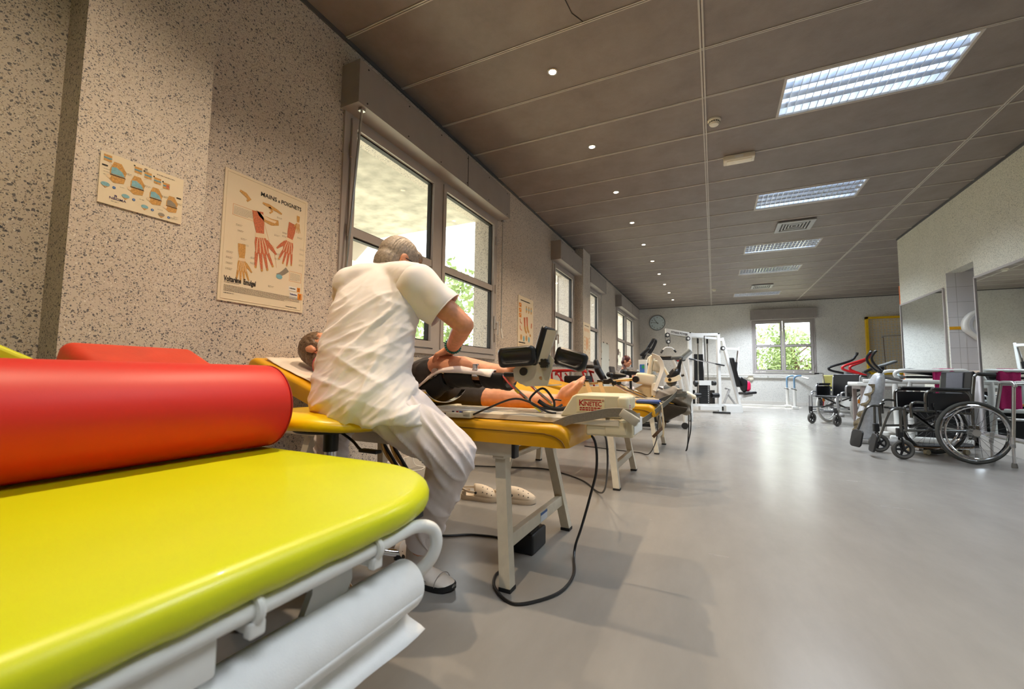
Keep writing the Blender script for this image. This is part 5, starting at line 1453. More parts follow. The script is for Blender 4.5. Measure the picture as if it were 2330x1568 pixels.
sh.text_lines(.012, .03, .14, 3, .011, 2, 21, .0012); sh.text_lines(.24, .275, .02, 2, .005, 2, 23, .0012); sh.text_lines(.04, .068, .018, 1, .004, 10, 25, .0012)
sh.done(PO2)
lettering('brand_lettering', 'NEGMA', .0125, TL(.034, .026, T), M_NEGI, PO2, .0001, .0001, 1.25); lettering('brand_mark', 'n', .017, TL(.050, .037, T), M_NEGI, PO2, .0001, .0006)
for k, (u, v) in enumerate(((.047, .074), (.112, .049), (.177, .029), (.237, .016))): lettering('number_lettering', str(k+1), .008, TL(u-.0022, v-.003, T), M_WHITE, PO2, .0001)
# foot chart further along
def chart(name_l, X, y0, y1, z0, z1, kind):
    P_ = thing('poster', name_l, 'poster', (X, (y0+y1)/2, z0))
    obj('board', MB().box(X+.001, X+.006, y0, y1, z0, z1), M_POST, P_, 0)
    T = frameT((X+.0064, y0, z0), (0, 1, 0), (0, 0, 1)); sh = Sheet(T); w, h = y1-y0, z1-z0
    sh.text_lines(.15*w, .8*w, .93*h, 1, .01, 1, 3, .014)
    if kind == 'foot':
        for k in range(3): sh.rect(.05*w, (.78-.1*k)*h, .20*w, (.86-.1*k)*h, 8); sh.line([(.07*w, (.80-.1*k)*h), (.17*w, (.85-.1*k)*h)], .008, 5, .0009)
        for k in range(3): sh.limb([((.52+.16*k)*w, .84*h), ((.53+.16*k)*w, .77*h), ((.52+.16*k)*w, .70*h)], [.02, .05, .02], 3); sh.oval(((.53+.16*k)*w, .775*h), .018, .018, 6, .0009)
        for (u, v, s_) in ((.40, .60, 1), (.56, .62, .95)):
            sh.limb([(u*w, v*h), ((u+.02)*w, (v-.12)*h), ((u+.03)*w, (v-.2)*h)], [.06*s_, .045*s_, .045*s_], 4); sh.limb([((u+.02)*w, (v-.18)*h), ((u+.08)*w, (v-.26)*h), ((u+.16)*w, (v-.30)*h)], [.06, .05, .035], 3, .0009)
        for k in range(2): sh.limb([(.12*w, (.55-.13*k)*h), (.14*w, (.49-.13*k)*h), (.24*w, (.46-.13*k)*h)], [.018, .02, .012], 4)
        sh.limb([(.88*w, .52*h), (.86*w, .42*h)], [.03, .03], 4); sh.limb([(.75*w, .28*h), (.85*w, .26*h)], [.04, .03], 3)
        for k in range(4): sh.oval(((.2+.17*k)*w, (.20-.02*(k % 2))*h), .03, .04, 6 if k % 2 else 3)
        sh.text_lines(.06*w, .5*w, .11*h, 1, .01, 1, 4, .014); sh.text_lines(.06*w, .85*w, .06*h, 3, .008, 2, 4, .003); sh.rect(.86*w, .02*h, .94*w, .07*h, 8)
    else:
        for u, v0, v1 in ((.45, .25, .62), (.62, .3, .6)): sh.limb([(u*w, v1*h), ((u-.03)*w, (v0+v1)/2*h), (u*w, v0*h)], [.03, .045, .03], 8)
        for k in range(4): sh.limb([((.15+.2*k)*w, .85*h), ((.18+.2*k)*w, .76*h)], [.03, .02], 8)
        for k in range(5): sh.limb([(.15*w, (.62-.1*k)*h), (.25*w, (.58-.1*k)*h)], [.03, .02], 3); sh.limb([(.85*w, (.62-.1*k)*h), (.78*w, (.58-.1*k)*h)], [.03, .02], 3)
        sh.text_lines(.06*w, .5*w, .11*h, 1, .01, 1, 4, .012); sh.text_lines(.06*w, .85*w, .06*h, 3, .008, 2, 4, .003)
    sh.done(P_)
chart('foot anatomy poster on the wall between the two nearest windows', XL, 4.985, 5.50, 1.165, 1.865, 'foot')
chart('tan anatomy poster on the far wall pillar', -2.165, 7.50, 7.98, 1.10, 1.80, 'x')
# narrow mirror on the left wall
M_MIR = mat('mirror_silver', (232, 238, 238), .015, 1.0, 0)
nm = thing('wall_mirror', 'narrow upright mirror on the window wall beyond the pillar', 'mirror', (XL, 9.9, .7))
obj('glass', MB().box(XL+.002, XL+.008, 9.55, 10.32, .55, 1.585), mat('grey_mirror', (214, 222, 220), .25, .2, 0), nm, 0)
for y, z in ((9.75, 1.59), (10.12, 1.59), (9.55, 1.2), (10.32, 1.2)): obj('clip', MB().box(XL, XL+.014, y-.012, y+.012, z-.015, z+.015), M_BLACK, nm, 0)

# ================================================================== back wall: clock, handrail, mesh frame
ck = thing('wall_clock', 'round wall clock with pale face on the back wall', 'clock', (-1.74, YB, 2.66))
CX, CZ, CR = -1.735, 2.665, .265
obj('case', MB().lathe([(CR-.03, -.002), (CR, -.004), (CR, -.03), (CR-.012, -.038), (CR-.022, -.030), (CR-.022, -.012)], (CX, YB, CZ), 48, axis='y'), mat('grey_clock_rim', (120, 126, 132), .4, .3), ck)
obj('face', MB().cyl((CX, YB-.004, CZ), (CX, YB-.014, CZ), CR-.02, 48), mat('pale_blue_face', (206, 224, 230), .5), ck, 30)
for k in range(12):
    a = pi/2-2*pi*(k+1)/12; p = (CX+.195*cos(a), YB-.0145, CZ+.195*sin(a))
    lettering('numeral', str(k+1), .055, frameT((p[0], p[1], p[2]-.02), (1, 0, 0), (0, 0, 1)), M_INK, ck, .0005, .001, 1, 1, 'CENTER')
def clock_hand(name, ang, L_, w):
    a = pi/2-ang; d = V((cos(a), 0, sin(a))); n = V((-sin(a), 0, cos(a))); c = V((CX, YB-.018, CZ))
    obj(name, MB().add([c-d*.05+n*w, c-d*.05-n*w, c+d*L_-n*w*.6, c+d*L_+n*w*.6, c-d*.05+n*w-V((0, .003, 0)), c-d*.05-n*w-V((0, .003, 0)), c+d*L_-n*w*.6-V((0, .003, 0)), c+d*L_+n*w*.6-V((0, .003, 0))], [(0, 1, 2, 3), (7, 6, 5, 4), (0, 4, 5, 1), (1, 5, 6, 2), (2, 6, 7, 3), (3, 7, 4, 0)]), M_INK, ck, 0)
clock_hand('hour_hand', 2*pi*(10+47/60)/12, .165, .008); clock_hand('minute_hand', 2*pi*46.5/60, .21, .006)
obj('cap', MB().cyl((CX, YB-.016, CZ), (CX, YB-.026, CZ), .012, 12), M_INK, ck)
hr = obj('handrail', MB().tube(crom([(-.6, YB-.08, .90), (.6, YB-.08, .90), (1.9, YB-.08, .90), (2.2, YB-.10, .89), (2.5, YB-.25, .80)], 5), .024, 12), M_WHITE)
tag(hr, 'long white handrail along the back wall under the window', 'handrail')
for x in (.0, 1.5): obj('bracket', MB().cyl((x, YB-.001, .86), (x, YB-.08, .88), .012, 8), M_WHITE, hr)
sk = thing('round_socket', 'round ivory wall fitting under the handrail', 'wall fitting', (1.03, YB, .82)); obj('plate', MB().cyl((1.03, YB-.001, .815), (1.03, YB-.05, .815), .085, 24), M_IVORY, sk); obj('cap', MB().cyl((1.03, YB-.05, .815), (1.03, YB-.06, .815), .06, 24), M_IVORY, sk)
mf = thing('mesh_frame', 'yellow wire mesh frame with pulleys on the back wall', 'wall frame', (4.5, YB, .95))
fx0, fx1, fz0, fz1 = 3.92, 5.15, .95, 2.58
m = MB()
for a in ((fx0, fx0+.055, fz0, fz1), (fx1-.055, fx1, fz0, fz1), (fx0, fx1, fz0, fz0+.055), (fx0, fx1, fz1-.055, fz1)): m.box(a[0], a[1], YB-.12, YB-.01, a[2], a[3])
M_YFR = mat('yellow_frame_paint', (232, 190, 16), .4)
obj('frame', m, M_YFR, mf, 0)
m = MB(); x = fx0+.08
while x < fx1-.05: m.tube([(x, YB-.10, fz0+.05), (x, YB-.10, fz1-.05)], .0028, 5); x += .075
z = fz0+.09
while z < fz1-.05: m.tube([(fx0+.05, YB-.105, z), (fx1-.05, YB-.105, z)], .0028, 5); z += .075
obj('mesh', m, M_YFR, mf, 0)
obj('pulley_bar', MB().tube([(4.25, YB-.13, 2.02), (4.72, YB-.13, 2.03)], .012, 8).sph((4.27, YB-.13, 2.0), .03, 8, 6).sph((4.70, YB-.13, 2.02), .03, 8, 6), M_GREYP, mf)
for x in (4.28, 4.70): obj('cord', MB().tube([(x, YB-.14, 2.0), (x+.02, YB-.14, 1.10)], .008, 6).sph((x+.02, YB-.14, 1.08), .03, 8, 6), mat('brown_cord', (86, 62, 44), .7), mf)

# ================================================================== mirror wall: mirrors, dispenser, cabinet
def wall_mirror(label, y0, y1, z0, z1, floor_len=False):
    r = thing('wall_mirror', label, 'mirror', (XR, (y0+y1)/2, z0), 0, 'large framed mirrors on the right wall')
    obj('glass', MB().box(XR-.012, XR-.002, y0, y1, z0, z1), M_MIR, r, 0)
    for nm_, q in (('frame_upright', (y0-.012, y0+.012, z0, z1)), ('frame_upright', (y1-.012, y1+.012, z0, z1)), ('frame_rail', (y0, y1, z1-.012, z1+.012)), ('frame_rail', (y0, y1, z0-.012, z0+.012))):
        obj(nm_, MB().box(XR-.022, XR-.001, q[0], q[1], q[2], q[3]), M_ALU, r, 0)
wall_mirror('framed mirror nearest the camera, reaching nearly to the floor', 3.6, 6.855, .19, 2.03)
wall_mirror('framed wall mirror between the alcove and the end of the wall', 7.62, 9.07, .92, 2.045)
pd = thing('paper_dispenser', 'white round paper towel dispenser in the tiled alcove', 'dispenser', (3.02, AL1, 1.4))
m = MB(); pr_ = []
for k in range(25):
    a = 2*pi*k/24; 
prof = []
T = frameT((3.16, AL1-.012, 1.52), (1, 0, 0), (0, 0, 1))
poly = [(.21*cos(2*pi*k/36), .21*sin(2*pi*k/36)) for k in range(36) if not (200 < k*10 % 360+0 < 250)]
b_ = MB().prism(poly, .11, T); o = obj('cover', b_, M_WHITE, pd, 40); bv = o.modifiers.new('b', 'BEVEL'); bv.width = .03; bv.segments = 3; bv.limit_method = 'ANGLE'
obj('window', MB().prism([(.16*cos(2*pi*k/36)*1-.0, .16*sin(2*pi*k/36)) for k in range(9, 24)]+[(.13*cos(2*pi*k/36), .13*sin(2*pi*k/36)) for k in range(23, 8, -1)], .004, T @ Matrix.Translation((0, 0, .112))), mat('pale_grey_plastic', (204, 206, 210), .4), pd, 0)
cb = thing('alcove_cabinet', 'white two-door cabinet under a worktop in the tiled alcove', 'cabinet', (3.1, 7.22, 0))
obj('carcass', MB().box(XR+.03, 3.5, AL0+.01, AL1-.012, .10, .885), M_WHITE, cb, 0)
for k in range(2):
    a = AL0+.02+k*.318; d = obj('door', MB().rbox((XR+.018, a+.155, .49), (.02, .306, .76), .004, 2), mat('white_door', (224, 220, 222), .4, 0, .01), cb, 30)
    yk = a+(.27 if k == 0 else .04); obj('handle', MB().tube([(XR+.008, yk, .68), (XR-.022, yk, .68)], .008, 8).sph((XR-.03, yk, .68), .016, 10, 8), M_WHITE, d)
wt = obj('worktop', MB().rbox((3.17, (AL0+AL1)/2-.0, .905), (.66, AL1-AL0-.015, .03), .005, 2), mat('wood_edge_worktop', (206, 186, 166), .35, 0, .05)); tag(wt, 'pale worktop over the alcove cabinet', 'worktop')
# ================================================================== second bed: rod-type knee machine, sling bag
M_TANP = mat('tan_strap', (222, 196, 150), .7, 0, .05, 60)
M_GOLD = mat('warm_steel', (206, 186, 150), .22, .9, .03)
k2 = thing('knee_exerciser', 'beige knee machine with chrome rods and tan straps on the second bed', 'exercise machine', (-.7, 3.4, .60))
obj('base_rail', MB().rbox((-.76, 3.36, .617), (.86, .24, .03), .008).rbox((-.76, 3.30, .634), (.80, .03, .01), .003).rbox((-.76, 3.42, .634), (.80, .03, .01), .003), mat('cream_rail', (216, 205, 184), .35, 0, .05, 12), k2)
obj('motor_case', MB().prism([(-1.02, .635), (-.66, .635), (-.60, .67), (-.64, .715), (-1.0, .705)], .14, frameT((0, 3.50, 0), (1, 0, 0), (0, 0, 1))), mat('beige_cover', (206, 184, 140), .4, 0, .05), k2, 30)
for y in (3.28, 3.46):
    obj('thigh_rod', MB().tube([(-.99, y, .728), (-.88, y, .735), (-.54, y, .778)], .010, 10), M_GOLD, k2)
    obj('shin_rod', MB().tube([(-.74, y, .755), (-.62, y, .69), (-.43, y, .612)], .011, 10), M_CHROME, k2)
    obj('foot_link', MB().tube([(-.97, y, .728), (-1.02, y, .66), (-1.05, y, .63)], .009, 8), M_GOLD, k2)
    obj('rod_joint', MB().rbox((-.76, y, .752), (.05, .034, .04), .008).rbox((-.70, y, .742), (.035, .03, .035), .008).rbox((-.99, y, .728), (.03, .03, .03), .006), M_BLACK, k2)
    obj('joint_knob', MB().cyl((-.72, y-.03, .76), (-.72, y-.05, .76), .018, 14), M_BLACK, k2)
obj('cross_pin', MB().cyl((-.43, 3.27, .612), (-.43, 3.47, .612), .008, 8).rbox((-.425, 3.28, .60), (.03, .03, .03), .004), M_STEEL, k2)
for x in (-.905, -.80):
    obj('strap', MB().strap(crom([(x-.01, 3.27, .755), (x, 3.262, .72), (x+.03, 3.258, .64), (x+.035, 3.258, .60)], 4), .030, .004, (1, 0, 0)), M_TANP, k2, 50)
    obj('buckle', MB().rbox((x-.01, 3.275, .757), (.04, .03, .014), .004), M_BLACK, k2)
M_IVP = mat('ivory_moulding', (232, 222, 196), .4, 0, .02)
obj('knob', MB().cyl((-.535, 3.30, .775), (-.535, 3.255, .772), .024, 20), M_BLACK, k2)
obj('foot_housing', MB().rbox((-.47, 3.38, .775), (.15, .18, .085), .02, 4, Matrix.Translation((-.47, 3.38, .775)) @ Matrix.Rotation(radians(8), 4, 'Y') @ Matrix.Translation((.47, -3.38, -.775))), M_IVP, k2)
obj('heel_cup', MB().prism([(-.555, .70), (-.47, .745), (-.42, .74), (-.40, .67), (-.44, .635)], .15, frameT((0, 3.46, 0), (1, 0, 0), (0, 0, 1))), mat('beige_cover', (206, 184, 140), .4, 0, .05), k2, 30)
obj('upright', MB().rbox((0, 0, 0), (.034, .10, .20), .014, 4, Matrix.Translation((-.437, 3.36, .86)) @ Matrix.Rotation(radians(10), 4, 'Y')), M_IVP, k2)
obj('foot_pad', MB().rbox((0, 0, 0), (.06, .10, .085), .010, 3, Matrix.Translation((-.385, 3.36, .875)) @ Matrix.Rotation(radians(10), 4, 'Y')), mat('pale_grey_case', (206, 202, 186), .4), k2)
obj('foot_strap', MB().strap(crom([(-.42, 3.30, .955), (-.37, 3.29, .93), (-.345, 3.285, .86), (-.375, 3.28, .76), (-.40, 3.275, .69)], 5), .035, .004, (.7, -.4, .4)), M_WHITE, k2, 60)
obj('cuff', MB().rbox((-.405, 3.30, .70), (.045, .02, .10), .012, 3), M_IVP, k2)
# blue pad and cream mat by the machine
bp_ = obj('pad', MB().rbox((-.43, 3.26, .613), (.16, .30, .024), .008), mat('blue_vinyl', (44, 74, 140), .45, 0, .06)); tag(bp_, 'flat blue pad under the grey sling bag on the second bed', 'pad')
# grey sling bag folded over the foot of the second bed
bg = thing('sling_bag', 'grey padded leg sling hanging over the foot of the second bed', 'sling', (-.28, 3.35, .6))
M_SLG = mat('grey_sling_cloth', (146, 138, 126), .85, 0, .08, 20, .3, 200)
m = MB(); m.capsule([V((-.355, 3.30, .655)), V((-.28, 3.32, .66)), V((-.20, 3.34, .625))], [.045, .062, .05], 14)
m.capsule([V((-.37, 3.42, .645)), V((-.24, 3.48, .640))], [.04, .05], 14); m.capsule([V((-.22, 3.36, .60)), V((-.19, 3.34, .545))], [.055, .030], 12)
blob('pouch', m, .008, M_SLG, bg, 8, wrinkle((.7, .3, -.4), .012, 3, 9, 1.))
obj('underside', MB().loft([[V((-.345, 3.22, .60)), V((-.175, 3.23, .575)), V((-.175, 3.42, .575)), V((-.345, 3.42, .60))], [V((-.335, 3.235, .50)), V((-.19, 3.24, .545)), V((-.19, 3.41, .545)), V((-.335, 3.40, .50))], [V((-.34, 3.26, .47)), V((-.30, 3.27, .48)), V((-.30, 3.38, .48)), V((-.34, 3.37, .47))]]), mat('dark_sling_lining', (70, 62, 52), .9, 0, .1, 40), bg, 60)
obj('strap', MB().strap(crom([(-.245, 3.25, .690), (-.26, 3.22, .66), (-.32, 3.12, .60), (-.42, 3.0, .51), (-.50, 2.98, .455), (-.56, 3.0, .43)], 6), .034, .004, (.3, .2, 1)), mat('grey_green_webbing', (112, 110, 100), .85, 0, .08, 120), bg, 60)
obj('band', MB().strap(crom([(-.36, 3.24, .62), (-.28, 3.235, .655), (-.20, 3.26, .668), (-.18, 3.33, .66)], 5), .030, .004, (0, -.5, 1)), mat('grey_green_webbing', (112, 110, 100), .85), bg, 60)
obj('buckle', MB().rbox((-.225, 3.26, .70), (.045, .03, .02), .005).rbox((-.195, 3.28, .685), (.03, .03, .02), .005), M_STEEL, bg)
obj('leather_tail', MB().strap(crom([(-.33, 3.30, .50), (-.335, 3.24, .44), (-.37, 3.20, .40), (-.405, 3.19, .36)], 5), .022, .004, (1, .3, 0)), mat('brown_leather', (104, 74, 44), .6), bg, 60)
rp = obj('rope', MB().tube(crom([(-.355, 3.14, .615), (-.335, 3.10, .60), (-.325, 3.09, .52), (-.322, 3.09, .45), (-.325, 3.09, .38)], 6), [.004]*6+[.005]*6+[.007]*4+[.009]*3+[.006]*6, 8), mat('straw_rope', (196, 184, 156), .9, 0, .2, 200, .5, 300)); tag(rp, 'frayed straw coloured rope hanging at the foot of the second bed', 'rope')

# third bed: white machine with black foot boot
k3 = thing('knee_exerciser', 'white knee machine with a tall black boot on the third bed', 'exercise machine', (-.5, 5.0, .60))
obj('base_rail', MB().rbox((-.66, 4.98, .618), (.8, .26, .034), .008), M_IVP, k3)
obj('end_hood', MB().capsule([V((-.42, 4.92, .615)), V((-.26, 4.92, .605)), V((-.20, 4.92, .585))], [.035, .04, .025], 14), M_IVP, k3, 60)
for y in (4.90, 5.08): obj('strut', MB().tube([(-.70, y, .73), (-.50, y, .64)], .012, 8).tube([(-.70, y, .73), (-.60, y, .78)], .012, 8), M_CHROME, k3)
m = MB(); m.capsule([V((-.43, 5.0, .745)), V((-.42, 5.0, .80)), V((-.39, 5.0, .845))], [.058, .060, .052], 14); m.capsule([V((-.36, 5.0, .86)), V((-.345, 5.0, .93)), V((-.325, 5.0, 1.0))], [.028, .02, .016], 12)
blob('boot', m, .010, M_BLACKV, k3, 2)
obj('boot_shell', MB().strap(crom([(-.49, 4.94, .770), (-.45, 4.925, .760), (-.38, 4.93, .775), (-.335, 4.95, .80)], 5), .05, .012, (0, 0, 1)), M_IVP, k3, 60)
obj('knob', MB().cyl((-.44, 4.92, .765), (-.44, 4.90, .765), .018, 12).cyl((-.325, 4.95, .81), (-.295, 4.95, .82), .014, 10).cyl((-.34, 4.95, .985), (-.315, 4.95, .99), .012, 10), M_BLACK, k3)
obj('post', MB().cyl((-.42, 5.0, .64), (-.42, 5.0, .71), .022, 12), M_BLACK, k3)
obj('side_arm', MB().tube([(-.58, 4.93, .85), (-.50, 4.93, .90), (-.46, 4.93, .82)], .016, 8), M_IVP, k3)
cable('black cable loop dangling from the foot of the third bed', [(-.40, 4.90, .655), (-.30, 4.86, .62), (-.255, 4.86, .52), (-.252, 4.86, .30), (-.27, 4.86, .06), (-.285, 4.86, .02), (-.275, 4.87, .05), (-.235, 4.88, .25), (-.235, 4.88, .50), (-.25, 4.88, .585)], .006, 'hanging_cable')

# ================================================================== window side, beyond the beds
rw = thing('rollator', 'red framed walking aid with black padded top by the window wall', 'walker', (-1.85, 5.9, 0))
M_REDP = mat('red_paint', (186, 26, 30), .35)
for y in (5.72, 6.12):
    obj('top_rail', MB().tube(crom([(-2.2, y, .80), (-2.15, y, .86), (-1.75, y, .875), (-1.60, y, .85)], 5), .016, 10), M_REDP, rw)
    obj('front_leg', MB().tube([(-1.66, y, .86), (-1.60, y, .66), (-1.62, y, .06)], .015, 10), M_REDP, rw); obj('rear_leg', MB().tube([(-2.12, y, .86), (-2.08, y, .06)], .015, 10), M_REDP, rw)
    obj('mid_rail', MB().tube([(-2.1, y, .64), (-1.60, y, .63)], .014, 8), M_REDP, rw); obj('brace', MB().tube(crom([(-2.05, y, .84), (-1.95, y, .72), (-1.86, y, .60), (-1.84, y, .45)], 4), .012, 8), M_REDP, rw)
    for x in (-2.08, -1.62): obj('wheel', MB().torus((x, y, .07), .05, .02, 'y', 20, 8), M_RUBBER, rw)
obj('crossbar', MB().tube([(-1.62, 5.72, .4), (-1.62, 6.12, .4)], .012, 8), M_REDP, rw)
obj('black_pad', MB().rbox((-1.78, 5.92, .74), (.34, .34, .12), .03), M_BLACKV, rw); obj('seat_top', MB().rbox((-1.62, 5.92, .93), (.24, .34, .05), .024), M_BLACKV, rw)
obj('post', MB().cyl((-1.9, 5.92, .86), (-1.9, 5.92, .45), .02, 10).cyl((-1.65, 5.92, .91), (-1.65, 5.92, .8), .02, 10), M_STEEL, rw)
# recumbent bike: tall backrest
rb = thing('exercise_bike', 'exercise bike with tall black backrest beyond the red walking aid', 'exercise bike', (-1.45, 6.4, 0))
m = MB(); m.capsule([V((-1.645, 6.4, 1.02)), V((-1.61, 6.4, .89)), V((-1.52, 6.4, .744))], [.042, .056, .05], 12); blob('backrest', m, .01, M_BLACKV, rb, 3)
def saddle(parent, c, s=1.):
    x, y, z = c; m = MB(); m.capsule([V((x-.13*s, y, z+.01)), V((x-.02*s, y, z)), V((x+.13*s, y, z-.005))], [.045*s, .055*s, .028*s], 12); m.capsule([V((x-.10*s, y-.05*s, z+.005)), V((x-.10*s, y+.05*s, z+.005))], [.045*s, .045*s], 10)
    return blob('saddle', m, .008, M_BLACKV, parent, 3)
saddle(rb, (-1.325, 6.4, .813), .92); obj('saddle_post', MB().cyl((-1.325, 6.4, .78), (-1.325, 6.4, .15), .02, 10), M_BLACK, rb)
obj('frame', MB().rbox((-1.4, 6.4, .12), (.55, .10, .10), .03).rbox((-1.64, 6.4, .04), (.06, .3, .08), .02).rbox((-1.18, 6.4, .04), (.06, .3, .08), .02).tube([(-1.56, 6.4, .80), (-1.50, 6.4, .15)], .022, 8), mat('bike_grey', (120, 122, 126), .4), rb)
# upright bike with second saddle
ub = thing('exercise_bike', 'upright exercise bike with black saddle in front of the seated red haired woman', 'exercise bike', (-1.1, 6.75, 0))
saddle(ub, (-1.183, 6.74, .863), .92); obj('saddle_post', MB().cyl((-1.183, 6.74, .83), (-1.17, 6.74, .2), .02, 10), M_BLACK, ub)
obj('body', MB().rbox((-1.05, 6.74, .28), (.42, .14, .36), .06), M_WHITE, ub); obj('base', MB().rbox((-1.26, 6.74, .04), (.06, .3, .08), .02).rbox((-.84, 6.74, .04), (.06, .3, .08), .02).rbox((-1.05, 6.74, .07), (.45, .1, .06), .02), M_BLACK, ub)
# treadmill
tm = thing('treadmill', 'white treadmill with long black handrails and curved posts behind the beds', 'treadmill', (-.8, 7.2, 0))
for y in (7.05, 7.65):
    d = (y-7.05)
    obj('post', MB().tube(crom([(-.57+d*.1, y, 1.07), (-.50+d*.1, y, .85), (-.45+d*.1, y, .55), (-.42+d*.1, y, .20), (-.42+d*.1, y, .06)], 6), .030, 14), M_WHITE, tm)
    obj('handrail', MB().tube([(-.90, y, 1.115), (-.60, y, 1.11)], .024, 12), M_BLACKV, tm)
    obj('rail_end', MB().tube(crom([(-.90, y, 1.115), (-.94, y, 1.10), (-.96, y, 1.02)], 4), .022, 10), M_IVP, tm)
    obj('grip_housing', MB().rbox((-.52, y, 1.10), (.18, .07, .065), .025), mat('dark_grey_plastic', (92, 96, 96), .45), tm)
obj('console', MB().rbox((0, 0, 0), (.05, .62, .20), .02, 4, Matrix.Translation((-.40, 7.35, 1.165)) @ Matrix.Rotation(radians(48), 4, 'Y')), mat('grey_console', (142, 146, 142), .4), tm)
obj('stop_key', MB().rbox((-.50, 7.03, 1.05), (.04, .02, .02), .004), M_REDP, tm)
obj('hood', MB().prism([(-.78, .12), (-.36, .12), (-.34, .22), (-.44, .36), (-.62, .40), (-.76, .30)], .60, frameT((0, 7.65, 0), (1, 0, 0), (0, 0, 1))), mat('pale_grey_hood', (196, 196, 196), .4), tm, 30)
obj('deck', MB().rbox((-1.25, 7.35, .13), (1.2, .70, .10), .02), M_BLACK, tm); obj('belt', MB().box(-1.8, -.75, 7.12, 7.58, .181, .184), M_RUBBER, tm, 0)
obj('foot', MB().cyl((-.42, 7.02, .05), (-.42, 7.10, .05), .05, 16), M_RUBBER, tm)
obj('badge', MB().box(-.56, -.50, 7.041, 7.049, .20, .27), M_NEGI, tm, 0)
# elliptical bike with tilted console by the window corner
el = thing('cross_trainer', 'tall exercise bike with tilted black console near the clock corner', 'exercise bike', (-1.2, 9.2, 0))
for dy in (-.09, .09): obj('handle', MB().tube(crom([(-1.33, 9.0+dy, 1.17), (-1.26, 9.0+dy, 1.32), (-1.14, 9.0+dy, 1.52), (-1.09, 9.0+dy, 1.57), (-1.07, 9.0+dy, 1.52), (-1.14, 9.0+dy, 1.36), (-1.20, 9.0+dy, 1.28)], 5), .020, 10), M_BLACKV, el)
obj('console', MB().rbox((0, 0, 0), (.06, .26, .24), .025, 4, Matrix.Translation((-1.27, 9.0, 1.31)) @ Matrix.Rotation(radians(50), 4, 'Y')), M_BLACK, el)
obj('column', MB().tube([(-1.20, 9.0, 1.25), (-1.12, 9.0, .85), (-1.05, 9.0, .30)], [.04, .045, .06], 14), mat('grey_console', (142, 146, 142), .4), el)
obj('lower_grip', MB().tube([(-1.35, 8.9, 1.13), (-1.24, 8.9, 1.10), (-1.18, 8.9, 1.0)], .020, 8), M_BLACK, el)
obj('body', MB().rbox((-.85, 9.0, .38), (.62, .30, .46), .12, 5), mat('pale_grey_hood', (196, 196, 196), .4), el); obj('flywheel_cover', MB().rbox((-.75, 8.97, .55), (.36, .24, .20), .08), mat('dark_grey_plastic', (92, 96, 96), .45), el)
obj('base', MB().rbox((-1.10, 9.0, .04), (.08, .6, .08), .03).rbox((-.6, 9.0, .04), (.08, .6, .07), .03), M_RUBBER, el)
# wall notices and bottle-like carton next to the woman
ct = obj('carton', MB().rbox((-1.26, 8.55, .98), (.15, .12, .30), .004, 2), M_WHITE); tag(ct, 'white carton with blue and green print beside the tilted console', 'carton')
obj('print', MB().box(-1.31, -1.22, 8.485, 8.489, .88, 1.04), mat('blue_print', (70, 120, 200), .5), ct, 0); obj('print', MB().box(-1.27, -1.22, 8.483, 8.486, .96, 1.02), mat('green_print', (60, 170, 110), .5), ct, 0)
sd_ = obj('side_stand', MB().rbox((-1.26, 8.55, .41), (.3, .3, .82), .01), mat('stand_white', (214, 214, 214), .5)); tag(sd_, 'plain white stand under the printed carton', 'stand')
wn = obj('notice', MB().box(-1.55, -1.0, YB-.006, YB-.002, .42, .78), M_PAPER); tag(wn, 'white paper notice low on the back wall behind the treadmill posts', 'notice')
m = MB()
rnd = random.Random(4)
for k in range(5):
    x = -1.48
    while x < -1.08: w = rnd.uniform(.02, .05); m.box(x, x+w, YB-.008, YB-.0062, .71-k*.06, .725-k*.06); x += w+.015
obj('print', m, M_GREYI, wn, 0)

# ---- woman with red-brown hair reading a phone
wo = thing('person', 'woman with red-brown hair and white top looking at a phone by the far window', 'person', (-1.72, 8.9, 0))
b = MB(); WC = V((-1.635, 8.9, 1.115)); WF = V((.95, -.18, -.30)).normalized(); WU = (V((0, 0, 1))-WF*WF.z).normalized()
Pw, Rw = head(b, WC, WF, WU, .066, .086, .100)
b.capsule([WC-WU*.06-WF*.02, V((-1.69, 8.9, .96)), V((-1.70, 8.9, .93))], [.046, .046, .06], 12)
b.loft([oval((-1.74, 8.9, .50), .10, .16, l=V((1, 0, 0)), f=V((0, 1, 0))), oval((-1.73, 8.9, .62), .085, .13, l=V((1, 0, 0)), f=V((0, 1, 0))), oval((-1.71, 8.9, .78), .10, .15, l=V((1, 0, 0)), f=V((0, 1, 0))), oval((-1.70, 8.9, .88), .085, .16, l=V((1, 0, 0)), f=V((0, 1, 0))), oval((-1.70, 8.9, .93), .05, .08, l=V((1, 0, 0)), f=V((0, 1, 0)))])
for s, wr in ((-1, V((-1.49, 8.80, .80))), (1, V((-1.46, 8.92, .79)))):
    sh_ = V((-1.70, 8.9+s*.155, .88)); el_ = V((-1.66, 8.9+s*.19, .64))
    b.capsule([sh_, sh_.lerp(el_, .5), el_, el_.lerp(wr, .4), wr], [.046, .040, .034, .031, .022], 12)
    hand(b, wr, (.7, .05, .55), (.1, -s, .3), (.2, -s*.4, 1), .92, (.4, .5, .4))
    hp = V((-1.70, 8.9+s*.09, .52)); kn = V((-1.42, 8.9+s*.12, .52)); an = V((-1.40, 8.9+s*.12, .09))
    b.capsule([hp, kn, an, an+V((.10, 0, -.04))], [.075, .052, .034, .03], 12)
blob('body', b, .0055, M_SKIN2, wo, 2); face_parts(Pw, Rw, wo)
M_REDH = mat('red_brown_hair', (74, 26, 24), .45, 0, .35, 110)
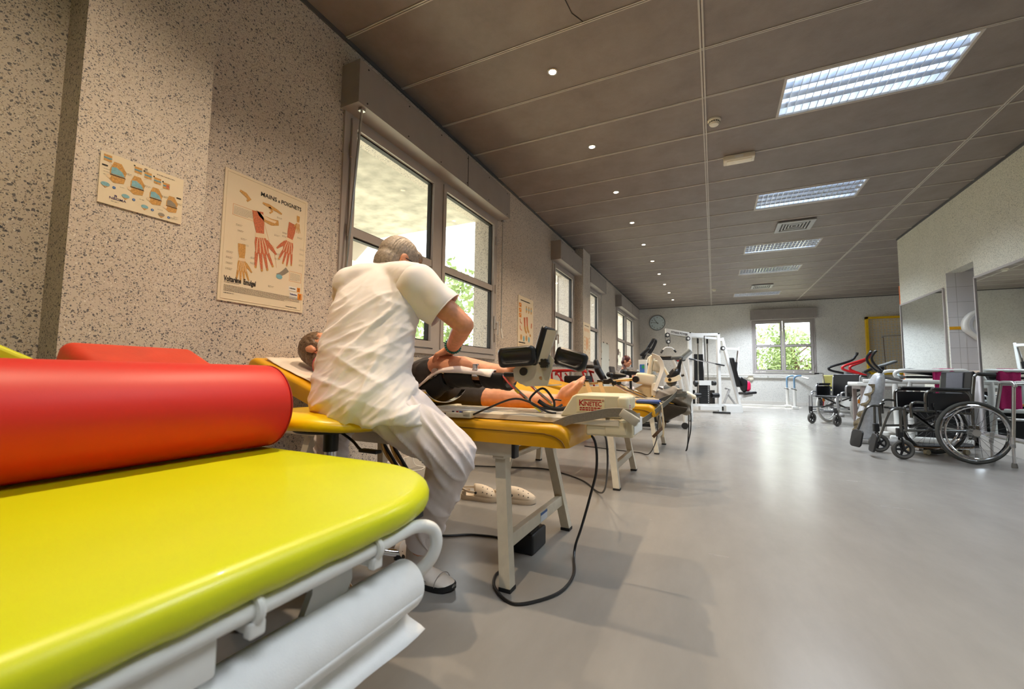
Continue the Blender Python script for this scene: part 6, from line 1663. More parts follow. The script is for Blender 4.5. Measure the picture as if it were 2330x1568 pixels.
hb = MB(); hb.sph(Pw(0, -.020, .030), (.076, .090, .092), 20, 14, Rw); hb.sph(Pw(0, -.06, -.03), (.068, .05, .06), 16, 10, Rw); hb.capsule([Pw(0, -.055, -.07), V((-1.645, 8.80, .93)), V((-1.575, 8.76, .85)), V((-1.545, 8.755, .80))], [.036, .022, .020, .010], 10)
blob('hair', hb, .005, M_REDH, wo, 2, lambda co, n: co+n*(.004*mnoise.noise(V((co.x*30, co.y*30, co.z*8)))))
m = MB(); m.loft([oval((-1.74, 8.9, .50), .118, .175, l=V((1, 0, 0)), f=V((0, 1, 0))), oval((-1.73, 8.9, .62), .102, .145, l=V((1, 0, 0)), f=V((0, 1, 0))), oval((-1.71, 8.9, .78), .116, .165, l=V((1, 0, 0)), f=V((0, 1, 0))), oval((-1.70, 8.9, .88), .098, .172, l=V((1, 0, 0)), f=V((0, 1, 0))), oval((-1.70, 8.9, .935), .062, .085, l=V((1, 0, 0)), f=V((0, 1, 0)))])
for s in (-1, 1): m.capsule([V((-1.70, 8.9+s*.15, .88)), V((-1.665, 8.9+s*.188, .70)), V((-1.655, 8.9+s*.19, .64)), V((-1.56, 8.9+s*.10, .72))], [.062, .054, .050, .042], 12)
blob('top', m, .007, M_TUNIC, wo, 3, wrinkle((.3, .5, .6), .006, 3, 10, 2.))
m = MB()
for s in (-1, 1): m.capsule([V((-1.70, 8.9+s*.09, .52)), V((-1.42, 8.9+s*.12, .52)), V((-1.40, 8.9+s*.12, .14))], [.09, .066, .05], 12)
blob('trousers', m, .009, M_PANTS, wo, 3)
for s in (-1, 1): obj('shoe', MB().rbox((-1.35, 8.9+s*.12, .045), (.24, .085, .085), .03), M_SHOE, wo)
ph = obj('phone', MB().rbox((0, 0, 0), (.075, .010, .15), .006, 2, Matrix.Translation((-1.425, 8.86, .865)) @ Matrix.Rotation(radians(-6), 4, 'Z') @ Matrix.Rotation(radians(38), 4, 'Y')), mat('pale_blue_phone', (196, 216, 240), .3)); tag(ph, 'pale blue phone held by the red haired woman', 'phone')
ch = thing('chair', 'dark grey chair behind the seated red haired woman', 'chair', (-1.8, 8.9, 0))
obj('backrest', MB().rbox((0, 0, 0), (.05, .40, .30), .03, 4, Matrix.Translation((-1.93, 8.9, .86)) @ Matrix.Rotation(radians(-8), 4, 'Y')), mat('charcoal_fabric', (64, 62, 64), .8), ch); obj('seat', MB().rbox((-1.72, 8.9, .42), (.44, .44, .06), .03), mat('charcoal_fabric', (64, 62, 64), .8), ch)
obj('back_post', MB().cyl((-1.92, 8.9, .72), (-1.90, 8.9, .40), .02, 8), M_BLACK, ch)
for x in (-1.9, -1.54):
    for y in (8.72, 9.08): obj('leg', MB().cyl((x, y, .40), (x, y, 0.0), .014, 8), M_BLACK, ch)

# ================================================================== white multi-station gym
gy = thing('multi_gym', 'white multi-station weight machine lettered FITNESS POWER near the back wall', 'gym machine', (0, 10.95, 0))
M_GW = mat('gym_white', (222, 222, 220), .35, 0, .02)
G = lambda x, z, d=0: V((x-.53*d, 10.6+.63*(x+.5)+.85*d, z))   # d: metres behind the front plane
def bar(parent, pts, w, name, m_=None, seg=4):
    o = obj(name, MB().tube(pts, w, seg), m_ or M_GW, parent, 30); return o
def sq(parent, a, c, w, name, m_=None):
    a, c = V(a), V(c); d = (c-a).normalized(); h = V((0, 0, 1)) if abs(d.z) < .9 else V((.846, .533, 0))
    u = (h-d*h.dot(d)).normalized(); v = d.cross(u); rg = [[p+u*w+v*w, p-u*w+v*w, p-u*w-v*w, p+u*w-v*w] for p in (a, c)]
    return obj(name, MB().loft(rg), m_ or M_GW, parent, 0)
for x in (-.5, .10):
    p = sq(gy, G(x, 0), G(x, 1.83), .034, 'upright'); obj('cap', MB().box(-.036, .036, -.036, .036, 0, .02, Matrix.Translation(G(x, 1.83))), M_BLACK, p, 0)
sq(gy, G(-.5, 1.80), G(.10, 1.82), .030, 'top_beam'); sq(gy, G(.10, 1.72), G(-.5, 1.76, .0), .024, 'top_rail')
# boom with the lettering
b_ = MB(); q = [G(-1.0, 1.93), G(-.995, 1.80), G(-.20, 1.73), G(-.20, 1.80)]
n_ = V((-.533, .846, 0)); b_.loft([[p-n_*.03 for p in q], [p+n_*.03 for p in q]]); boom = obj('boom', b_, M_GW, gy, 0)
ux = (G(-.44, 1.765)-G(-.92, 1.842)).normalized(); uy = V((0, 0, 1)); uy = (uy-ux*uy.dot(ux)).normalized()
o_ = G(-.90, 1.826)-n_*.033
mt = Matrix((ux, uy, ux.cross(uy))).transposed().to_4x4(); mt.translation = o_
lettering('machine_lettering', 'FITNESS POWER', .068, mt, M_INK, boom, .0005, .0012, .83)
# cable, pulleys and triangle handle
for (x, z, r) in ((-.985, 1.77, .055), (-.97, 1.615, .05), (-.56, 1.70, .05), (.17, 1.49, .05)):
    c = G(x, z, -.05); p = MB().cyl(c-n_*.02, c+n_*.02, r, 20); pl = obj('pulley', p, M_BLACK, gy); obj('pulley_hub', MB().cyl(c-n_*.026, c-n_*.018, r*.55, 14), M_GW, pl)
M_CAB = mat('dark_wire', (70, 70, 72), .4, .5)
obj('cable', MB().tube([G(-1.03, 1.75, -.05), G(-1.02, 1.62, -.05)], .005, 6).tube([G(-.94, 1.80, -.05), G(-.60, 1.72, -.05)], .004, 6).tube([G(-.93, 1.75, -.05), G(-.925, 1.62, -.05)], .005, 6).tube([G(-.97, 1.58, -.05), G(-.965, 1.50, -.05)], .006, 6), M_CAB, gy)
tri = obj('triangle_handle', MB().tube(crom([G(-1.08, 1.42, -.05), G(-1.03, 1.475, -.05), G(-.965, 1.485, -.05), G(-.90, 1.475, -.05), G(-.85, 1.43, -.05)], 5), .014, 8), M_GW, gy)
for x, z, x2, z2 in ((-1.08, 1.42, -1.12, 1.35), (-.85, 1.43, -.81, 1.375)): obj('grip', MB().cyl(G(x, z, -.05), G(x2, z2, -.05), .022, 10), M_BLACK, tri)
# guide rods, stack, back pad, lat bar
for x in (-.305, -.105):
    obj('guide_rod', MB().cyl(G(x, .10, .05), G(x, 1.78, .05), .013, 10), M_CHROME, gy); obj('rod_sleeve', MB().cyl(G(x, 1.60, .05), G(x, 1.75, .05), .022, 10), M_BLACK, gy)
obj('stack_post', MB().cyl(G(-.205, .60, .02), G(-.205, 1.82, .02), .007, 8), M_CHROME, gy)
m = MB()
for k in range(11): m.box(-.125, .125, -.06, .06, .16+k*.042, .16+k*.042+.039, Matrix.Translation(G(-.205, 0, .05)) @ Matrix.Rotation(radians(32), 4, 'Z'))
obj('weight_stack', m, M_BLACK, gy, 0); m = MB()
for k in range(11): m.box(.075, .095, -.064, -.0605, .17+k*.042, .17+k*.042+.016, Matrix.Translation(G(-.205, 0, .05)) @ Matrix.Rotation(radians(32), 4, 'Z'))
obj('stack_numbers', m, M_WHITE, gy, 0)
obj('stack_carriage', MB().box(-.15, .15, -.08, .08, .62, .73, Matrix.Translation(G(-.205, 0, .05)) @ Matrix.Rotation(radians(32), 4, 'Z')), M_GW, gy, 0)
for x in (-.40, -.02): obj('carriage_roller', MB().cyl(G(x-.03, .67, -.02), G(x+.03, .67, -.02), .055, 12), M_BLACK, gy)
obj('back_pad', MB().rbox((0, 0, 0), (.25, .06, .78), .10, 5, Matrix.Translation(G(-.205, .97, .22)) @ Matrix.Rotation(radians(32), 4, 'Z'), .02), M_BLACKV, gy)
obj('lat_bar', MB().tube([G(-.56, 1.235, -.06), G(.19, 1.085, -.06)], .013, 10), M_CHROME, gy)
for a, c in (((-.56, 1.235), (-.42, 1.207)), ((.0, 1.123), (.19, 1.085))): obj('bar_grip', MB().cyl(G(a[0], a[1], -.06), G(c[0], c[1], -.06), .018, 10), M_BLACK, gy)
obj('chain', MB().tube([G(-.205, 1.78, -.03), G(-.205, 1.17, -.05)], .010, 6), M_CAB, gy)
for x in (-.40, -.02): obj('leg_roller', MB().cyl(G(x-.07, .39, -.06), G(x+.07, .39, -.06), .055, 14), M_BLACKV, gy)
# slanted right frame with press arm and seat
sq(gy, G(.18, 1.74), G(.56, 0), .030, 'slanted_post'); sq(gy, G(.10, 1.70), G(.20, 1.70), .03, 'top_link')
sq(gy, G(.08, 1.49), G(.53, 1.485), .024, 'press_arm'); sq(gy, G(.53, 1.53), G(.50, 1.0), .020, 'press_lever'); obj('press_handle', MB().cyl(G(.46, 1.17, -.03), G(.44, .97, -.03), .030, 12), M_BLACK, gy)
obj('handle_link', MB().tube([G(.50, 1.44, -.03), G(.46, 1.15, -.03)], .016, 8), M_CHROME, gy)
T = lambda c, a: Matrix.Translation(c) @ Matrix.Rotation(radians(32), 4, 'Z') @ Matrix.Rotation(radians(a), 4, 'Y')
obj('bench_back', MB().rbox((0, 0, 0), (.06, .26, .70), .025, 4, T(G(.41, .93, .0), -13)), M_BLACKV, gy)
obj('bench_seat', MB().rbox((0, 0, 0), (.30, .28, .06), .025, 4, T(G(.70, .45, 0), -6)), M_BLACKV, gy); sq(gy, G(.50, .34), G(.80, .41), .026, 'seat_beam')
sq(gy, G(-.5, .16), G(.54, .16), .028, 'base_beam'); sq(gy, G(-.36, .10, -.08), G(.05, .10, -.08), .045, 'front_beam'); obj('electric_box', MB().box(0, .40, -.05, .05, 0, .16, Matrix.Translation(G(.16, 0, -.10)) @ Matrix.Rotation(radians(32), 4, 'Z')), M_GW, gy, 0)
m = MB().tube([G(.20, .22), G(.33, .53, .02), G(.24, .55, .02)], .026, 8); m.tube([G(.28, .42), G(.46, .14)], .024, 8); obj('leg_lever', m, M_GREYP, gy)
for x in (-.36, .06): obj('side_plate', MB().box(-.03, .03, -.05, .05, .12, .50, Matrix.Translation(G(x, 0, .2)) @ Matrix.Rotation(radians(32), 4, 'Z')), M_BLACK, gy, 0)
obj('foot_roll', MB().cyl(G(.30, .06, .25), G(.52, .06, .3), .05, 12), M_BLACK, gy)
# bag on the seat
bgx = thing('sports_bag', 'black and bright pink bag leaning on the seat of the white gym machine', 'bag', (.62, 11.3, .48))
m = MB(); m.capsule([G(.54, .76, -.02), G(.60, .68, -.02), G(.62, .56, -.02)], [.075, .10, .085], 14); blob('bag_body', m, .012, M_BLACKV, bgx, 3, wrinkle((.2, .2, 1), .012, 3, 8, 3.))
m = MB(); m.capsule([G(.67, .66, -.05), G(.67, .56, -.05)], [.075, .075], 14); blob('pink_panel', m, .012, mat('hot_pink_nylon', (226, 22, 84), .5), bgx, 3)
fc = obj('floor_clutter', MB().rbox(tuple(G(-.05, .02, -.35)), (.36, .10, .04), .01), M_BLACK); tag(fc, 'low black step pedal on the floor in front of the white gym', 'pedal')
# parallel bar posts
pbx = thing('parallel_bars', 'pair of white and pale blue adjustable bar posts in front of the back wall', 'parallel bars', (1.85, 13.4, 0))
M_PBL = mat('pale_blue_metal', (120, 156, 188), .35, .3)
for y, x in ((13.2, 1.90), (13.9, 1.83)):
    p = obj('post', MB().cyl((x, y, .06), (x, y, .55), .036, 16), M_WHITE, pbx)
    obj('inner_tube', MB().tube(crom([(x, y, .55), (x, y, .78), (x+.02, y, .84), (x+.08, y, .875), (x+.16, y, .88)], 5), .022, 10), M_PBL, pbx); obj('clamp_screw', MB().tube([(x-.08, y-.04, .54), (x+.05, y-.04, .50)], .010, 6), M_BLACK, pbx)
    obj('foot', MB().rbox((x, y, .035), (.14, .14, .07), .01), M_WHITE, pbx)
obj('floor_beam', MB().box(.6, 2.0, 13.86, 13.94, 0, .05), M_WHITE, pbx, 0)

# ================================================================== right side: wheelchairs
def wheelchair(label, c, rz, frame_m, rim_m, pad_m, group, spokes_m, tyre_m, grey_panel=True, reflector=False, legs=True):
    """local axes: +x forward, wheels at the origin's axle; written around the local origin"""
    r = thing('wheelchair', label, 'wheelchair', c, rz, group, absolute=False)
    R0 = .300
    for s in (-1, 1):
        y = s*.285
        w = obj('rear_wheel', MB().torus((0, y, R0), R0-.017, .0165, 'y', 56, 10), tyre_m, r)
        obj('rim', MB().torus((0, y, R0), R0-.040, .011, 'y', 48, 8, 1.3), rim_m, w)
        obj('push_ring', MB().torus((0, y+s*.045, R0), R0-.055, .009, 'y', 48, 8), rim_m, w)
        m = MB(); m.cyl((0, y-.035, R0), (0, y+.035, R0), .022, 16); m.cyl((0, y-.04, R0), (0, y-.03, R0), .034, 16); m.cyl((0, y+.04, R0), (0, y+.03, R0), .034, 16); obj('hub', m, M_STEEL, w)
        m = MB()
        for k in range(28):
            a = 2*pi*k/28; b = a+(.55 if k % 2 else -.55); o = (.028 if k % 4 < 2 else -.028)
            m.tube([(.03*cos(b), y+o, R0+.03*sin(b)), ((R0-.045)*cos(a), y, R0+(R0-.045)*sin(a))], .0016, 5)
        obj('spokes', m, spokes_m, w)
        m = MB()
        for k in range(6):
            a = 2*pi*k/6; m.cyl(((R0-.05)*cos(a), y, R0+(R0-.05)*sin(a)), ((R0-.055)*cos(a), y+s*.045, R0+(R0-.055)*sin(a)), .004, 6)
        obj('ring_standoff', m, M_STEEL, w)
        if reflector: obj('reflector', MB().rbox((.10, y-s*.0+s*.01, R0+.12), (.05, .012, .07), .005), mat('amber_reflector', (240, 140, 16), .3), w)
        # caster
        yc = s*.215; cs = obj('caster_wheel', MB().torus((.53, yc, .098), .080, .019, 'y', 32, 8), mat('grey_caster_tyre', (84, 82, 78), .7), r)
        m = MB().cyl((.53, yc-.014, .098), (.53, yc+.014, .098), .02, 14)
        for k in range(5):
            a = 2*pi*k/5; m.tube([(.53, yc, .098), (.53+.068*cos(a), yc, .098+.068*sin(a))], [.014, .010], 6)
        m.torus((.53, yc, .098), .064, .010, 'y', 24, 6); obj('caster_spider', m, M_BLACK, cs)
        m = MB(); m.tube([(.53, yc-.026, .098), (.545, yc-.026, .21), (.55, yc, .225), (.545, yc+.026, .21), (.53, yc+.026, .098)], .010, 6); m.rbox((.55, yc, .265), (.05, .05, .09), .01); obj('caster_fork', m, M_BLACK, r)
        ys = s*.225
        # side frame
        obj('lower_tube', MB().tube([(-.06, ys, .30), (.30, ys, .30), (.55, ys, .285)], .0125, 10), frame_m, r)
        obj('seat_tube', MB().tube([(-.04, ys, .475), (.46, ys, .49)], .0125, 10), frame_m, r)
        obj('front_tube', MB().tube(crom([(.50, ys, .29), (.505, ys, .46), (.50, ys, .52), (.46, ys, .535)], 5), .0125, 10), frame_m, r)
        obj('back_post', MB().tube(crom([(-.04, ys, .22), (-.04, ys, .55), (-.065, ys, .80), (-.075, ys, .845), (-.12, ys, .865), (-.22, ys, .855)], 6), .0125, 10), frame_m, r)
        obj('push_handle', MB().tube([(-.10, ys, .862), (-.23, ys, .852)], .018, 12), M_RUBBER, r)
        obj('arm_tube', MB().tube(crom([(-.01, ys+s*.03, .50), (-.01, ys+s*.03, .63), (.02, ys+s*.03, .68), (.06, ys+s*.03, .69), (.27, ys+s*.03, .69), (.33, ys+s*.03, .675), (.345, ys+s*.03, .62), (.345, ys+s*.03, .49)], 5), .0125, 10), frame_m, r)
        obj('front_arm', MB().tube(crom([(.345, ys+s*.03, .565), (.40, ys+s*.03, .575), (.45, ys+s*.03, .565), (.465, ys+s*.03, .53), (.465, ys+s*.03, .42)], 5), .0125, 10), frame_m, r)
        obj('arm_pad', MB().rbox((.14, ys+s*.03, .708), (.30, .052, .032), .014, 4), M_BLACKV, r)
        obj('side_panel', MB().rbox((.15, ys+s*.03, .585), (.345, .010, .17), .004), M_BLACKV, r)
        # leg rest and foot plate
        if legs: obj('leg_rest', MB().tube(crom([(.50, ys, .50), (.56, ys, .505), (.62, ys, .48), (.66, ys, .40), (.70, ys, .28), (.745, ys, .17)], 6), .0125, 10), frame_m, r)
        obj('swing_post', MB().tube([(.545, ys+s*.012, .50), (.55, ys+s*.012, .27)], .012, 8), frame_m, r)
        T = Matrix.Translation((.755, ys-s*.055, .145)) @ Matrix.Rotation(radians(s*-10), 4, 'Z') @ Matrix.Rotation(radians(78), 4, 'Y')
        if legs: obj('foot_plate', MB().rbox((0, 0, 0), (.19, .17, .018), .04, 4, T, .006), M_BLACK, r)
        obj('brake', MB().tube([(.26, ys+s*.05, .44), (.29, ys+s*.05, .54)], .007, 6).rbox((.29, ys+s*.05, .55), (.018, .02, .04), .006).rbox((.25, ys+s*.04, .44), (.05, .03, .03), .005), M_BLACK, r)
        obj('axle_plate', MB().rbox((-.03, ys+s*.012, .31), (.09, .012, .11), .006), frame_m, r)
    obj('seat', MB().rbox((.20, 0, .485), (.46, .44, .030), .014, 4), M_BLACKV, r)
    bt = obj('backrest', MB().rbox((0, 0, 0), (.03, .44, .40), .014, 4, Matrix.Translation((-.055, 0, .69)) @ Matrix.Rotation(radians(-5), 4, 'Y')), M_BLACKV, r)
    if grey_panel: obj('back_panel', MB().rbox((0, 0, 0), (.012, .23, .37), .005, 3, Matrix.Translation((-.036, 0, .69)) @ Matrix.Rotation(radians(-5), 4, 'Y')), pad_m, bt)
    obj('cross_brace', MB().rbox((0, 0, 0), (.03, .55, .02), .004, 2, Matrix.Translation((.22, 0, .38)) @ Matrix.Rotation(radians(22), 4, 'X')), M_BLACK, r); obj('cross_brace', MB().rbox((0, 0, 0), (.03, .55, .02), .004, 2, Matrix.Translation((.25, 0, .38)) @ Matrix.Rotation(radians(-22), 4, 'X')), M_BLACK, r)
    obj('axle', MB().cyl((0, -.24, R0), (0, .24, R0), .010, 10), M_STEEL, r)
    return r
M_DKCHR = mat('dark_chrome', (112, 112, 110), .25, .85, .05); M_SPK = mat('spoke_steel', (110, 110, 112), .3, .8)
wheelchair('black wheelchair with grey back panel, nearest on the right before the mirror', (2.185, 5.865, 0), pi+radians(9.5), M_DKCHR, M_CHROME, mat('grey_back_panel', (92, 92, 98), .8, 0, .05, 60), None, M_SPK, mat('dark_tyre', (74, 74, 70), .75))
wheelchair('wheelchair with pale grey wheels and an amber reflector, behind the silver padded bike', (2.10, 9.40, 0), pi+radians(44), mat('silver_frame', (176, 178, 182), .3, .7), mat('pale_rim', (206, 206, 204), .35, .2), M_BLACKV, None, M_SPK, mat('pale_tyre', (196, 194, 188), .7), False, True, False)
# skateboard-like wooden balance board under the chair
sb = thing('skateboard', 'wooden skateboard on the floor under the nearest wheelchair', 'skateboard', (2.2, 6.25, 0))
T = Matrix.Translation((2.19, 6.22, 0)) @ Matrix.Rotation(radians(28), 4, 'Z')
pts = [(-.36, .085), (-.30, .070), (-.2, .068), (.2, .068), (.30, .070), (.36, .085)]
rg = []
for x, z in [(p.x, p.y) for p in crom([V((a, b, 0)) for a, b in pts], 4)]:
    w = .095*math.sqrt(max(.05, 1-(max(0, abs(x)-.27)/.10)**2)); rg.append([T @ V((x, -w, z)), T @ V((x, w, z)), T @ V((x, w, z+.011)), T @ V((x, -w, z+.011))])
obj('deck', MB().loft(rg), mat('wood_deck', (150, 112, 70), .5, 0, .2, 30), sb, 40); obj('grip_tape', MB().loft([[p+V((0, 0, .0115)) if k < 2 else p+V((0, 0, .0015)) for k, p in enumerate([q[3]+(q[2]-q[3])*.02, q[2]+(q[3]-q[2])*.02, q[2]+(q[3]-q[2])*.02, q[3]+(q[2]-q[3])*.02])] for q in rg], False), M_RUBBER, sb, 40)
for x in (-.22, .22):
    obj('truck', MB().cyl(T @ V((x, -.09, .036)), T @ V((x, .09, .036)), .012, 8).box(x-.025, x+.025, -.03, .03, .036, .068, T), M_STEEL, sb)
    for s in (-1, 1): obj('wheel', MB().cyl(T @ V((x, s*.075, .027)), T @ V((x, s*.108, .027)), .027, 18), mat('cream_wheel', (206, 194, 160), .5), sb)
# aluminium walking frame at the right edge
wf_ = thing('walking_frame', 'aluminium walking frame with rubber feet at the right edge before the mirror', 'walking frame', (2.6, 5.7, 0))
for k, x in enumerate((2.475, 2.78)):
    for y, yt in ((5.545, 5.60), (5.885, 5.80)):
        lg = obj('leg', MB().tube([(x+.06 if k == 0 else x-.02, yt, .77), (x, y, .18)], .0135, 12), M_STEEL, wf_)
        obj('telescopic_leg', MB().cyl((x, y, .28), (x, y, .03), .0115, 10), mat('satin_aluminium', (196, 196, 196), .35, .8), lg); obj('ferrule', MB().lathe([(.020, 0), (.021, .012), (.016, .042)], (x, y, 0), 14), mat('grey_rubber', (112, 108, 100), .8), lg); obj('height_collar', MB().cyl((x, y, .185), (x, y, .215), .0165, 12), M_GREYP, lg)
    xt = x+.06 if k == 0 else x-.02
    obj('hand_grip', MB().tube(crom([(xt, 5.585, .74), (xt, 5.605, .78), (xt, 5.70, .785), (xt, 5.795, .78), (xt, 5.815, .74)], 5), .0155, 12), M_STEEL, wf_); obj('side_brace', MB().tube([(x+.025 if k == 0 else x, 5.57, .45), (x+.025 if k == 0 else x, 5.85, .45)], .011, 8), M_STEEL, wf_)
obj('front_bar', MB().tube([(2.535, 5.80, .765), (2.76, 5.80, .765)], .0135, 10), M_STEEL, wf_); obj('front_brace', MB().tube([(2.50, 5.86, .42), (2.77, 5.86, .42)], .0115, 8), M_STEEL, wf_)

# white exercise treadmill against the mirror wall, with the pink towel
tr_ = thing('treadmill', 'white framed treadmill with black panels standing against the mirror', 'treadmill', (2.45, 7.1, 0))
def ringbar(x0, x1, y, z, name):
    return obj(name, MB().tube(crom([(x0+.02, y, z-.10), (x0-.01, y, z-.03), (x0+.05, y, z+.01), (x0+.2, y, z+.012), (x1-.15, y, z+.012), (x1-.03, y, z+.01), (x1+.0, y, z-.04), (x1-.02, y, z-.10)], 6), .022, 12), M_WHITE, tr_)
ringbar(2.10, 2.78, 6.98, .905, 'top_rail'); ringbar(2.10, 2.78, 7.45, .905, 'top_rail')
for y in (6.98, 7.45):
    obj('side_beam', MB().rbox((2.33, y, .775), (.90, .05, .055), .015), M_WHITE, tr_)
    for x in (2.225, 2.71): obj('post', MB().cyl((x, y, .06), (x, y, .78), .030, 14), M_WHITE, tr_)
    obj('lower_rail', MB().rbox((2.47, y, .45), (.50, .035, .05), .01), M_WHITE, tr_); obj('foot_beam', MB().rbox((2.4, y, .055), (.78, .06, .07), .02), M_WHITE, tr_)
obj('deck', MB().rbox((2.45, 7.22, .14), (.70, .38, .08), .02), M_WHITE, tr_)
obj('black_panel', MB().rbox((2.50, 7.22, .30), (.42, .40, .44), .02), M_BLACK, tr_); obj('console_pad', MB().rbox((0, 0, 0), (.40, .36, .05), .02, 3, Matrix.Translation((2.44, 7.22, .90)) @ Matrix.Rotation(radians(8), 4, 'Y')), mat('dark_green_black', (40, 48, 46), .5), tr_)
obj('tray', MB().rbox((2.46, 7.22, .835), (.5, .42, .03), .01), M_BLACK, tr_)
obj('drawer_wood', MB().rbox((2.42, 7.0, .52), (.3, .06, .03), .005), mat('tan_wood', (190, 130, 70), .5), tr_)
tw2 = MB(); path = crom([(2.56, 6.965, .46), (2.56, 6.962, .70), (2.555, 6.962, .90), (2.555, 6.98, .938), (2.555, 7.0, .93), (2.555, 7.005, .80)], 6)
vs = []; fs = []
for i, p in enumerate(path):
    for j in range(13):
        u = (j/12-.5)*.19; w = .008*mnoise.noise(V((u*18, i*.12, 2)))+.004*sin(u*60)
        vs.append((p.x+u, p.y+w, p.z+.01*mnoise.noise(V((u*6, i*.3, 7)))))
for i in range(len(path)-1):
    for j in range(12): a = i*13+j; fs.append((a, a+1, a+14, a+13))
tw2.add(vs, fs); o = obj('towel', tw2, mat('magenta_terry', (176, 32, 96), .95, 0, .12, 90, .6, 300), None, 80); s_ = o.modifiers.new('s', 'SOLIDIFY'); s_.thickness = .012; tag(o, 'magenta towel hung over the white treadmill rail by the mirror', 'towel')
# white side table with straps and spray bottle
tb2 = thing('side_table', 'white side table with grey legs left of the white treadmill', 'table', (2.1, 7.9, 0))
obj('tabletop', MB().rbox((2.25, 7.95, .73), (.75, .5, .06), .015), M_WHITE, tb2); obj('apron', MB().rbox((2.25, 7.95, .68), (.66, .42, .05), .005), M_ALU, tb2)
for x in (1.95, 2.55):
    for y in (7.74, 8.16): obj('leg', MB().rbox((x, y, .35), (.05, .05, .70), .005), mat('grey_brown_leg', (140, 126, 120), .5), tb2)
ps = obj('strap_pile', MB().rbox((2.28, 7.9, .80), (.30, .2, .07), .03), M_BLACKV); tag(ps, 'heap of black straps on the white side table', 'straps')
for k in range(3): obj('loop', MB().torus((2.18+.1*k, 7.82, .80+.02*k), .05, .012, 'z', 18, 6), M_DKCHR, ps)
sp = obj('pump_bottle', MB().lathe([(.028, 0), (.03, .01), (.03, .10), (.012, .12), (.012, .14)], (2.45, 8.05, .762), 14), mat('pale_blue_bottle', (196, 216, 220), .3)); tag(sp, 'small pale pump bottle on the white side table', 'bottle'); obj('pump', MB().cyl((2.45, 8.05, .90), (2.45, 8.05, .94), .008, 8).rbox((2.435, 8.05, .945), (.05, .014, .012), .004), M_WHITE, sp)
# silver padded device with handles
sv = thing('exercise_bike', 'silver foil covered exercise bike with torn front, handles and grey console', 'exercise bike', (1.8, 6.72, 0))
SVZ = lambda z: (z-.79)*.92+.79
rg = []
for (cx, w, z, d) in ((1.665, .125, .0, .10), (1.70, .130, .25, .11), (1.755, .125, .48, .11), (1.81, .105, .70, .10), (1.845, .075, .83, .08), (1.86, .05, .89, .05)):
    rg.append([V((cx-w, 6.72-d*.4, z)), V((cx-w*.2, 6.72-d, z)), V((cx+w*.8, 6.72-d*.9, z)), V((cx+w, 6.72, z)), V((cx+w*.6, 6.72+d, z)), V((cx-w*.6, 6.72+d, z))])
o = obj('padded_column', MB().loft(rg), mat('silver_foil', (200, 204, 210), .34, .45, .12, 30, .6, 60), sv, 60); sb_ = o.modifiers.new('s', 'SUBSURF'); sb_.levels = sb_.render_levels = 2
m = MB(); rg = []
for k in range(19):
    z = .16+.58*k/18; cx = 1.575+.205*((z-.16)/.58); a = .020*sin(k*1.7)+.012*sin(k*3.1)
    rg.append([V((cx-.018+a*.8, 6.67, z)), V((cx+.018+a*.5, 6.612, z)), V((cx+.010+a*.5, 6.63, z)), V((cx-.022+a*.8, 6.69, z))])
m.loft(rg); obj('torn_edge', m, mat('exposed_lining', (96, 84, 60), .8, 0, .6, 40), sv, 60)
for y in (6.62, 6.80): obj('handle', MB().tube(crom([(1.865, y, .90), (1.795, y, .985), (1.768, y, 1.065), (1.805, y, 1.14), (1.823, y, 1.15)], 5), .015, 10), M_BLACKV, sv)
obj('console', MB().rbox((0, 0, 0), (.185, .15, .03), .012, 3, Matrix.Translation((1.932, 6.70, .99)) @ Matrix.Rotation(radians(-22), 4, 'Y')), mat('dark_grey_plastic', (92, 96, 96), .45), sv); obj('console_neck', MB().tube([(1.86, 6.70, .88), (1.895, 6.70, .955)], .024, 10), M_BLACK, sv)
obj('side_arm', MB().tube([(1.89, 6.70, .83), (2.08, 6.74, .79)], .020, 10), M_GREYP, sv); obj('base', MB().rbox((1.80, 6.74, .03), (.46, .24, .06), .02), M_GREYP, sv)
# cross trainer with black and red swing arms
ex = thing('cross_trainer', 'exercise bike with long red and black bent handlebars in front of the back wall', 'exercise bike', (2.7, 11.5, 0))
for y, mm, pts in ((11.25, M_REDP, [(2.90, .88), (2.72, .94), (2.56, .99), (2.50, 1.04), (2.56, 1.10), (2.80, 1.19), (2.93, 1.25), (2.97, 1.31), (2.99, 1.38)]), (11.60, M_REDP, [(3.02, .87), (2.84, .95), (2.74, 1.0), (2.71, 1.05), (2.75, 1.10), (2.90, 1.17), (3.02, 1.25), (3.06, 1.31), (3.08, 1.38)]), (11.95, M_BLACKV, [(2.86, .90), (2.62, .95), (2.44, 1.0), (2.40, 1.05), (2.48, 1.10), (2.74, 1.19), (2.86, 1.26), (2.90, 1.32), (2.93, 1.37)])):
    a = obj('swing_arm', MB().tube(crom([V((x, y, z)) for x, z in pts], 6), .026, 12), mm, ex); x, z = pts[-1]; obj('end_cap', MB().cyl((x-.004, y, z-.02), (x+.01, y, z+.04), .030, 12), M_BLACK, a)
saddle(ex, (2.56, 11.4, .82), .9); obj('saddle_post', MB().cyl((2.56, 11.4, .78), (2.64, 11.4, .40), .022, 10), M_STEEL, ex)
obj('front_post', MB().tube([(2.96, 11.4, .95), (2.88, 11.4, .72), (2.84, 11.4, .3)], [.05, .055, .07], 14), mat('grey_console', (142, 146, 142), .4), ex); obj('console', MB().rbox((0, 0, 0), (.22, .18, .05), .02, 3, Matrix.Translation((2.98, 11.38, 1.0)) @ Matrix.Rotation(radians(-28), 4, 'Y')), M_BLACK, ex)
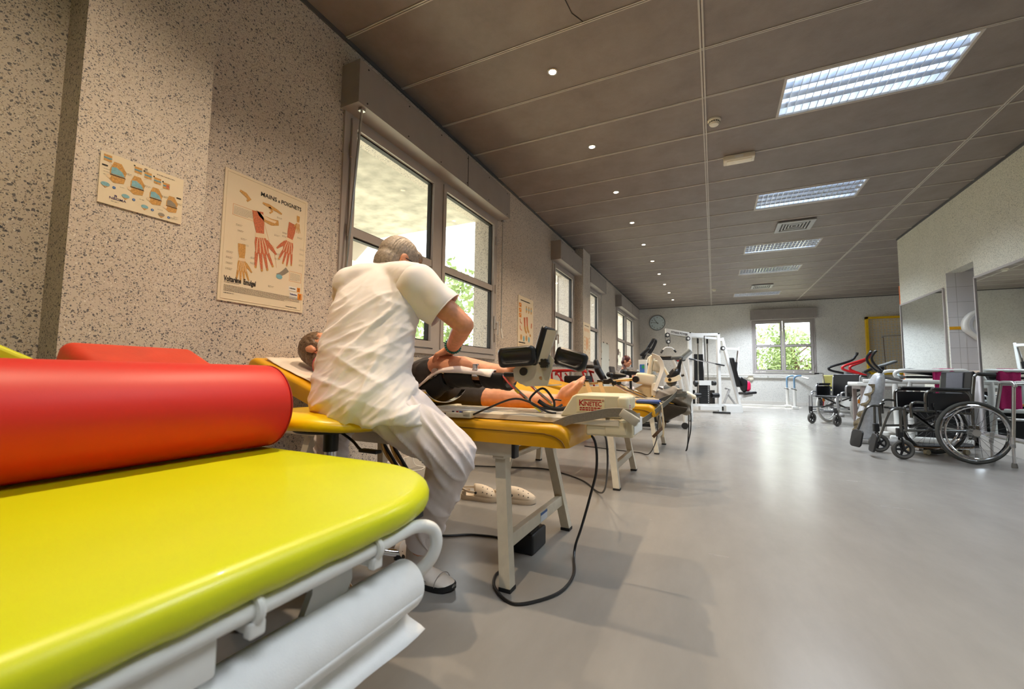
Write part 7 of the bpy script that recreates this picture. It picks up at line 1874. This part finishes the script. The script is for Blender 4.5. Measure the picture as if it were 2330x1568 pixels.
obj('seat_block', MB().rbox((2.66, 11.5, .90), (.14, .16, .16), .03), mat('dark_grey_plastic', (92, 96, 96), .45), ex); obj('front_shell', MB().tube(crom([(2.62, 11.35, .62), (2.50, 11.35, .52), (2.40, 11.35, .32), (2.34, 11.35, .12)], 5), .05, 12), M_WHITE, ex)
obj('body', MB().rbox((2.75, 11.45, .32), (.62, .24, .40), .10, 4), M_WHITE, ex); obj('base', MB().rbox((2.45, 11.45, .04), (.08, .55, .07), .03).rbox((3.05, 11.45, .04), (.08, .55, .07), .03), M_GREYP, ex)
# leg bench: pale yellow seat with lever arms and red-black discs
lb_ = thing('leg_bench', 'pale yellow padded leg exercise chair with lever arms near the back wall', 'exercise chair', (2.65, 13.0, 0))
M_PY = mat('pale_yellow_vinyl', (220, 212, 130), .45, 0, .03)
obj('backrest', MB().rbox((2.68, 13.15, .72), (.34, .09, .36), .03, 4), M_PY, lb_); obj('seat', MB().rbox((2.78, 12.95, .50), (.42, .46, .10), .03, 4), M_PY, lb_)
obj('frame', MB().box(2.60, 2.95, 12.8, 13.1, .40, .44).tube([(2.62, 12.95, .42), (2.60, 12.95, .0)], .03, 8).tube([(2.95, 12.95, .42), (2.97, 12.95, .0)], .03, 8).box(2.35, 3.1, 12.9, 13.0, 0, .05), M_WHITE, lb_, 30)
obj('lever_arm', MB().tube(crom([(2.36, 12.95, .94), (2.46, 12.95, .94), (2.475, 12.95, .90), (2.50, 12.95, .65), (2.49, 12.95, .40)], 5), .016, 8), M_STEEL, lb_); obj('grip', MB().cyl((2.30, 12.95, .938), (2.40, 12.95, .94), .018, 10), M_BLACK, lb_)
obj('upper_rod', MB().tube([(2.44, 12.92, .60), (2.78, 12.92, .56)], .016, 8), M_STEEL, lb_); obj('lower_rod', MB().tube([(2.50, 12.92, .36), (2.86, 12.92, .20)], .028, 10), M_DKCHR, lb_)
obj('shin_pad', MB().prism([(2.60, .34), (2.66, .37), (2.85, .30), (2.83, .22)], .12, frameT((0, 12.98, 0), (1, 0, 0), (0, 0, 1))), mat('dark_blue_vinyl', (30, 36, 60), .5), lb_, 30)
for x in (2.50, 2.62):
    for z in (.38, .58): obj('joint', MB().cyl((x, 12.88, z), (x, 12.96, z), .033, 12), M_BLACK, lb_)
obj('calf_cuff', MB().strap(crom([(2.64, 12.86, .60), (2.68, 12.85, .55), (2.74, 12.85, .54), (2.78, 12.86, .59)], 5), .05, .008, (0, 1, 0)), M_WHITE, lb_, 60)
for k, cc in enumerate((M_BLACK, M_BLACK, M_BLACK, M_REDP)): obj('weight_disc', MB().cyl((2.37+.024*k, 12.95, .22), (2.390+.024*k, 12.95, .22), .10 if k < 3 else .09, 22), cc, lb_)
obj('disc_post', MB().cyl((2.44, 12.95, .34), (2.44, 12.95, .22), .014, 8), M_STEEL, lb_)
# fitness stepper on the floor
fr = thing('floor_trainer', 'flat grey floor exercise board with two foot plates on the floor before the back wall', 'floor trainer', (2.4, 12.0, 0))
obj('rail', MB().rbox((2.42, 11.9, .05), (.75, .10, .05), .01), M_STEEL, fr)
for x, y in ((2.18, 12.2), (2.36, 11.75)): obj('foot_plate', MB().rbox((x, y, .075), (.26, .14, .03), .01), M_DKTRIM, fr)
obj('pivot', MB().cyl((2.45, 12.15, .05), (2.45, 12.15, .14), .05, 14), M_WHITE, fr)
for _o in bpy.data.objects:
    if '_abs' in _o: del _o['_abs']
